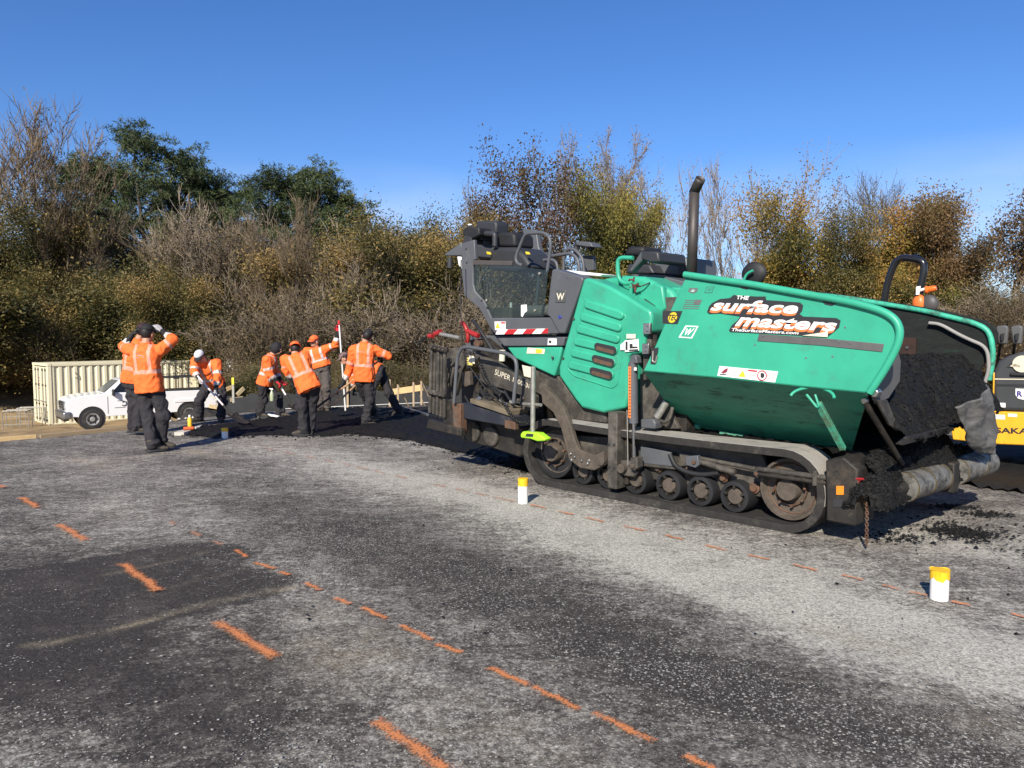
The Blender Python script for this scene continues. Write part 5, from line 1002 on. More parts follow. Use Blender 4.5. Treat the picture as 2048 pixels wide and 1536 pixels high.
# crusted asphalt and tubes between hopper and track
MB().grid(lambda u, v: (-.0 + 1.75 * u, .30 + .30 * v, .70 - .03 * u + .035 * mnoise.fractal(Vector((u * 22, v * 4, 1)), 1, 2, 4)), 60, 8).build('crusted_ledge', FRESH, PV)
for a, b in (((1368, 848), (1400, 855)), ((1441, 866), (1487, 873)), ((1538, 884), (1584, 890))): rod('hinge_tube', [P3(*a, .5), P3(*b, .5)], .022, mat('green paint worn', (.05, .3, .19)))
# ---- lettering and stickers on the wing
dc = plate('logo_decal', [(1414, 624), (1418, 613), (1424, 606), (1440, 598), (1460, 596), (1467, 590), (1512, 593), (1531, 593), (1532, 600), (1560, 602), (1600, 605), (1606, 611), (1604, 622), (1599, 628), (1606, 633), (1672, 636), (1681, 641), (1678, 655), (1668, 664), (1655, 674), (1460, 664), (1458, 660), (1464, 650), (1474, 642), (1480, 633), (1440, 627), (1418, 628)], -.304, .003, BLK, bev=0)
qs = [(1419, 621), (1592, 628), (1604, 604), (1437, 598)]; qm = [(1469, 652), (1667, 663), (1679, 642), (1486, 630)]
for dy, dv_, m_, w in ((-.306, 4.5, ORNG, .045), (-.309, 0, WHITE, .03)):
    ltext('surface', [(u - dv_ * .4, v + dv_) for u, v in qs], dy, m_, dc, w); ltext('masters', [(u - dv_ * .4, v + dv_) for u, v in qm], dy, m_, dc, w)
ltext('THE', [(1472, 598), (1496, 600), (1499, 592), (1474, 591)], -.309, WHITE, dc, .03); ltext('TheSurfaceMasters.com', [(1462, 662), (1596, 669), (1599, 663), (1464, 656)], -.309, WHITE, dc, .02)
plate('curled_corner', [(1604, 671), (1650, 664), (1656, 657), (1655, 674)], -.312, .003, CREAMY, dc, bev=0)
plate('wing_strip', [(1518, 668), (1640, 676), (1768, 688), (1764, 704), (1640, 691), (1514, 682)], -.306, .006, mat('worn grey strip', (.13, .125, .12), .5, metal=.3, var=.15, vs=8), bev=.002)
for u, v in ((1526, 672), (1678, 683), (1700, 686)): disc('rivet', PX(u, v, -.31), .007, -.312, .006, STEEL, n=8, bev=0)
wk = plate('warning_sticker', [(1439, 732), (1556, 743), (1550, 765), (1434.5, 751.5)], -.304, .003, WHITE, bev=0)
plate('warning_triangle', [(1486, 741), (1491, 754), (1476, 753)], -.307, .002, YEL, wk, bev=0)
cz = PX(1524, 751, -.307); MB().tube([(cz[0] + .038 * math.cos(t), -.307, cz[1] + .038 * math.sin(t)) for t in np.linspace(0, 6.283, 21)[:-1]], .004, 5, closed=True).build('prohibition_ring', REDP, wk); plate('hand_symbol', [(1521, 746), (1527, 746), (1529, 752), (1526, 756), (1521, 755)], -.307, .002, BLK, wk, bev=0)
plate('pictogram', [(1442, 745), (1450, 738), (1456, 736), (1454, 744), (1447, 747)], -.307, .002, mat('maroon print', (.22, .03, .05), .5), wk, bev=0); plate('pictogram_base', rect(1440, 748, 1452, 750), -.307, .002, BLK, wk, bev=0); plate('red_heading', [(1496, 739), (1514, 741), (1514, 744), (1496, 742)], -.307, .002, REDP, wk, bev=0)
for k in range(4):
    for u0, w_ in ((1458, 15), (1496, 18), (1534, 15)): plate('small_print', [(u0, 740.5 + k * 3 + (u0 - 1458) * .09), (u0 + w_, 741.8 + k * 3 + (u0 - 1458) * .09), (u0 + w_, 742.4 + k * 3 + (u0 - 1458) * .09), (u0, 741.1 + k * 3 + (u0 - 1458) * .09)], -.3065, .001, GREYP, wk, bev=0) if not (u0 == 1496 and k == 0) else None
wq = [(1371, 651), (1397, 652), (1384, 677), (1357, 675)]; ins_ = [(1373.5, 653.5), (1393.5, 654.2), (1382, 674.2), (1361, 673)]
wl = plate('emblem', wq, -.304, .003, WHITE, bev=0); plate('emblem_field', ins_, -.3055, .001, GREEN, wl, bev=0); ltext('W', [(1366, 670), (1379, 671), (1390, 657), (1373, 657)], -.309, WHITE, wl, .04)
tc_ = plate('round_logo_sticker', [(1325, 622), (1364.5, 622), (1355, 648), (1325, 647)], -.304, .003, BLK, bev=0); c = PX(1345, 635, -.307); MB().prism([(c[0] + .046 * math.cos(t) + .010 * math.sin(t), c[1] + .046 * math.sin(t)) for t in np.linspace(0, 6.283, 25)[:-1]], -.3065, -.305).build('yellow_disc', YEL, tc_); ltext('TEC', [(1334, 641), (1354, 641), (1358, 629), (1338, 629)], -.308, BLK, tc_, .03)
fg = plate('flag_decal', [(1390, 599), (1404, 600), (1400, 608.5), (1387, 607.5)], -.3025, .002, GREYP, bev=0)
for k in range(5): a = 1371 - k * 1.4; b = (1389 if k < 2 else 1402) - k * (.3 if k < 2 else 1.1); plate('stripe', [(a, 599.5 + k * 4.1), (b, 600.2 + k * 4.1), (b - .5, 601.7 + k * 4.1), (a - .5, 601 + k * 4.1)], -.3025, .002, GREYP, fg, bev=0)
dl = plate('faded_badge', [(1379, 576), (1396, 576), (1394, 583), (1388, 587), (1380, 585), (1376, 582)], -.3025, .002, GREYP, bev=0); plate('leaping_mark', [(1381, 582), (1386, 578), (1388, 580), (1391, 579), (1388, 583), (1390, 584), (1382, 584)], -.304, .002, mat('pale print', (.3, .42, .36), .5), dl, bev=0)
sw = plate('faded_emblem', [(1413, 573.5), (1429, 573), (1424, 586), (1408, 586)], -.3022, .001, FADEG, bev=0); plate('emblem_field', [(1414.5, 575), (1427, 574.5), (1423, 584.6), (1410.5, 584.6)], -.3032, .0008, GREEN, sw, bev=0); ltext('W', [(1413, 583), (1421, 583), (1425, 576), (1416, 576)], -.305, FADEG, sw, .02); ltext('VOGELE', [(1409, 591), (1423, 591), (1423.6, 588.5), (1409.6, 588.5)], -.304, FADEG, sw) if False else None
lt = plate('latch_pocket', [(1303, 697), (1317, 695), (1316, 704), (1309, 729), (1301, 728)], -.304, .003, BLK, bev=0); rod('latch_handle', [P3(1306, 702, -.31), P3(1305, 722, -.31), P3(1311, 726, -.31), P3(1314, 712, -.31)], .008, GALV, lt, n=6, rb=.01)
for px_ in ([(1478, 568), (1501, 572), (1500, 576), (1494, 579), (1484, 577), (1477, 573)], [(1646, 598), (1672, 603), (1672, 607), (1664, 612), (1650, 609), (1645, 604)]): plate('hand_hole', px_, -.303, .003, BLK, bev=0)
for u, v in ((1690, 655), (1665, 713), (1612, 716), (1510, 690)): disc('dent', PX(u, v, -.30), .008, -.302, .003, GREYP, n=8, bev=0)
MB().ell(P3(1508, 547, 1.3), (.14, .05, .12)).build('far_bracket', BLACK, PV); rod('far_bracket_tube', [P3(1487, 562, 1.2), P3(1493, 548, 1.2), P3(1506, 541, 1.2)], .014, GREEN)

# ---------------- asphalt load in the hopper and on the push roller
def heap(name, label, x0, x1, y0, y1, fn, res, seed, ncr, cs=(.006, .022), shift=None):
    """a heap of loose asphalt: rough surface with crumbs lying all over it"""
    nx, ny = int((x1 - x0) / res), int((y1 - y0) / res); r_ = np.random.default_rng(seed); J = r_.normal(0, 1, (nx + 2, ny + 2))
    def f(u, v):
        x, y = x0 + (x1 - x0) * u, y0 + (y1 - y0) * v; x += shift(y) if shift else 0; n_ = mnoise.fractal(Vector((x * 6, y * 6, seed)), 1, 2, 4)
        return Vector((x + .015 * n_, y, float(fn(x, y)) + .035 * n_ + .008 * J[int(u * nx), int(v * ny)]))
    mb = MB().grid(f, nx, ny); oct_ = [Vector(q) for q in ((1, 0, 0), (-1, 0, 0), (0, 1, 0), (0, -1, 0), (0, 0, 1), (0, 0, -1))]; of = [(0, 2, 4), (2, 1, 4), (1, 3, 4), (3, 0, 4), (2, 0, 5), (1, 2, 5), (3, 1, 5), (0, 3, 5)]
    for i in range(ncr):
        c = f(r_.random(), r_.random()); s_ = cs[0] * (cs[1] / cs[0]) ** (r_.random() ** 1.6); R_ = Matrix.Rotation(r_.uniform(0, 6.28), 3, Vector(tuple(r_.normal(0, 1, 3))).normalized())
        mb.add([c + R_ @ Vector((q.x * s_ * r_.uniform(.7, 1.3), q.y * s_ * r_.uniform(.6, 1.2), q.z * s_ * r_.uniform(.5, 1))) for q in oct_], of)
    o_ = mb.build(name, FRESH, None, fix=False, smooth=False); o_.location = ORG; o_.rotation_euler = (0, 0, PAV_ROT); return tag(o_, label, kind='stuff')
def load_h(x, y):
    t = smooth((x - 1.92 - .10 * smooth((y - 1.3) / .9)) / .50); return (1.42 - .12 * smooth((.6 - y) / .4)) * (1 - t) + .86 * t
heap('asphalt_load', 'black asphalt heaped in the open hopper of the paver', .7, 2.42, .05, 2.44, load_h, .026, 3, 9000)
def axz(y): t = y / 2.15; return 2.2 + .22 * t, .43 + .04 * t
def heap_h(x, y):
    ax_, az_ = axz(y); c = .11 + .28 * math.exp(-((y - 1.0) / .42) ** 2) + .14 * math.exp(-((y - .2) / .25) ** 2); d_ = x - (ax_ - .12); over = .10 * math.exp(-((y - 1.05) / .26) ** 2) + .08 * math.exp(-((y - .18) / .16) ** 2)
    return max(az_ - .06, az_ + .03 + c * math.exp(-(d_ / .14) ** 2) - (2.6 - 14 * over) * max(0, d_ - .07 - over * .6)) if d_ > 0 else az_ - .02 + (c + .05) * math.exp(-(d_ / .17) ** 2)
heap('asphalt_heap', 'black asphalt spilled over the push roller', -.34, .075, .0, 1.80, heap_h, .02, 5, 4600, shift=lambda y: axz(y)[0])
def clod_h(x, y):
    q = 1 - ((x - 2.14) / .17) ** 2 - ((y + .02) / .19) ** 2; return .38 + .18 * math.sqrt(max(0, q)) + (0 if q > 0 else -.03)
heap('asphalt_clod', 'clod of black asphalt caked on the near end of the push roller', 1.98, 2.31, -.20, .17, clod_h, .016, 7, 1200)
# ================================================================== workers
ORANGE = mat('hi vis orange cloth', (0.86, 0.155, 0.035), 0.75, var=.06, vs=6, bump=.35, bs=14, spec=.2); STRIPE = mat('silver reflective tape', (.48, .44, .41), .5, var=.08, vs=20); STRIPE_BACK = mat('pale orange tape', (.60, .28, .20), .6, var=.06)
PANTS = mat('charcoal work trousers', (.030, .028, .031), .85, var=.2, vs=7, bump=.6, bs=16, spec=.2); PANTSG = mat('grey work trousers', (.085, .073, .066), .85, var=.2, vs=7, bump=.6, bs=16, spec=.2)
SKIN = mat('skin', (.42, .22, .14), .55, var=.08, vs=20); HAIR = mat('dark hair', (.012, .009, .008), .6); BOOT = mat('dusty boots', (.05, .04, .03), .8, var=.3, vs=12, dirt=(.14, .11, .08), damt=.3, ds=10); UNDER = mat('black undersleeve', (.012, .012, .013), .8)
CAPB = mat('black cap cloth', (.014, .013, .014), .8); CAPO = mat('orange cap cloth', (.80, .13, .03), .75); CAPW = mat('white grey cap cloth', (.55, .55, .56), .75); GLV_G = mat('grey knit glove', (.38, .36, .36), .9); GLV_R = mat('red glove', (.50, .02, .03), .8); GLV_B = mat('black glove', (.02, .02, .021), .8); CAMO = mat('mottled cap cloth', (.14, .09, .08), .8, var=.7, vs=26)
EYE = flat('eye', (.02, .015, .012), .2); CREAMC = flat('collar', (.6, .56, .5))

def remeshed(mb, voxel, name, mats, smooth_it=3, wr=0.0, wf=9.0, seed=0, origin=None):
    me = bpy.data.meshes.new(name); me.from_pydata(mb.v, [], mb.f); o = bpy.data.objects.new(name, me); COL.objects.link(o)
    b = bmesh.new(); b.from_mesh(me); bmesh.ops.recalc_face_normals(b, faces=b.faces); b.to_mesh(me); b.free()
    r = o.modifiers.new('r', 'REMESH'); r.mode = 'VOXEL'; r.voxel_size = voxel; r.use_smooth_shade = True
    s = o.modifiers.new('s', 'SMOOTH'); s.factor = .5; s.iterations = smooth_it
    dg = bpy.context.evaluated_depsgraph_get(); m2 = bpy.data.meshes.new_from_object(o.evaluated_get(dg)); o.modifiers.clear(); o.data = m2; bpy.data.meshes.remove(me); m2.name = name
    if wr:
        n = len(m2.vertices); co = np.empty(n * 3); m2.vertices.foreach_get('co', co); co = co.reshape(-1, 3); nn = np.empty(n * 3); m2.vertices.foreach_get('normal', nn); nn = nn.reshape(-1, 3)
        def fold(p):
            q = Vector((p[0] * wf, p[1] * wf, p[2] * wf * .8 + seed)); w_ = mnoise.noise(q * .6 + Vector((7, 3, 1)))
            return (.28 - abs(mnoise.noise(q + Vector((w_, -w_, w_ * 1.5))))) * 1.25 + .35 * mnoise.noise(q * 2.3)
        d = np.array([fold(p) for p in co])
        m2.vertices.foreach_set('co', (co + nn * (d * wr)[:, None]).ravel())
    m2.materials.clear()
    for m in (mats if isinstance(mats, list) else [mats]): m2.materials.append(m)
    m2.polygons.foreach_set('material_index', [0] * len(m2.polygons)); m2.polygons.foreach_set('use_smooth', [True] * len(m2.polygons)); m2.update()
    if origin is not None: m2.transform(Matrix.Translation(-origin))
    return o
def cap_(mb, a, b, ra, rb=None, n=12):
    a, b = Vector(a), Vector(b); rb = ra if rb is None else rb
    mb.cyl(a, b, ra, rb, n); mb.ell(a, ra, n=12, m=8); mb.ell(b, rb, n=12, m=8)
def loft(mb, rings, n=22):
    vs = []
    for c, ax_, ay_ in rings:
        for k in range(n):
            t = 2 * math.pi * k / n; cc, ss = math.cos(t), math.sin(t); e = .8
            vs.append(Vector(c) + Vector(ax_) * (abs(cc) ** e * math.copysign(1, cc)) + Vector(ay_) * (abs(ss) ** e * math.copysign(1, ss)))
    m = len(rings); fs = [(i * n + k, i * n + (k + 1) % n, (i + 1) * n + (k + 1) % n, (i + 1) * n + k) for i in range(m - 1) for k in range(n)] + [tuple(range(n - 1, -1, -1)), tuple(range((m - 1) * n, m * n))]
    mb.add(vs, fs)
def hand(mb, w, d, nrm, curl=.9, grow=0.0, side=1):
    """palm, four bent fingers of different length and a thumb leaving the side of the palm"""
    d = Vector(d).normalized(); nrm = Vector(nrm); nrm = (nrm - d * nrm.dot(d)).normalized(); sd = d.cross(nrm).normalized() * side; w = Vector(w)
    for q in (-.028, -.009, .010, .028): cap_(mb, w + sd * q * .6, w + d * .085 + sd * q, .016 + grow, .014 + grow, 8)
    for q, L_ in ((-.030, .062), (-.010, .075), (.010, .080), (.030, .070)):
        a = w + d * .088 + sd * q; d1 = (d * math.cos(curl * .6) + nrm * math.sin(curl * .6)); d2 = (d * math.cos(curl * 1.7) + nrm * math.sin(curl * 1.7)); b = a + d1 * L_ * .55; c = b + d2 * L_ * .55
        cap_(mb, a, b, .0100 + grow, .0095 + grow, 8); cap_(mb, b, c, .0095 + grow, .0085 + grow, 8)
    a = w + d * .025 + sd * .030; b = a + (d * .5 + sd * .75 + nrm * .35).normalized() * .04; c = b + (d * .8 + nrm * .6).normalized() * .032
    cap_(mb, a, b, .013 + grow, .011 + grow, 8); cap_(mb, b, c, .011 + grow, .0095 + grow, 8)

def worker(J, label, head, hfwd, front, cap=CAPB, capback=False, gloves=(None, None), pants=PANTS, stripes='back', hair=True, hood=False, hem=.06, bare=(False, False), hcurl=(1.0, 1.0), hn=(None, None), cup=None, sk=SKIN, toes=None, group='road workers in orange shirts', width=.205, hdir=(None, None), print_=None):
    """J: joints in the place (metres). lateral and front directions give the trunk its width and depth"""
    root = thing('person', label, 'person', (0, 0, 0), 0, group); org = (J['al'] + J['ar']) * .5; org.z = min(J['al'].z, J['ar'].z) - .07; root.location = org
    hf = Vector(hfwd).normalized(); up = (head - J['neck']).normalized() if cup is None else Vector(cup).normalized(); up = (up - hf * up.dot(hf)).normalized(); hl = up.cross(hf)
    HR = Matrix((hl, hf, up)).transposed(); front = Vector(front).normalized()
    sp = J['neck'] - J['pel']; spd = sp.normalized(); lat = (J['sr'] - J['sl']); lat = (lat - spd * lat.dot(spd)).normalized(); fr = (front - spd * front.dot(spd)); fr = (fr - lat * fr.dot(lat)).normalized()
    # ---- body
    b = MB(); b.ell(head + up * .02, (.074, .092, .105), HR); b.ell(head + hf * .025 - up * .055, (.052, .062, .058), HR); b.ell(head + hf * .098 - up * .018, (.014, .020, .022), HR); b.ell(head + hf * .088 - up * .062, (.026, .012, .010), HR)
    b.ell(head + hf * .09 + up * .018, (.045, .012, .012), HR)
    for s in (-1, 1): b.ell(head + hl * .076 * s - up * .012, (.012, .020, .032), HR)
    cap_(b, head - up * .05 - hf * .01, J['neck'] - spd * .02, .056, .064); loft(b, [(J['pel'] + spd * t * sp.length, lat * w_, fr * d_) for t, w_, d_ in ((-.05, .12, .08), (.1, .145, .10), (.45, .13, .095), (.75, .155, .11), (.93, .12, .085), (1.0, .06, .06))])
    for s in ('l', 'r'):
        i = 0 if s == 'l' else 1
        cap_(b, J['s' + s], J['e' + s], .050, .040); cap_(b, J['e' + s], J['w' + s], .040, .029); cap_(b, J['h' + s], J['k' + s], .078, .055); cap_(b, J['k' + s], J['a' + s], .055, .040)
        fd = Vector(hdir[i]) if hdir[i] is not None else (J['w' + s] - J['e' + s]); hn_ = Vector(hn[i]) if hn[i] is not None else (fr if abs(fd.normalized().dot(fr)) < .9 else -spd)
        hand(b, J['w' + s], fd, hn_, hcurl[i], 0, -1 if s == 'l' else 1); J['fd' + s] = fd; J['hn' + s] = hn_
        td = Vector(toes[i]) if toes else front.copy(); td.z = 0; td.normalize(); J['t' + s] = td; cap_(b, J['a' + s] - Vector((0, 0, .01)), J['a' + s] + td * .13 - Vector((0, 0, .04)), .036, .03)
    bo = remeshed(b, .0098, 'body', sk, 2, origin=org); bo.parent = root
    def kid(mb, name, m, **k):
        for i_, v_ in enumerate(mb.v): mb.v[i_] = tuple(Vector(v_) - org)
        return mb.build(name, m, root, **k)
    e_ = MB()
    for s in (-1, 1): kid(MB().ell(head + hf * .088 + hl * .032 * s + up * .004, (.012, .008, .008), HR, 8, 6), 'eye', EYE)
    # ---- trousers and boots
    t = MB(); loft(t, [(J['pel'] + spd * q, lat * w_, fr * d_) for q, w_, d_ in ((-.10, .150, .120), (.0, .166, .120), (.08, .152, .108), (.12, .140, .100))])
    for s in ('l', 'r'):
        h_, k_, a_ = J['h' + s], J['k' + s], J['a' + s]; cap_(t, h_, h_.lerp(k_, .55), .096, .087); cap_(t, h_.lerp(k_, .55), k_, .087, .079); cap_(t, k_, k_.lerp(a_, .6), .082, .078); cap_(t, k_.lerp(a_, .6), a_ + Vector((0, 0, .0)), .078, .076)
        t.ell(k_ + J['t' + s] * .015, (.09, .09, .10)); t.ell(a_ + J['t' + s] * .02 + Vector((0, 0, .035)), (.088, .092, .05))
        if s == 'r' or True: c = h_.lerp(k_, .62) + (lat * (.075 if s == 'r' else -.075)); t.ell(c, (.034, .034, .075))
    kid_t = remeshed(t, .013, 'trousers', pants, 3, .024, 9, len(label) * 5 % 50, origin=org); kid_t.parent = root
    for s in ('l', 'r'):
        a_, td = J['a' + s], J['t' + s]; z0 = a_.z - .075; g = MB(); sd = Vector((-td.y, td.x, 0)); P_ = lambda f, l, z: (a_ + td * f + sd * l).xy.to_3d() + Vector((0, 0, z0 + z))
        g.ell(P_(-.03, 0, .045), (.048, .048, .045)); g.ell(P_(.06, 0, .05), (.052, .052, .045)); g.ell(P_(.13, .0, .035), (.05, .05, .034)); g.ell(P_(.17, .0, .028), (.042, .042, .026)); cap_(g, P_(-.02, 0, .05), P_(-.02, 0, .14), .052, .054); cap_(g, P_(-.01, 0, .06), P_(.13, 0, .035), .048, .04)
        bt = remeshed(g, .011, 'boot', BOOT, 2, origin=org); bt.parent = root
        so = MB(); out = []
        for i in range(16): a = 2 * math.pi * i / 16; f = .055 + .155 * math.cos(a); out.append((a_.x + td.x * f + sd.x * .052 * math.sin(a), a_.y + td.y * f + sd.y * .052 * math.sin(a)))
        s_ = MB().prism_z([(x - org.x, y - org.y) for x, y in out], z0 - .004 - org.z, z0 + .022 - org.z).build('sole', BLK, bt)
    # ---- shirt
    h = MB(); L_ = sp.length; H0 = -hem
    prof = ((H0 / L_, .186, .150), (.10, .188, .148), (.3, .172, .134), (.5, .170, .130), (.7, width * .98, .142), (.84, width * .95, .130), (.93, width * .78, .105), (1.0, .085, .075))
    bendv = fr * (-.03) if stripes == 'back' else fr * .0
    loft(h, [(J['pel'] + sp * q + bendv * math.sin(math.pi * max(0, q)), lat * w_, fr * d_) for q, w_, d_ in prof])
    for s in ('l', 'r'):
        S_, E_, W_ = J['s' + s], J['e' + s], J['w' + s]; c_end = E_.lerp(W_, .42); cap_(h, S_.lerp(J['neck'], .45) - spd * .05, S_, .095, .090); cap_(h, S_, E_, .085, .072); cap_(h, E_, c_end, .072, .058)
    so = remeshed(h, .0115, 'shirt', [ORANGE, STRIPE if stripes != 'back' else STRIPE_BACK, STRIPE, GREYP], 3, .022, 9, len(label) * 3 % 37); m2 = so.data
    nf = len(m2.polygons); ce = np.empty(nf * 3); m2.polygons.foreach_get('center', ce); ce = ce.reshape(-1, 3); mi = np.zeros(nf, np.int32)
    A_ = lambda v_: np.array(tuple(v_)); rel = ce - A_(J['pel']); tt = rel @ A_(spd) / L_; ll = rel @ A_(lat); ff = rel @ A_(fr); darm = np.full(nf, 9.); arm_t = np.zeros(nf)
    for s in ('l', 'r'):
        S_, E_, W_ = A_(J['s' + s]), A_(J['e' + s]), A_(J['w' + s])
        for a, b_, off in ((S_, E_, 0), (E_, W_, 1)):
            ab = b_ - a; k = np.clip(((ce - a) @ ab) / (ab @ ab), 0, 1); d = np.linalg.norm(ce - a - k[:, None] * ab, axis=1) - .012; q = d < darm; darm = np.where(q, d, darm); arm_t = np.where(q, off + k, arm_t)
    dtor = np.sqrt((ll / .19) ** 2 + (ff / .14) ** 2); arm = (darm < .10) & ((dtor > 1.08) | (arm_t > .45)) & (arm_t > .12)
    band = (np.abs(tt - .33) < .047) & ~arm; vert = (np.abs(np.abs(ll) - .095) < .022) & ~arm & (tt > .33) & (tt < 1.02); mi[band | vert] = 1
    mi[arm & (np.abs(arm_t - .62) < .085)] = 1; mi[arm & (arm_t > 1.30)] = 2
    if print_: mi[(ff < 0) & ~arm & ((np.abs(tt - .74) < .008) | (np.abs(tt - .69) < .007) | (np.abs(tt - .79) < .006)) & (np.abs(ll + .02) < .055)] = 3
    m2.polygons.foreach_set('material_index', mi); m2.transform(Matrix.Translation(-org)); so.parent = root
    for s in ('l', 'r'):
        i = 0 if s == 'l' else 1; E_, W_ = J['e' + s], J['w' + s]; g = MB(); cap_(g, E_.lerp(W_, .38), E_.lerp(W_, .97), .047, .037)
        if not bare[i]: kid(g, 'undersleeve', UNDER)
        if gloves[i] is not None:
            g = MB(); cap_(g, E_.lerp(W_, .9), W_, .036, .034); hand(g, W_, J['fd' + s], J['hn' + s], hcurl[i], .004, -1 if s == 'l' else 1); o_ = remeshed(g, .008, 'glove', gloves[i], 2, origin=org); o_.parent = root
    # ---- cap, hair, collar
    if hair: kid(MB().ell(head + up * .025 - hf * .02, (.081, .088, .108), HR), 'hair', HAIR)
    kid(MB().lathe([(.072, -.01), (.080, .02), (.076, .035), (.066, .04)], J['neck'] - spd * .015, spd, 18), 'collar', ORANGE)
    if cap is not None:
        cf = -hf if capback else hf; c0 = head + up * .055; mb = MB(); vs = []
        for i in range(7):
            t_ = math.pi / 2 * i / 6
            for k in range(18): a = 2 * math.pi * k / 18; vs.append(c0 + hl * (.088 * math.cos(a) * math.cos(t_)) + hf * (.104 * math.sin(a) * math.cos(t_)) + up * (.088 * math.sin(t_)))
        mb.add(vs, [(i * 18 + k, i * 18 + (k + 1) % 18, (i + 1) * 18 + (k + 1) % 18, (i + 1) * 18 + k) for i in range(6) for k in range(18)]); mb.ell(c0 + up * .09, .008, n=8, m=5)
        co = kid(mb, 'cap', cap, angle=70); mo = co.modifiers.new('t', 'SOLIDIFY'); mo.thickness = .004
        br = MB(); vs = []
        for i in range(2):
            for k in range(11): a = math.pi * (.14 + .72 * k / 10); rr = 1 if i == 0 else 1.75; vs.append(c0 + hl * (.088 * math.cos(a)) * (1 if i == 0 else 1.02) + cf * (.100 * math.sin(a) * rr) + up * (.005 - .022 * i - .012 * abs(math.cos(a)) * i))
        br.add(vs, [(k, k + 1, 11 + k + 1, 11 + k) for k in range(10)]); bo_ = kid(br, 'cap_brim', cap if cap is not CAPW else CAPB); mo = bo_.modifiers.new('t', 'SOLIDIFY'); mo.thickness = .005
    if hood: kid(MB().ell(head + up * .01 - hf * .015, (.098, .108, .128), HR), 'hood', CAPB)
    return root

def joints(d, **px):
    out = {}
    for k, p in px.items(): out[k] = D(p[0], p[1], d + (p[2] if len(p) > 2 else 0))
    return out
def fix_feet(J, zz=0.0):
    for s in 'lr': J['a' + s].z = max(J['a' + s].z, zz + .085)
    lo = min(J['al'].z, J['ar'].z) - (zz + .085)
    return J
AW = Vector((0, 1, 0)); RT = Vector((1, 0, 0)); UP = Vector((0, 0, 1))
# adjusting his cap, back to the camera
d = 10.6
J = joints(d, neck=(291, 689), pel=(299, 770), sl=(262, 700, .0), el=(247, 694, .18), wl=(264, 671, .22), sr=(318, 702), er=(346, 680, .10), wr=(324, 662, .22), hl=(287, 776, .02), kl=(296, 836, -.02), al=(305, 891, -.12), hr=(313, 776, .02), kr=(326, 832, .02), ar=(322, 884, .08))
worker(fix_feet(J), 'worker nearest the left edge, seen from behind, both hands raised to his black cap', D(295, 668, d + .04), (.25, 1, -.1), (.25, 1, 0), CAPB, gloves=(GLV_B, GLV_G), hcurl=(.8, .5), toes=((.75, .45, 0), (1, -.05, 0)), hn=((.6, .2, .3), (-.6, .3, 0)), hdir=((.5, .2, .6), (-.55, .1, .5)), print_=True, hem=.10)
d = 12.3
J = joints(d, neck=(277, 680), pel=(266, 764), sl=(258, 694), el=(255, 727, .05), wl=(262, 752, .15), sr=(299, 694), er=(303, 728, .1), wr=(296, 752, .15), hl=(262, 768), kl=(266, 812), al=(266, 856, .08), hr=(278, 768), kr=(276, 812), ar=(274, 855, -.05))
worker(fix_feet(J), 'worker mostly hidden behind the man adjusting his cap', D(285, 662, d), (.5, 1, 0), (.4, 1, 0), mat('black and maroon cap', (.03, .012, .014), .8), gloves=(GLV_B, GLV_B), toes=((.9, .3, 0), (.9, .1, 0)), hem=.02)
# shovelling in a white cap
d = 14.06
J = joints(d, neck=(410, 724), pel=(430, 768, .25), sl=(391, 722, -.12), el=(389, 745, -.18), wl=(399, 757, -.3), sr=(434, 727, -.02), er=(435, 759, -.18), wr=(431, 781, -.3), hl=(415, 772, .2), kl=(400, 802, .02), al=(399, 837, .1), hr=(441, 770, .25), kr=(444, 804, .15), ar=(442, 838, .2))
worker(fix_feet(J), 'worker in a white cap bending over a long handled shovel', D(401, 714, d - .12), (-.1, -.8, -.65), (-.15, -1, 0), CAPW, gloves=(GLV_G, GLV_G), stripes='front', cup=(-.15, -.5, .75), toes=((-.6, -.7, 0), (.3, -.9, 0)), hcurl=(1.3, 1.3), hdir=((.3, -.1, -.8), (.2, -.1, -.9)), hn=((.7, 0, .2), (.7, 0, .2)))
# standing side on, red glove
d = 14.9
J = joints(d, neck=(543, 710), pel=(529, 766), sl=(541, 720, .16), el=(553, 745, .22), wl=(562, 762, .1), sr=(534, 720, -.16), er=(541, 748, -.14), wr=(553, 763, -.12), hl=(532, 770, .09), kl=(556, 795, .06), al=(560, 827, .04), hr=(525, 770, -.09), kr=(526, 800, -.06), ar=(519, 829, -.05))
worker(fix_feet(J), 'worker in a black hood seen side on, wearing red gloves', D(553, 698, d), (1, -.1, -.35), (1, -.05, 0), None, gloves=(GLV_R, GLV_R), hood=True, stripes='front', toes=((1, 0, 0), (1, -.2, 0)), hdir=((.5, 0, -.7), (.6, 0, -.5)), hem=.04)
# bent, back to us, orange cap
d = 12.2
J = joints(d, neck=(590, 711, .05), pel=(616, 770, -.05), sl=(571, 720, .08), el=(572, 741, .1), wl=(588, 765, .18), sr=(609, 712, .15), er=(602, 738, .3), wr=(596, 766, .3), hl=(604, 778), kl=(604, 814, -.03), al=(608, 861, .0), hr=(628, 777), kr=(624, 814, .1), ar=(621, 860, .12))
worker(fix_feet(J), 'worker bending forward with his back turned and an orange cap worn backwards', D(590, 699, d + .14), (-.35, .9, -.45), (-.3, 1, 0), CAPO, capback=True, gloves=(GLV_B, GLV_B), toes=((-1, .15, 0), (-.4, .8, 0)), hem=.10, hdir=((.1, .3, -.8), (0, .3, -.8)), width=.21)
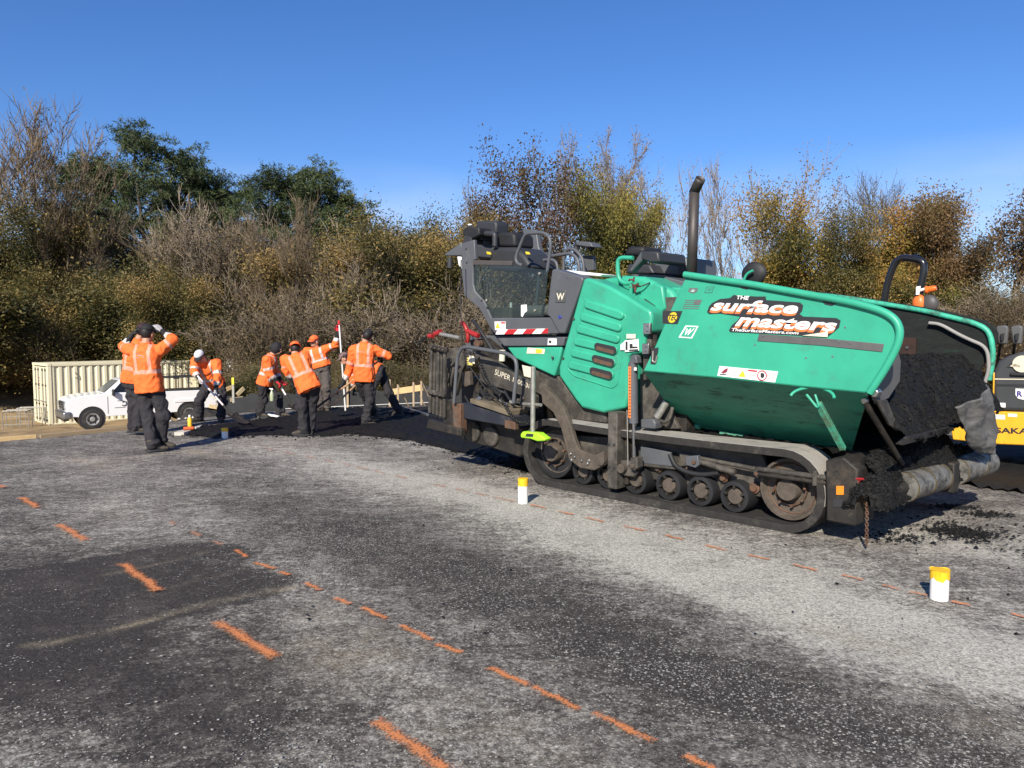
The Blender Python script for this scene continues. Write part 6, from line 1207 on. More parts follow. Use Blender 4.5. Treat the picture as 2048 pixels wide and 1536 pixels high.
# facing us, arm raised to the rod
d = 15.8
J = joints(d, neck=(632, 697), pel=(644, 732), sl=(652, 698, .0), el=(671, 690, -.05), wl=(676, 663, -.08), sr=(614, 703, 0), er=(606, 728, -.03), wr=(614, 748, -.1), hl=(652, 737), kl=(653, 776, -.03), al=(655, 817, .05), hr=(637, 737), kr=(640, 778, -.02), ar=(641, 817, -.02))
worker(fix_feet(J), 'worker in an orange cap facing the camera with one arm raised to a white rod', D(629, 684, d - .03), (-.55, -.85, -.15), (-.2, -1, 0), CAPO, gloves=(GLV_R, GLV_B), pants=PANTSG, stripes='front', hair=False, toes=((.2, -1, 0), (-.5, -.85, 0)), hem=.02, hdir=((.1, -.1, 1), None), cup=(0, 0, 1))
# back to us, reaching down the shovel
d = 13.45
J = joints(d, neck=(729, 686), pel=(729, 752), sl=(707, 700), el=(699, 740, .08), wl=(680, 777, .02), sr=(749, 700), er=(777, 712, .05), wr=(764, 718, .16), hl=(720, 762), kl=(735, 800, .25), al=(744, 825, .7), hr=(738, 762), kr=(739, 800), ar=(731, 845))
worker(fix_feet(J), 'worker with his back turned reaching down a wooden shovel handle', D(734, 673, d + .02), (-.1, 1, -.15), (0, 1, 0), CAPB, gloves=(None, GLV_B), hcurl=(1.2, 1.4), toes=((.2, 1, 0), (.85, .3, 0)), hem=.10, print_=True, hdir=((-.5, -.1, -.65), (-.6, .5, -.2)), hn=((.4, .5, -.2), None))
# bent far behind him
d = 14.9
J = joints(d, neck=(703, 722, .05), pel=(757, 742), sl=(708, 733, -.18), el=(706, 760, -.2), wl=(706, 778, -.15), sr=(712, 727, .18), er=(714, 756, .2), wr=(718, 770, .1), hl=(757, 750, -.1), kl=(741, 785, -.1), al=(745, 826, -.1), hr=(763, 748, .1), kr=(778, 785, .05), ar=(798, 822, .05))
worker(fix_feet(J), 'worker bent double behind the man with the wooden shovel, one leg stretched back', D(690, 718, d), (-1, -.2, -.5), (-.8, -.1, -.6), CAMO, gloves=(GLV_B, GLV_B), toes=((-1, 0, 0), (-.7, -.3, 0)), hem=.02, cup=(-.5, 0, .85), width=.19)

# ---------------- tools in their hands
def shovel(label, top, bot, blade, m_handle, rhandle=.016, bm_=None, dgrip=False):
    s = thing('shovel', label, 'shovel', bot, 0); o_ = Vector(bot); d = (Vector(top) - o_)
    MB().tube([Vector((0, 0, 0)), d * .5 + Vector((0, 0, -.004)), d], rhandle, 10).build('handle', m_handle, s)
    dd = d.normalized(); b_ = Vector(blade) - o_; bd = b_.normalized(); sd = bd.cross(UP).normalized(); up_ = sd.cross(bd).normalized()
    def f(u, v): w = .115 * (1 - .25 * v ** 3) * (u - .5) * 2; return b_ * v * .98 + sd * w + up_ * (.025 * ((u - .5) * 2) ** 2 - .02 * math.sin(v * 3.1))
    g = MB().grid(f, 8, 8).build('blade', bm_ or DARK, s, angle=80); so = g.modifiers.new('t', 'SOLIDIFY'); so.thickness = .004
    MB().tube([bd * .06, Vector((0, 0, 0)), dd * .22], [.014, .020, .020], 10).build('socket', DARK, s)
    if dgrip: a = d.normalized().orthogonal().normalized() * .05; MB().tube([d, d + dd * .05 + a, d + dd * .11 + a, d + dd * .11 - a, d + dd * .05 - a, d], .012, 8).build('grip', BLACK, s)
    return s
WOOD = mat('worn wood handle', (.36, .20, .10), .6, var=.25, vs=6, stretch=(1, 1, 6)); PALEH = mat('pale handle', (.62, .55, .53), .5, var=.1)
a = D(399, 756, 13.72); b = D(462, 828, 13.5); shovel('long pale handled shovel held by the man in the white cap', a + (a - b) * .06, b, D(492, 848, 13.3), PALEH)
a = D(556, 764, 14.85); b = D(583, 809, 14.75); shovel('white handled shovel held in red gloves', a + (a - b) * .4, b, D(598, 822, 14.6), flat('white handle', (.75, .74, .72)))
a = D(764, 717, 13.6); b = D(640, 810, 13.35); shovel('wooden handled shovel reaching down to the fresh asphalt', a, b, D(616, 832, 13.3), WOOD, dgrip=True)
a = D(719, 763, 14.75); b = D(683, 797, 14.5); shovel('black bladed shovel lifted in front of the bent man', a, b, D(656, 814, 14.3), WOOD)
rodm = flat('white rod paint', (.78, .77, .74)); r0 = D(691, 823, 15.7); r0.z = .0; r1 = D(678, 650, 15.65)
rd = thing('grade_rod', 'tall white grade rod with a red top, held upright by a worker', 'measuring rod', r0); MB().box((r1 - r0) / 2, (.034, .02, (r1 - r0).length), (r1 - r0).to_track_quat('Z', 'Y').to_matrix()).build('staff', rodm, rd); MB().box((r1 - r0) + Vector((0, 0, .05)), (.045, .035, .09)).build('red_tip', REDP, rd, bevel=.01)
sb = thing('spray_bottle', 'pale green spray bottle hanging at the hooded worker hip', 'bottle', D(544, 802, 14.68)); k = .0098
MB().lathe([(.0, 0), (.036, .002), (.040, .02), (.040, .12), (.030, .165), (.014, .19), (.013, .215)], (0, 0, 0), UP, 16).build('bottle_body', mat('cloudy liquid', (.38, .42, .26), .3), sb); MB().box((.0, 0, .23), (.05, .022, .03)).box((-.035, 0, .24), (.03, .014, .016)).build('spray_head', WHITE, sb, bevel=.004)
# ================================================================== white pickup truck on the dirt
TW = mat('white car paint', (.80, .80, .79), .25, var=.03, vs=2, coat=.5, spec=.5); CARGLASS = glass('car glass', (.25, .28, .28), .05); CHR = mat('car chrome', (.55, .55, .56), .2, metal=1.0, var=.1); TYRE = mat('tyre', (.03, .029, .028), .85, var=.3, vs=12, dirt=(.10, .08, .06), damt=.3)
TX, TY = -17.75, 30.25; fwd = Vector((-.775, -.632, 0)); trot = math.atan2(fwd.y, fwd.x); TZ = tz(-15.2, 32.0)
TR = thing('pickup_truck', 'white pickup truck with a black bed rack, parked beside the cream container', 'pickup truck', Vector((TX, TY, TZ)) , trot)
# truck frame: x forward (0 at the nose, negative to the tail), y to its left (towards the camera at positive), z up
def tp(pts, y0, y1, name, m, par=None, bev=.03, seg=3): return MB().prism(pts, y0, y1).build(name, m, par or TR, bevel=bev, seg=seg)
def arch(cx, r, z0, n=10): return [(cx + r * math.cos(t), .40 + r * math.sin(t)) for t in np.linspace(0.02, math.pi - .02, n)]
fx, rx = -.98, -4.75
low = [(-.12, .55), (-.05, .80), (-.06, 1.05), (-.14, 1.20), (-1.45, 1.33), (-1.50, 1.30), (-3.35, 1.30), (-3.40, 1.28), (-6.2, 1.28), (-6.22, .62), (-5.35, .60)] + arch(rx, .50, .4)[::-1] + [(-4.15, .50), (-1.60, .50)] + arch(fx, .50, .4)[::-1] + [(-.40, .52)]
low = [(-.12, .55), (-.05, .80), (-.06, 1.08), (-.16, 1.25), (-.6, 1.35), (-1.45, 1.42), (-3.40, 1.40), (-6.2, 1.38), (-6.22, .62), (rx - .52, .58)] + [(rx - .5 * math.cos(t), .42 + .5 * math.sin(t)) for t in np.linspace(.15, math.pi - .15, 11)] + [(rx + .52, .48), (fx - .52, .48)] + [(fx - .5 * math.cos(t), .42 + .5 * math.sin(t)) for t in np.linspace(.15, math.pi - .15, 11)] + [(fx + .52, .52)]
tp(low, -1.92, -.08, 'body', TW, bev=.05)
cabp = [(-1.42, 1.30), (-2.05, 1.84), (-2.2, 1.90), (-3.15, 1.91), (-3.32, 1.84), (-3.42, 1.30)]
mb = MB(); n = len(cabp)
mb.add([(x, -.12 - (z - 1.3) * .30, z) for x, z in cabp] + [(x, -1.88 + (z - 1.3) * .30, z) for x, z in cabp], [tuple(range(n)), tuple(range(2 * n - 1, n - 1, -1))] + [(i, i + n, (i + 1) % n + n, (i + 1) % n) for i in range(n)]); mb.build('cab', TW, TR, bevel=.05, seg=3).location.z = .09
ys = lambda z, o=.006: -.12 - (z - 1.3) * .30 + o
def sidewin(pts, nm='side_window'): mb = MB(); n = len(pts); mb.add([(x, ys(z, .012), z) for x, z in pts] + [(x, ys(z, -.004), z) for x, z in pts], [tuple(range(n)), tuple(range(2 * n - 1, n - 1, -1))] + [(i, i + n, (i + 1) % n + n, (i + 1) % n) for i in range(n)]); o_ = mb.build(nm, flat('dark car window', (.012, .014, .016), .08), TR); o_.location.z = .09; return o_
sidewin([(-1.72, 1.36), (-2.12, 1.78), (-2.55, 1.80), (-2.55, 1.35)]); sidewin([(-2.64, 1.35), (-2.64, 1.80), (-3.1, 1.79), (-3.22, 1.36)])
ws = MB(); ws.add([(-1.47, -.30, 1.365), (-2.03, -.42, 1.83), (-2.03, -1.58, 1.83), (-1.47, -1.70, 1.365)], [(0, 1, 2, 3)]); o = ws.build('windshield', flat('windshield painted reflection', (.16, .17, .155), .08), TR); o.location = (.012, 0, .102)  # pale grey base colour paints in what the glass reflects
for a, b in (((-1.6, -.02), (-2.6, -.02)),): pass
MB().box((-2.58, -.075, .93), (.012, .012, .75)).build('door_gap', BLK, TR); MB().box((-1.55, -.075, .95), (.012, .012, .7)).build('door_gap', BLK, TR); MB().box((-2.45, -.06, 1.15), (.16, .03, .035)).build('door_handle', BLK, TR, bevel=.008)
MB().box((-3.42, -.075, .95), (.02, .012, .7)).build('bed_gap', BLK, TR); MB().box((-4.8, -1.0, 1.395), (2.7, 1.6, .03)).build('bed_liner', BLK, TR)
for cx_ in (fx, rx):
    for y_ in (-.08, -1.92):
        s_ = 1 if y_ > -1 else -1
        w = MB().lathe([(.26, -.22), (.36, -.22), (.40, -.18), (.40, -.05), (.37, .0), (.27, .01), (.25, -.02)], (cx_, y_ + (.0 if s_ > 0 else 0), .40), (0, s_, 0), 32).build('wheel', TYRE, TR, angle=40)
        rim = MB().lathe([(.26, -.06), (.25, .0), (.21, -.01), (.12, -.05), (.09, .0), (0, .01)], (cx_, y_, .40), (0, s_, 0), 24).build('rim', mat('grey wheel rim', (.32, .32, .31), .4, metal=.2), w, angle=40)
        for k in range(6): a = k * math.pi / 3; MB().box((cx_ + .175 * math.cos(a), y_ - .01 * s_, .40 + .175 * math.sin(a)), (.07, .03, .045), Matrix.Rotation(-a, 3, 'Y')).build('rim_hole', BLK, w, bevel=.005)
MB().lathe([(.0, -.5), (.49, -.5), (.49, -.02), (.44, -.02)], (fx, -.085, .42), (0, 1, 0), 24).build('wheel_well', BLK, TR); MB().lathe([(.0, -.5), (.49, -.5), (.49, -.02), (.44, -.02)], (rx, -.085, .42), (0, 1, 0), 24).build('wheel_well', BLK, TR)
bp = MB().box((-.08, -1.0, .60), (.30, 1.96, .30)).build('front_bumper', mat('bumper chrome', (.30, .30, .30), .35, metal=.8, var=.2, vs=6), TR, bevel=.06, seg=3); MB().box((-.05, -1.0, .43), (.2, 1.7, .1)).build('bumper_valance', BLK, TR, bevel=.02)
gr = MB().box((-.05, -1.0, .96), (.08, 1.02, .34)).build('grille', BLK, TR, bevel=.02)
for k in range(3): MB().box((-.005, -1.0, .86 + k * .1), (.03, .98, .022)).build('grille_bar', CHR, gr)
for y_ in (-.30, -1.70): h_ = MB().box((-.10, y_, .97), (.14, .38, .28)).build('headlight', mat('headlamp', (.55, .56, .57), .12, metal=.3, var=.15, vs=9), TR, bevel=.03); MB().box((-.22, y_ + (.16 if y_ > -1 else -.16), .97), (.12, .08, .22)).build('turn_signal', AMBER, h_, bevel=.015)
MB().box((-1.75, .03, 1.46), (.10, .20, .26)).build('mirror', BLK, TR, bevel=.03); MB().box((-.95, -1.0, 1.305), (.7, .6, .02)).build('hood_vent', BLK, TR, bevel=.006) if False else None
for y_ in (-.3,): MB().box((-6.2, -.12, 1.0), (.08, .12, .40)).build('tail_light', mat('red lens', (.35, .01, .01), .2), TR, bevel=.01)
MB().box((-6.3, -1.0, .62), (.18, 1.9, .18)).build('rear_bumper', CHR, TR, bevel=.03)
MB().prism([(rx + .62, .95), (rx + .45, 1.07), (rx - .45, 1.07), (rx - .62, .95), (rx - .6, .9), (rx + .6, .9)], -.10, -.055).build('fender_flare', TW, TR, bevel=.015)
rk = MB()
for y_ in (-.25, -1.75):
    for x_ in (-3.6, -4.8, -6.0): rk.tube([(x_, y_, 1.28), (x_, y_, 1.95)], .022, 6)
for y_ in (-.25, -.6, -1.4, -1.75): rk.tube([(-3.0, y_, 1.97), (-6.2, y_, 1.97)], .022, 6)
for y_ in (-.25, -1.75): rk.tube([(-3.1, y_, 2.05), (-6.2, y_, 2.05)], .016, 6)
for x_ in (-3.6, -4.8, -6.0): rk.tube([(x_, -.25, 1.97), (x_, -1.75, 1.97)], .025, 6)
rk.box((-4.3, -.25, 1.99), (.22, .08, .16)).box((-5.4, -.25, 1.99), (.16, .08, .14)); rk.build('bed_rack', BLK, TR)
MB().tube([(-2.15 + .09 * math.cos(t), -.062, .98 + .09 * math.sin(t)) for t in np.linspace(.7, 5.6, 14)], .018, 5).build('door_emblem', BLK, TR)
for x_, z_, w_ in ((-2.02, 1.10, .22), (-2.36, 1.05, .25), (-2.0, .82, .40)): MB().box((x_, -.073, z_), (w_, .006, .02)).build('door_lettering', GREYP, TR)

# ================================================================== cream shipping container
CREAM = mat('cream container paint', (.72, .66, .46), .5, var=.05, vs=1.5, dirt=(.45, .36, .2), damt=.12, ds=3)
cdir = Vector((.70, .714, 0)); CB = Vector((-21.1, 34.7, 0)); CB.z = tz(-19.5, 36.0) - .05; crot = math.atan2(cdir.y, cdir.x); CL, CW_, CH_ = 6.9, 2.44, 2.9
CN = thing('shipping_container', 'cream corrugated shipping container at the left edge of the site', 'container', CB, crot)
def cwall(name, x0, x1, y0, flip):
    pts = []; x = x0; st_ = [(.0, 0), (.11, 0), (.16, .05), (.27, .05), (.32, 0)]
    while x < x1 - .3:
        for a, b in st_[:-1]: pts.append((x + a, y0 + (b if not flip else -b)))
        x += .32
    pts.append((x1, y0)); mb = MB(); n = len(pts)
    mb.add([(a, b, .16) for a, b in pts] + [(a, b, CH_ - .12) for a, b in pts], [(i, i + 1, n + i + 1, n + i) for i in range(n - 1)]); return mb.build(name, CREAM, CN, smooth=False)
cwall('side_wall', .16, CL - .16, .03, False); cwall('side_wall', .16, CL - .16, CW_ - .03, True)
MB().box((CL / 2, CW_ / 2, CH_ - .02), (CL - .1, CW_ - .1, .04)).build('roof', CREAM, CN); MB().box((CL / 2, CW_ / 2, .12), (CL - .1, CW_ - .1, .06)).build('floor', DARK, CN); MB().box((CL - .03, CW_ / 2, CH_ / 2), (.06, CW_ - .1, CH_ - .2)).build('end_wall', CREAM, CN)
for x_ in (.08, CL - .08):
    for y_ in (.08, CW_ - .08): MB().box((x_, y_, CH_ / 2), (.16, .16, CH_ - .24)).build('corner_post', CREAM, CN, bevel=.01)
    for y_ in (.08, CW_ - .08):
        for z_ in (.06, CH_ - .06): c_ = MB().box((x_, y_, z_), (.18, .18, .12)).build('corner_casting', CREAM, CN, bevel=.012)
for z_ in (.10, CH_ - .06):
    for y_ in (.05, CW_ - .05): MB().box((CL / 2, y_, z_), (CL - .36, .09, .12)).build('rail', CREAM, CN, bevel=.008)
    MB().box((.06, CW_ / 2, z_), (.10, CW_ - .34, .12)).build('rail', CREAM, CN, bevel=.008)
for y_ in (CW_ * .27, CW_ * .73):
    dr = MB().box((.05, y_, CH_ / 2), (.05, 1.04, CH_ - .34)).build('door', CREAM, CN, bevel=.01)
    for q in (-.28, .18):
        MB().cyl((-.01, y_ + q, .2), (-.01, y_ + q, CH_ - .2), .022, n=8).build('lock_rod', GALV, dr)
        for z_ in (.3, 1.0, 1.9, 2.6): MB().box((.0, y_ + q, z_), (.06, .10, .07)).build('rod_bracket', GREYD, dr)
        MB().box((-.04, y_ + q + .14, 1.15), (.03, .34, .04)).build('lock_handle', GALV, dr)
    for k in range(5): MB().box((.02, y_ + (.3 if y_ < 1.2 else -.3), 2.2 - k * .12), (.004, .24 - .03 * (k % 3), .035)).build('marking', GREYP if k % 2 else REDP, dr)
MB().box((3.4, .055, 1.6), (.05, .03, .6)).build('marking', GREYP, CN); MB().box((4.7, .05, .95), (.16, .03, .14)).build('marking', YEL, CN)
for x_ in (1.1, 3.9, 6.0): MB().tube([(x_, .0, 2.5), (x_, -.05, 2.42), (x_ + .05, -.05, 2.3), (x_, .0, 2.25)], .02, 6).build('tie_ring', CREAM, CN)

# ================================================================== tandem roller behind the hopper, its side parallel to the paver
SAK = mat('roller yellow', (.78, .40, .03), .4, var=.06, vs=3, dirt=(.25, .12, .03), damt=.2, ds=5, stretch=(4, 4, .7)); RGREY = mat('roller grey plastic', (.05, .053, .055), .5, var=.1, vs=5)
RO = thing('road_roller', 'yellow and grey tandem road roller on the black mat behind the hopper', 'road roller', ORG, PAV_ROT)
YR = 4.5
hoodp = [(1985, 822), (1984, 748), (1996, 722), (2014, 712), (2048, 702), (2150, 700), (2230, 712), (2260, 740), (2262, 832)]
hd = plate('hood', hoodp, YR, 1.1, RGREY, RO, bev=.05, seg=3)
plate('hood_opening', [(2013, 735), (2032, 716), (2060, 713), (2100, 713), (2100, 737)], YR - .006, .012, BLK, RO, bev=0); disc('air_filter', PX(2045, 728, YR), .10, YR - .02, .03, CREAMY, RO); plate('pipe_cover', [(2018, 733), (2030, 726), (2042, 730), (2040, 736)], YR - .02, .02, CREAMY, RO)
plate('hood_handle', [(2020, 745), (2060, 746), (2060, 752), (2020, 751)], YR - .03, .03, BLK, RO, bev=.006); plate('hood_seam', [(1988, 757), (2262, 760), (2262, 762), (1988, 759)], YR - .006, .01, CREAMY, RO, bev=0); plate('hood_slot', [(1993, 768), (2200, 770), (2200, 774), (1993, 772)], YR - .006, .01, BLK, RO, bev=0)
sh = plate('shield_sticker', [(2031, 777), (2075, 779), (2075, 795), (2054, 801), (2036, 797), (2031, 790)], YR - .006, .006, WHITE, RO, bev=0); ltext('R', [(2034, 793), (2045, 793), (2045, 782), (2034, 782)], YR - .012, mat('purple print', (.05, .03, .2), .5), sh, .03)
sticker([(1990, 805), (2011, 806), (2011, 815), (1990, 814)], YR, WHITE, RO); plate('yellow_tab', [(1986, 745), (1989, 745), (1988, 790), (1985, 790)], YR - .02, .02, SAK, RO)
fr_ = plate('drum_frame', [(1900, 850), (1925, 838), (1986, 822), (2262, 834), (2266, 905), (2200, 897), (1998, 889), (1905, 880)], YR, .06, SAK, RO, bev=.015); plate('drum_frame', [(1900, 850), (1925, 838), (1986, 822), (2262, 834), (2266, 905), (2200, 897), (1998, 889), (1905, 880)], YR + 1.1, .06, SAK, RO, bev=.015)
ltext('SAKAI', [(1991, 866), (2062, 868.5), (2062, 856.5), (1991, 855)], YR - .004, BLK, fr_, .03)
for q in ([(1990, 829), (2010, 830), (2010, 839), (1990, 838)], [(2016, 827), (2034, 828), (2034, 834), (2016, 833)]): sticker(q, YR, WHITE, RO)
for u, v, L_ in ((2150, 900, 0), (1780, 868, 0)):
    x_, z_ = PX(u, v, YR + .1); dm = MB().lathe([(.0, 0), (.30, .0), (.36, .02), (.37, .03), (.37, 1.02), (.36, 1.03), (0, 1.04)], (x_, YR + .08, .41), (0, 1, 0), 40).build('drum', mat('drum steel', (.10, .10, .11), .4, metal=.7, var=.3, vs=4), RO, angle=40)
    MB().lathe([(.12, -.06), (.12, 0), (.0, 0)], (x_, YR + .1, .41), (0, 1, 0), 20).build('drum_hub', SAK, dm)
plate('drum_yoke', [(1690, 806), (1850, 815), (1855, 850), (1690, 845)], YR, 1.16, SAK, RO, bev=.03); plate('mid_frame', [(1840, 812), (1990, 822), (1990, 850), (1850, 850)], YR + .2, .8, DARK, RO, bev=.02); plate('front_hood', [(1690, 740), (1705, 725), (1800, 722), (1815, 745), (1830, 815), (1690, 808)], YR + .1, .95, SAK, RO, bev=.05, seg=3)
plate('seat', [(1880, 770), (1930, 772), (1936, 790), (1878, 788)], YR + .3, .5, BLACK, RO, bev=.03); plate('seat_back', [(1925, 730), (1940, 728), (1946, 776), (1928, 776)], YR + .3, .5, BLACK, RO, bev=.03); rod('steering_column', [P3(1850, 790, YR + .55), P3(1868, 745, YR + .55)], .03, BLACK, RO)
MB().tube([P3(1868, 744, YR + .55) + Vector((.06 * math.cos(t), .19 * math.sin(t), .17 * math.cos(t))) for t in np.linspace(0, 6.283, 21)[:-1]], .014, 6, closed=True).build('steering_wheel', BLACK, RO)
ho = MB().tube(bend([P3(1762, 640, YR + .55), P3(1776, 560, YR + .55), P3(1795, 514, YR + .55), P3(1846, 520, YR + .55), P3(1849, 540, YR + .55), P3(1836, 600, YR + .55), P3(1815, 660, YR + .55)], .12, 6), .047, 12).build('roll_hoop', mat('glossy black paint', (.012, .012, .013), .22, coat=.4, var=.05), RO, angle=60)
rod('hoop_leg', [P3(1762, 640, YR + .55), P3(1745, 740, YR + .5)], .047, BLACK, RO); rod('hoop_leg', [P3(1815, 660, YR + .55), P3(1800, 740, YR + .5)], .047, BLACK, RO)
rod('beacon_arm', [P3(1836, 582, YR + .5), P3(1850, 578, YR + .5)], .02, WHITE, RO); bc = MB().lathe([(.05, 0), (.05, .02), (.042, .03), (.040, .10), (.03, .125), (0, .13)], P3(1852, 580, YR + .5), (.9, 0, .15), 14).build('beacon', mat('orange beacon lens', (.75, .14, .02), .3), RO); plate('hoop_label', [(1832, 573), (1841, 572), (1838, 590), (1831, 590)], YR + .44, .02, WHITE, RO)
MB().ell(P3(1838, 607, YR + .5), (.085, .06, .12)).build('orange_cover', mat('orange shell', (.72, .16, .03), .4), RO); MB().ell(P3(1858, 608, YR + .52), (.12, .06, .125)).build('grey_cover', mat('charcoal shell', (.06, .055, .052), .5), RO); rod('cover_stem', [P3(1840, 615, YR + .5), P3(1835, 720, YR + .5)], .03, BLACK, RO)
for u in (1992, 2021):
    mr = plate('mirror', [(u, 652), (u + 20, 650), (u + 25, 655), (u + 22, 688), (u + 4, 688), (u - 1, 660)], YR - .1, .05, mat('grey mirror back', (.085, .085, .082), .55, var=.1), RO, bev=.02); rod('mirror_arm', [P3(u + 12, 676, YR - .06), P3(u + 8, 690, YR), P3(u + 2, 735, YR + .3)], .016, BLACK, RO); plate('mirror_bracket', [(u + 8, 668), (u + 16, 666), (u + 14, 682), (u + 9, 682)], YR - .13, .04, BLACK, RO)

# ================================================================== marker pipes stuck in the lot
PVC = mat('white pipe plastic', (.78, .77, .73), .45, var=.04, vs=12, dirt=(.5, .46, .4), damt=.08, ds=9); TAPE = mat('yellow tape', (.80, .46, .02), .45, var=.08, vs=12)
def pipe(u, v, h, r, label, ragged=False):
    c = G(u, v); c.z = 0; p = thing('marker_pipe', label, 'pipe', c, 0, 'white pipes with yellow tops')
    MB().lathe([(r, 0), (r, h), (r * .9, h), (r * .9, h - .05)], (0, 0, 0), UP, 28).build('pipe_body', PVC, p, angle=40)
    if ragged: n = 28; vs = [(1.06 * r * math.cos(6.283 * k / n), 1.06 * r * math.sin(6.283 * k / n), z + (.010 * math.sin(k * .9) + .006 * math.sin(k * 2.1)) * (i == 0)) for i, z in enumerate((h * .70, h * 1.005)) for k in range(n)] + [(r * 1.12 * math.cos(6.283 * k / n), r * 1.12 * math.sin(6.283 * k / n), h * 1.015 + .004 * math.sin(k * .8)) for k in range(n)]; mb = MB(); mb.add(vs, [(i * n + k, i * n + (k + 1) % n, (i + 1) * n + (k + 1) % n, (i + 1) * n + k) for i in range(2) for k in range(n)]); mb.build('yellow_tape', TAPE, p)
    else: MB().lathe([(r * 1.03, h * .70), (r * 1.05, h * .72), (r * 1.05, h * 1.0), (r * .9, h * 1.01)], (0, 0, 0), UP, 28).build('yellow_tape', TAPE, p, angle=40)
    MB().lathe([(r * 1.04, h * 1.004), (r * .6, h * .99), (0, h * .985)], (0, 0, 0), UP, 24).build('pipe_cap', TAPE, p)
    return p
pipe(1046, 1006, .243, .048, 'white pipe with a yellow top standing near the paver track'); pipe(1878, 1198, .185, .053, 'white pipe with a torn yellow top nearest the camera at the right', True); pipe(450, 877, .165, .048, 'white pipe with a yellow top at the edge of the fresh asphalt')

# ================================================================== silt fence, form boards, scrap along the lot edge
FAB = mat('black silt cloth', (.022, .023, .024), .8, var=.3, vs=2.5, bump=.5, bs=5); STK = mat('weathered stake wood', (.36, .27, .17), .8, var=.2, vs=8); LUM = mat('new lumber', (.55, .38, .18), .7, var=.15, vs=4, stretch=(1, 6, 6)); CONC = mat('pale concrete', (.46, .43, .37), .9, var=.15, vs=8, bump=.4, bs=40)
SF = thing('silt_fence', 'low black silt fence behind the workers', 'fence', (-5.6, 19.6, tz(-5.6, 19.6)))
fp = [Vector((x, 19.3 + .12 * math.sin(x * 1.3) + (x + 7) * .04, 0)) for x in np.linspace(-7.4, -1.2, 30)]
mb = MB(); vs = []
for i, p in enumerate(fp):
    z0 = tz(p.x, p.y) - .05; sag = .05 * math.sin(i * 1.9)
    for k in range(5): vs.append((p.x + 5.6, p.y - 19.6 + .03 * math.sin(i * 2.3 + k), z0 - SF.location.z + (.62 + sag) * k / 4))
mb.add(vs, [(i * 5 + k, (i + 1) * 5 + k, (i + 1) * 5 + k + 1, i * 5 + k + 1) for i in range(len(fp) - 1) for k in range(4)]); mb.build('fabric', FAB, SF, angle=80)
for i in range(0, 30, 5): p = fp[i]; z0 = tz(p.x, p.y) - SF.location.z; MB().box((p.x + 5.6, p.y - 19.65, z0 + .35), (.05, .04, .95)).build('stake', STK, SF)
for k in range(2): p0, p1 = fp[8], fp[-3]; MB().tube([(p0.x + 5.6, p0.y - 19.72, .20 + k * .02 + tz(p0.x, p0.y) - SF.location.z), (p1.x + 5.6, p1.y - 19.72, .22 + tz(p1.x, p1.y) - SF.location.z)], .006, 5).build('string_line', WHITE, SF) if k == 0 else None
def board(name, label, p, q, w, t, m, cat='board', group=None, stakes=()):
    b = thing(name, label, cat, p, 0, group); d = q - p; R_ = d.to_track_quat('X', 'Z').to_matrix(); MB().box(d / 2, (d.length, t, w), R_).build('plank', m, b, bevel=.004)
    for s in stakes: c = d * s; MB().box(c + Vector((0, -.03, -.12)), (.04, .03, .55)).build('stake', STK if s != .8 else WHITE, b); MB().tube([c + Vector((.02, -.02, .12)), c + Vector((.22, .25, -.4))], .014, 5).build('brace', STK, b)
    return b
board('form_board', 'new wooden form board on stakes beside the paver screed', D(784, 784, 17.6), D(846, 775, 17.4), .14, .035, LUM, stakes=(.2, .7, .95))
board('kerb_block', 'pale concrete kerb piece beside the fresh asphalt', G(358, 868, .03), G(412, 853, .03), .06, .16, CONC, 'kerb')
board('straightedge', 'long metal straightedge lying by the paver screed', G(795, 812, .05), G(856, 830, .05), .05, .05, STEEL, 'straightedge')
board('lumber', 'tan lumber edging the lot at the far left', G(-20, 881, .02), G(72, 874, .02), .08, .05, LUM, 'board'); board('lumber', 'thin tan stake board lying at the lot edge by the workers', G(80, 873, .03), G(255, 857, .03), .06, .04, mat('old board', (.30, .22, .13), .8), 'board')
rs = random.Random(12); SCR = mat('scrap wood', (.52, .40, .22), .8, var=.3, vs=7)
dbl = ['short tan plank leaning on the scrap pile', 'pale broken board on top of the scrap pile', 'splintered board under the scrap pile', 'tan off-cut at the right of the scrap pile', 'tan off-cut behind the white capped worker', 'pale off-cut by the shovel blade', 'flat scrap board at the foot of the pile']
for i, (u, v, du, dv) in enumerate(((430, 792, 22, 10), (446, 782, 18, -8), (460, 800, 26, -4), (474, 790, 14, -14), (395, 812, 20, 12), (478, 812, 24, -5), (418, 812, 24, 4))):
    p = D(u, v, 19.0 + .12 * i); q = D(u + du, v + dv, 19.2 + .1 * i); board('scrap_board', dbl[i], p, q, .10, .03, (SCR, LUM, STK)[i % 3], 'scrap wood')
mound('scrap_soil', [(-8.3, 18.2), (-6.0, 18.2), (-5.6, 20.2), (-8.0, 20.6)], lambda a, b: .22 + .10 * np.sin(a * 3 + b * 2), .12, mat('dark soil heap', (.035, .03, .026), .95, var=.5, vs=5), .03, 11, zbase=tz(-7, 19) - .05, edge=.5, label='dark heap of soil and rubble under the scrap wood')
tag(rocks(260, lambda r: (lambda x, y: (x, y, tz(x, y) + .02))(r.uniform(-8.5, -.5), r.uniform(18.0, 19.4)), 'rubble', mat('pale rubble', (.5, .47, .42), .9, var=.3, vs=3), .02, .11, .6, seed=15), 'pale rubble strewn along the foot of the silt fence', kind='stuff')
cn = thing('spray_can', 'yellow marking can standing on the kerb piece', 'spray can', G(380, 858, .06)); MB().lathe([(0, 0), (.034, 0), (.034, .17), (.02, .19), (.016, .2), (.016, .22), (0, .22)], (0, 0, 0), UP, 16).build('can_body', TAPE, cn); MB().lathe([(.018, .2), (.018, .235), (0, .235)], (0, 0, 0), UP, 12).build('can_cap', WHITE, cn)
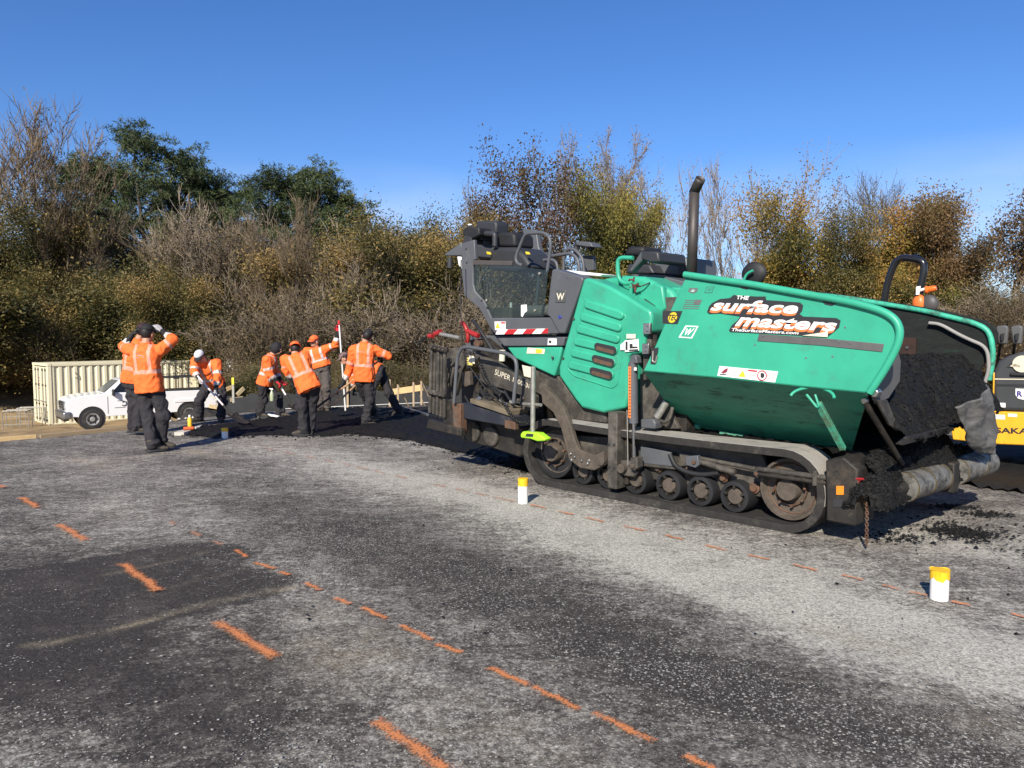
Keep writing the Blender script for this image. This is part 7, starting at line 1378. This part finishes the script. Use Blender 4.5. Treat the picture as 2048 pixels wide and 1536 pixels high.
oc = thing('spray_can', 'orange marking can lying next to the yellow can', 'spray can', G(367, 861, .06)); MB().lathe([(0, 0), (.03, 0), (.03, .15), (.015, .17), (0, .17)], (0, 0, 0.03), (.8, .4, 0), 14).build('can_body', mat('orange can', (.6, .12, .04), .4), oc); MB().cyl((.14, .07, .03), (.165, .083, .03), .012, n=8).build('can_nozzle', WHITE, oc)
ms = thing('marker_stake', 'grey stake with a bright yellow top behind the white capped worker', 'stake', D(467, 803, 17.5)); MB().box((0, 0, .2), (.05, .03, .46)).build('stake_shaft', GALV, ms); MB().box((0, 0, .47), (.055, .035, .16)).build('yellow_top', mat('fluorescent yellow', (.75, .65, .05), .5), ms, bevel=.006)
rg = MB().grid(lambda u, v: (.42 * (u - .5), .18 * (v - .5) + .03 * math.sin(u * 5), .035 + .03 * mnoise.fractal(Vector((u * 4, v * 3, 1)), 1, 2, 3) - .06 * abs(u - .5)), 14, 8).build('white_rag', flat('white rag', (.8, .8, .78)), None); rg.location = G(540, 833, .02); tag(rg, 'white rag on the dirt by the hooded worker', 'rag'); so = rg.modifiers.new('t', 'SOLIDIFY'); so.thickness = .01
def wire_frame(label, u, d):
    p = spot(u, d); w = thing('wire_rack', label, 'rack', p, .3, None); wd, hh = .5, .85
    for y_ in (0, .5): MB().tube(bend([(-wd, y_, 0), (-wd, y_, hh), (wd, y_, hh), (wd, y_, 0)], .06), .02, 6).build('frame', GALV, w)
    for k in range(4): MB().tube([(-wd + k * .33, 0, .1), (-wd + k * .33, 0, hh)], .012, 5).build('bar', GALV, w)
    for z_ in (.25, .6): MB().tube([(-wd, 0, z_), (wd, 0, z_)], .012, 5).build('cross_bar', GALV, w)
wire_frame('grey wire rack nearest the left edge beside the container', 26, 33.5); wire_frame('grey wire rack close against the container door', 54, 34.5)
# far low building and parked vehicles glimpsed through the brush
BRK = mat('red brown brick wall', (.20, .085, .055), .9, var=.2, vs=3); 
bd = thing('brick_building', 'long low red brown building glimpsed through the left thicket', 'building', spot(150, 56)); MB().box((2, 0, 1.9), (26, 6, 3.8)).build('wall', BRK, bd); MB().prism([(-11.5, 3.8), (15.5, 3.8), (14.5, 4.9), (-10.5, 4.9)], -3.3, 3.3).build('roof', mat('dull red roof', (.22, .07, .05), .8, var=.15), bd)
for k in range(6): w = MB().box((-8 + k * 4, -3.02, 2.2), (1.4, .06, 1.2)).build('window', WHITE, bd); MB().box((-8 + k * 4, -3.06, 2.2), (1.2, .04, 1.0)).build('pane', flat('dark pane', (.02, .025, .03), .1), w)
def far_car(label, u, d, z, rot, L_=4.6, H_=1.8, m=TW):
    p = spot(u, d); p.z = z; c = thing('parked_car', label, 'car', p, rot); MB().prism([(-L_ / 2, .35), (-L_ / 2, .95), (-L_ * .28, 1.05), (L_ * .5, 1.05), (L_ / 2, .35)], -.9, .9).build('body', m, c, bevel=.06); MB().prism([(-L_ * .27, 1.05), (-L_ * .14, H_), (L_ * .42, H_), (L_ * .49, 1.05)], -.8, .8).build('cabin', m, c, bevel=.08)
    for s in (-1, 1): MB().prism([(-L_ * .19, 1.12), (-L_ * .12, H_ - .14), (L_ * .40, H_ - .14), (L_ * .45, 1.12)], s * .81 - .005, s * .81 + .005).build('window', flat('dark car window', (.012, .014, .016), .08), c)
    w_ = MB(); w_.add([(-L_ * .262, -.68, 1.12), (-L_ * .262, .68, 1.12), (-L_ * .155, .62, H_ - .12), (-L_ * .155, -.62, H_ - .12)], [(0, 1, 2, 3)]); o_ = w_.build('windshield', flat('dark car window', (.012, .014, .016), .08), c); o_.location = (-.03, 0, .01)
    for x_ in (-L_ * .3, L_ * .3):
        for y_ in (-.85, .85): MB().cyl((x_, y_ - .1, .34), (x_, y_ + .1, .34), .34, n=18).build('wheel', TYRE, c)
far_car('white car seen through the brush above the hooded worker', 533, 27.5, tz(-8.8, 27.5), 1.35, 4.6, 2.75) if False else far_car('white car seen through the brush above the hooded worker', 536, 39.0, -.55, 1.35, 4.6, 1.95)
far_car('white car hidden in the brush beside the paver seat', 765, 42.0, tz(-7, 42.0), 0.2, 4.8, 1.9)
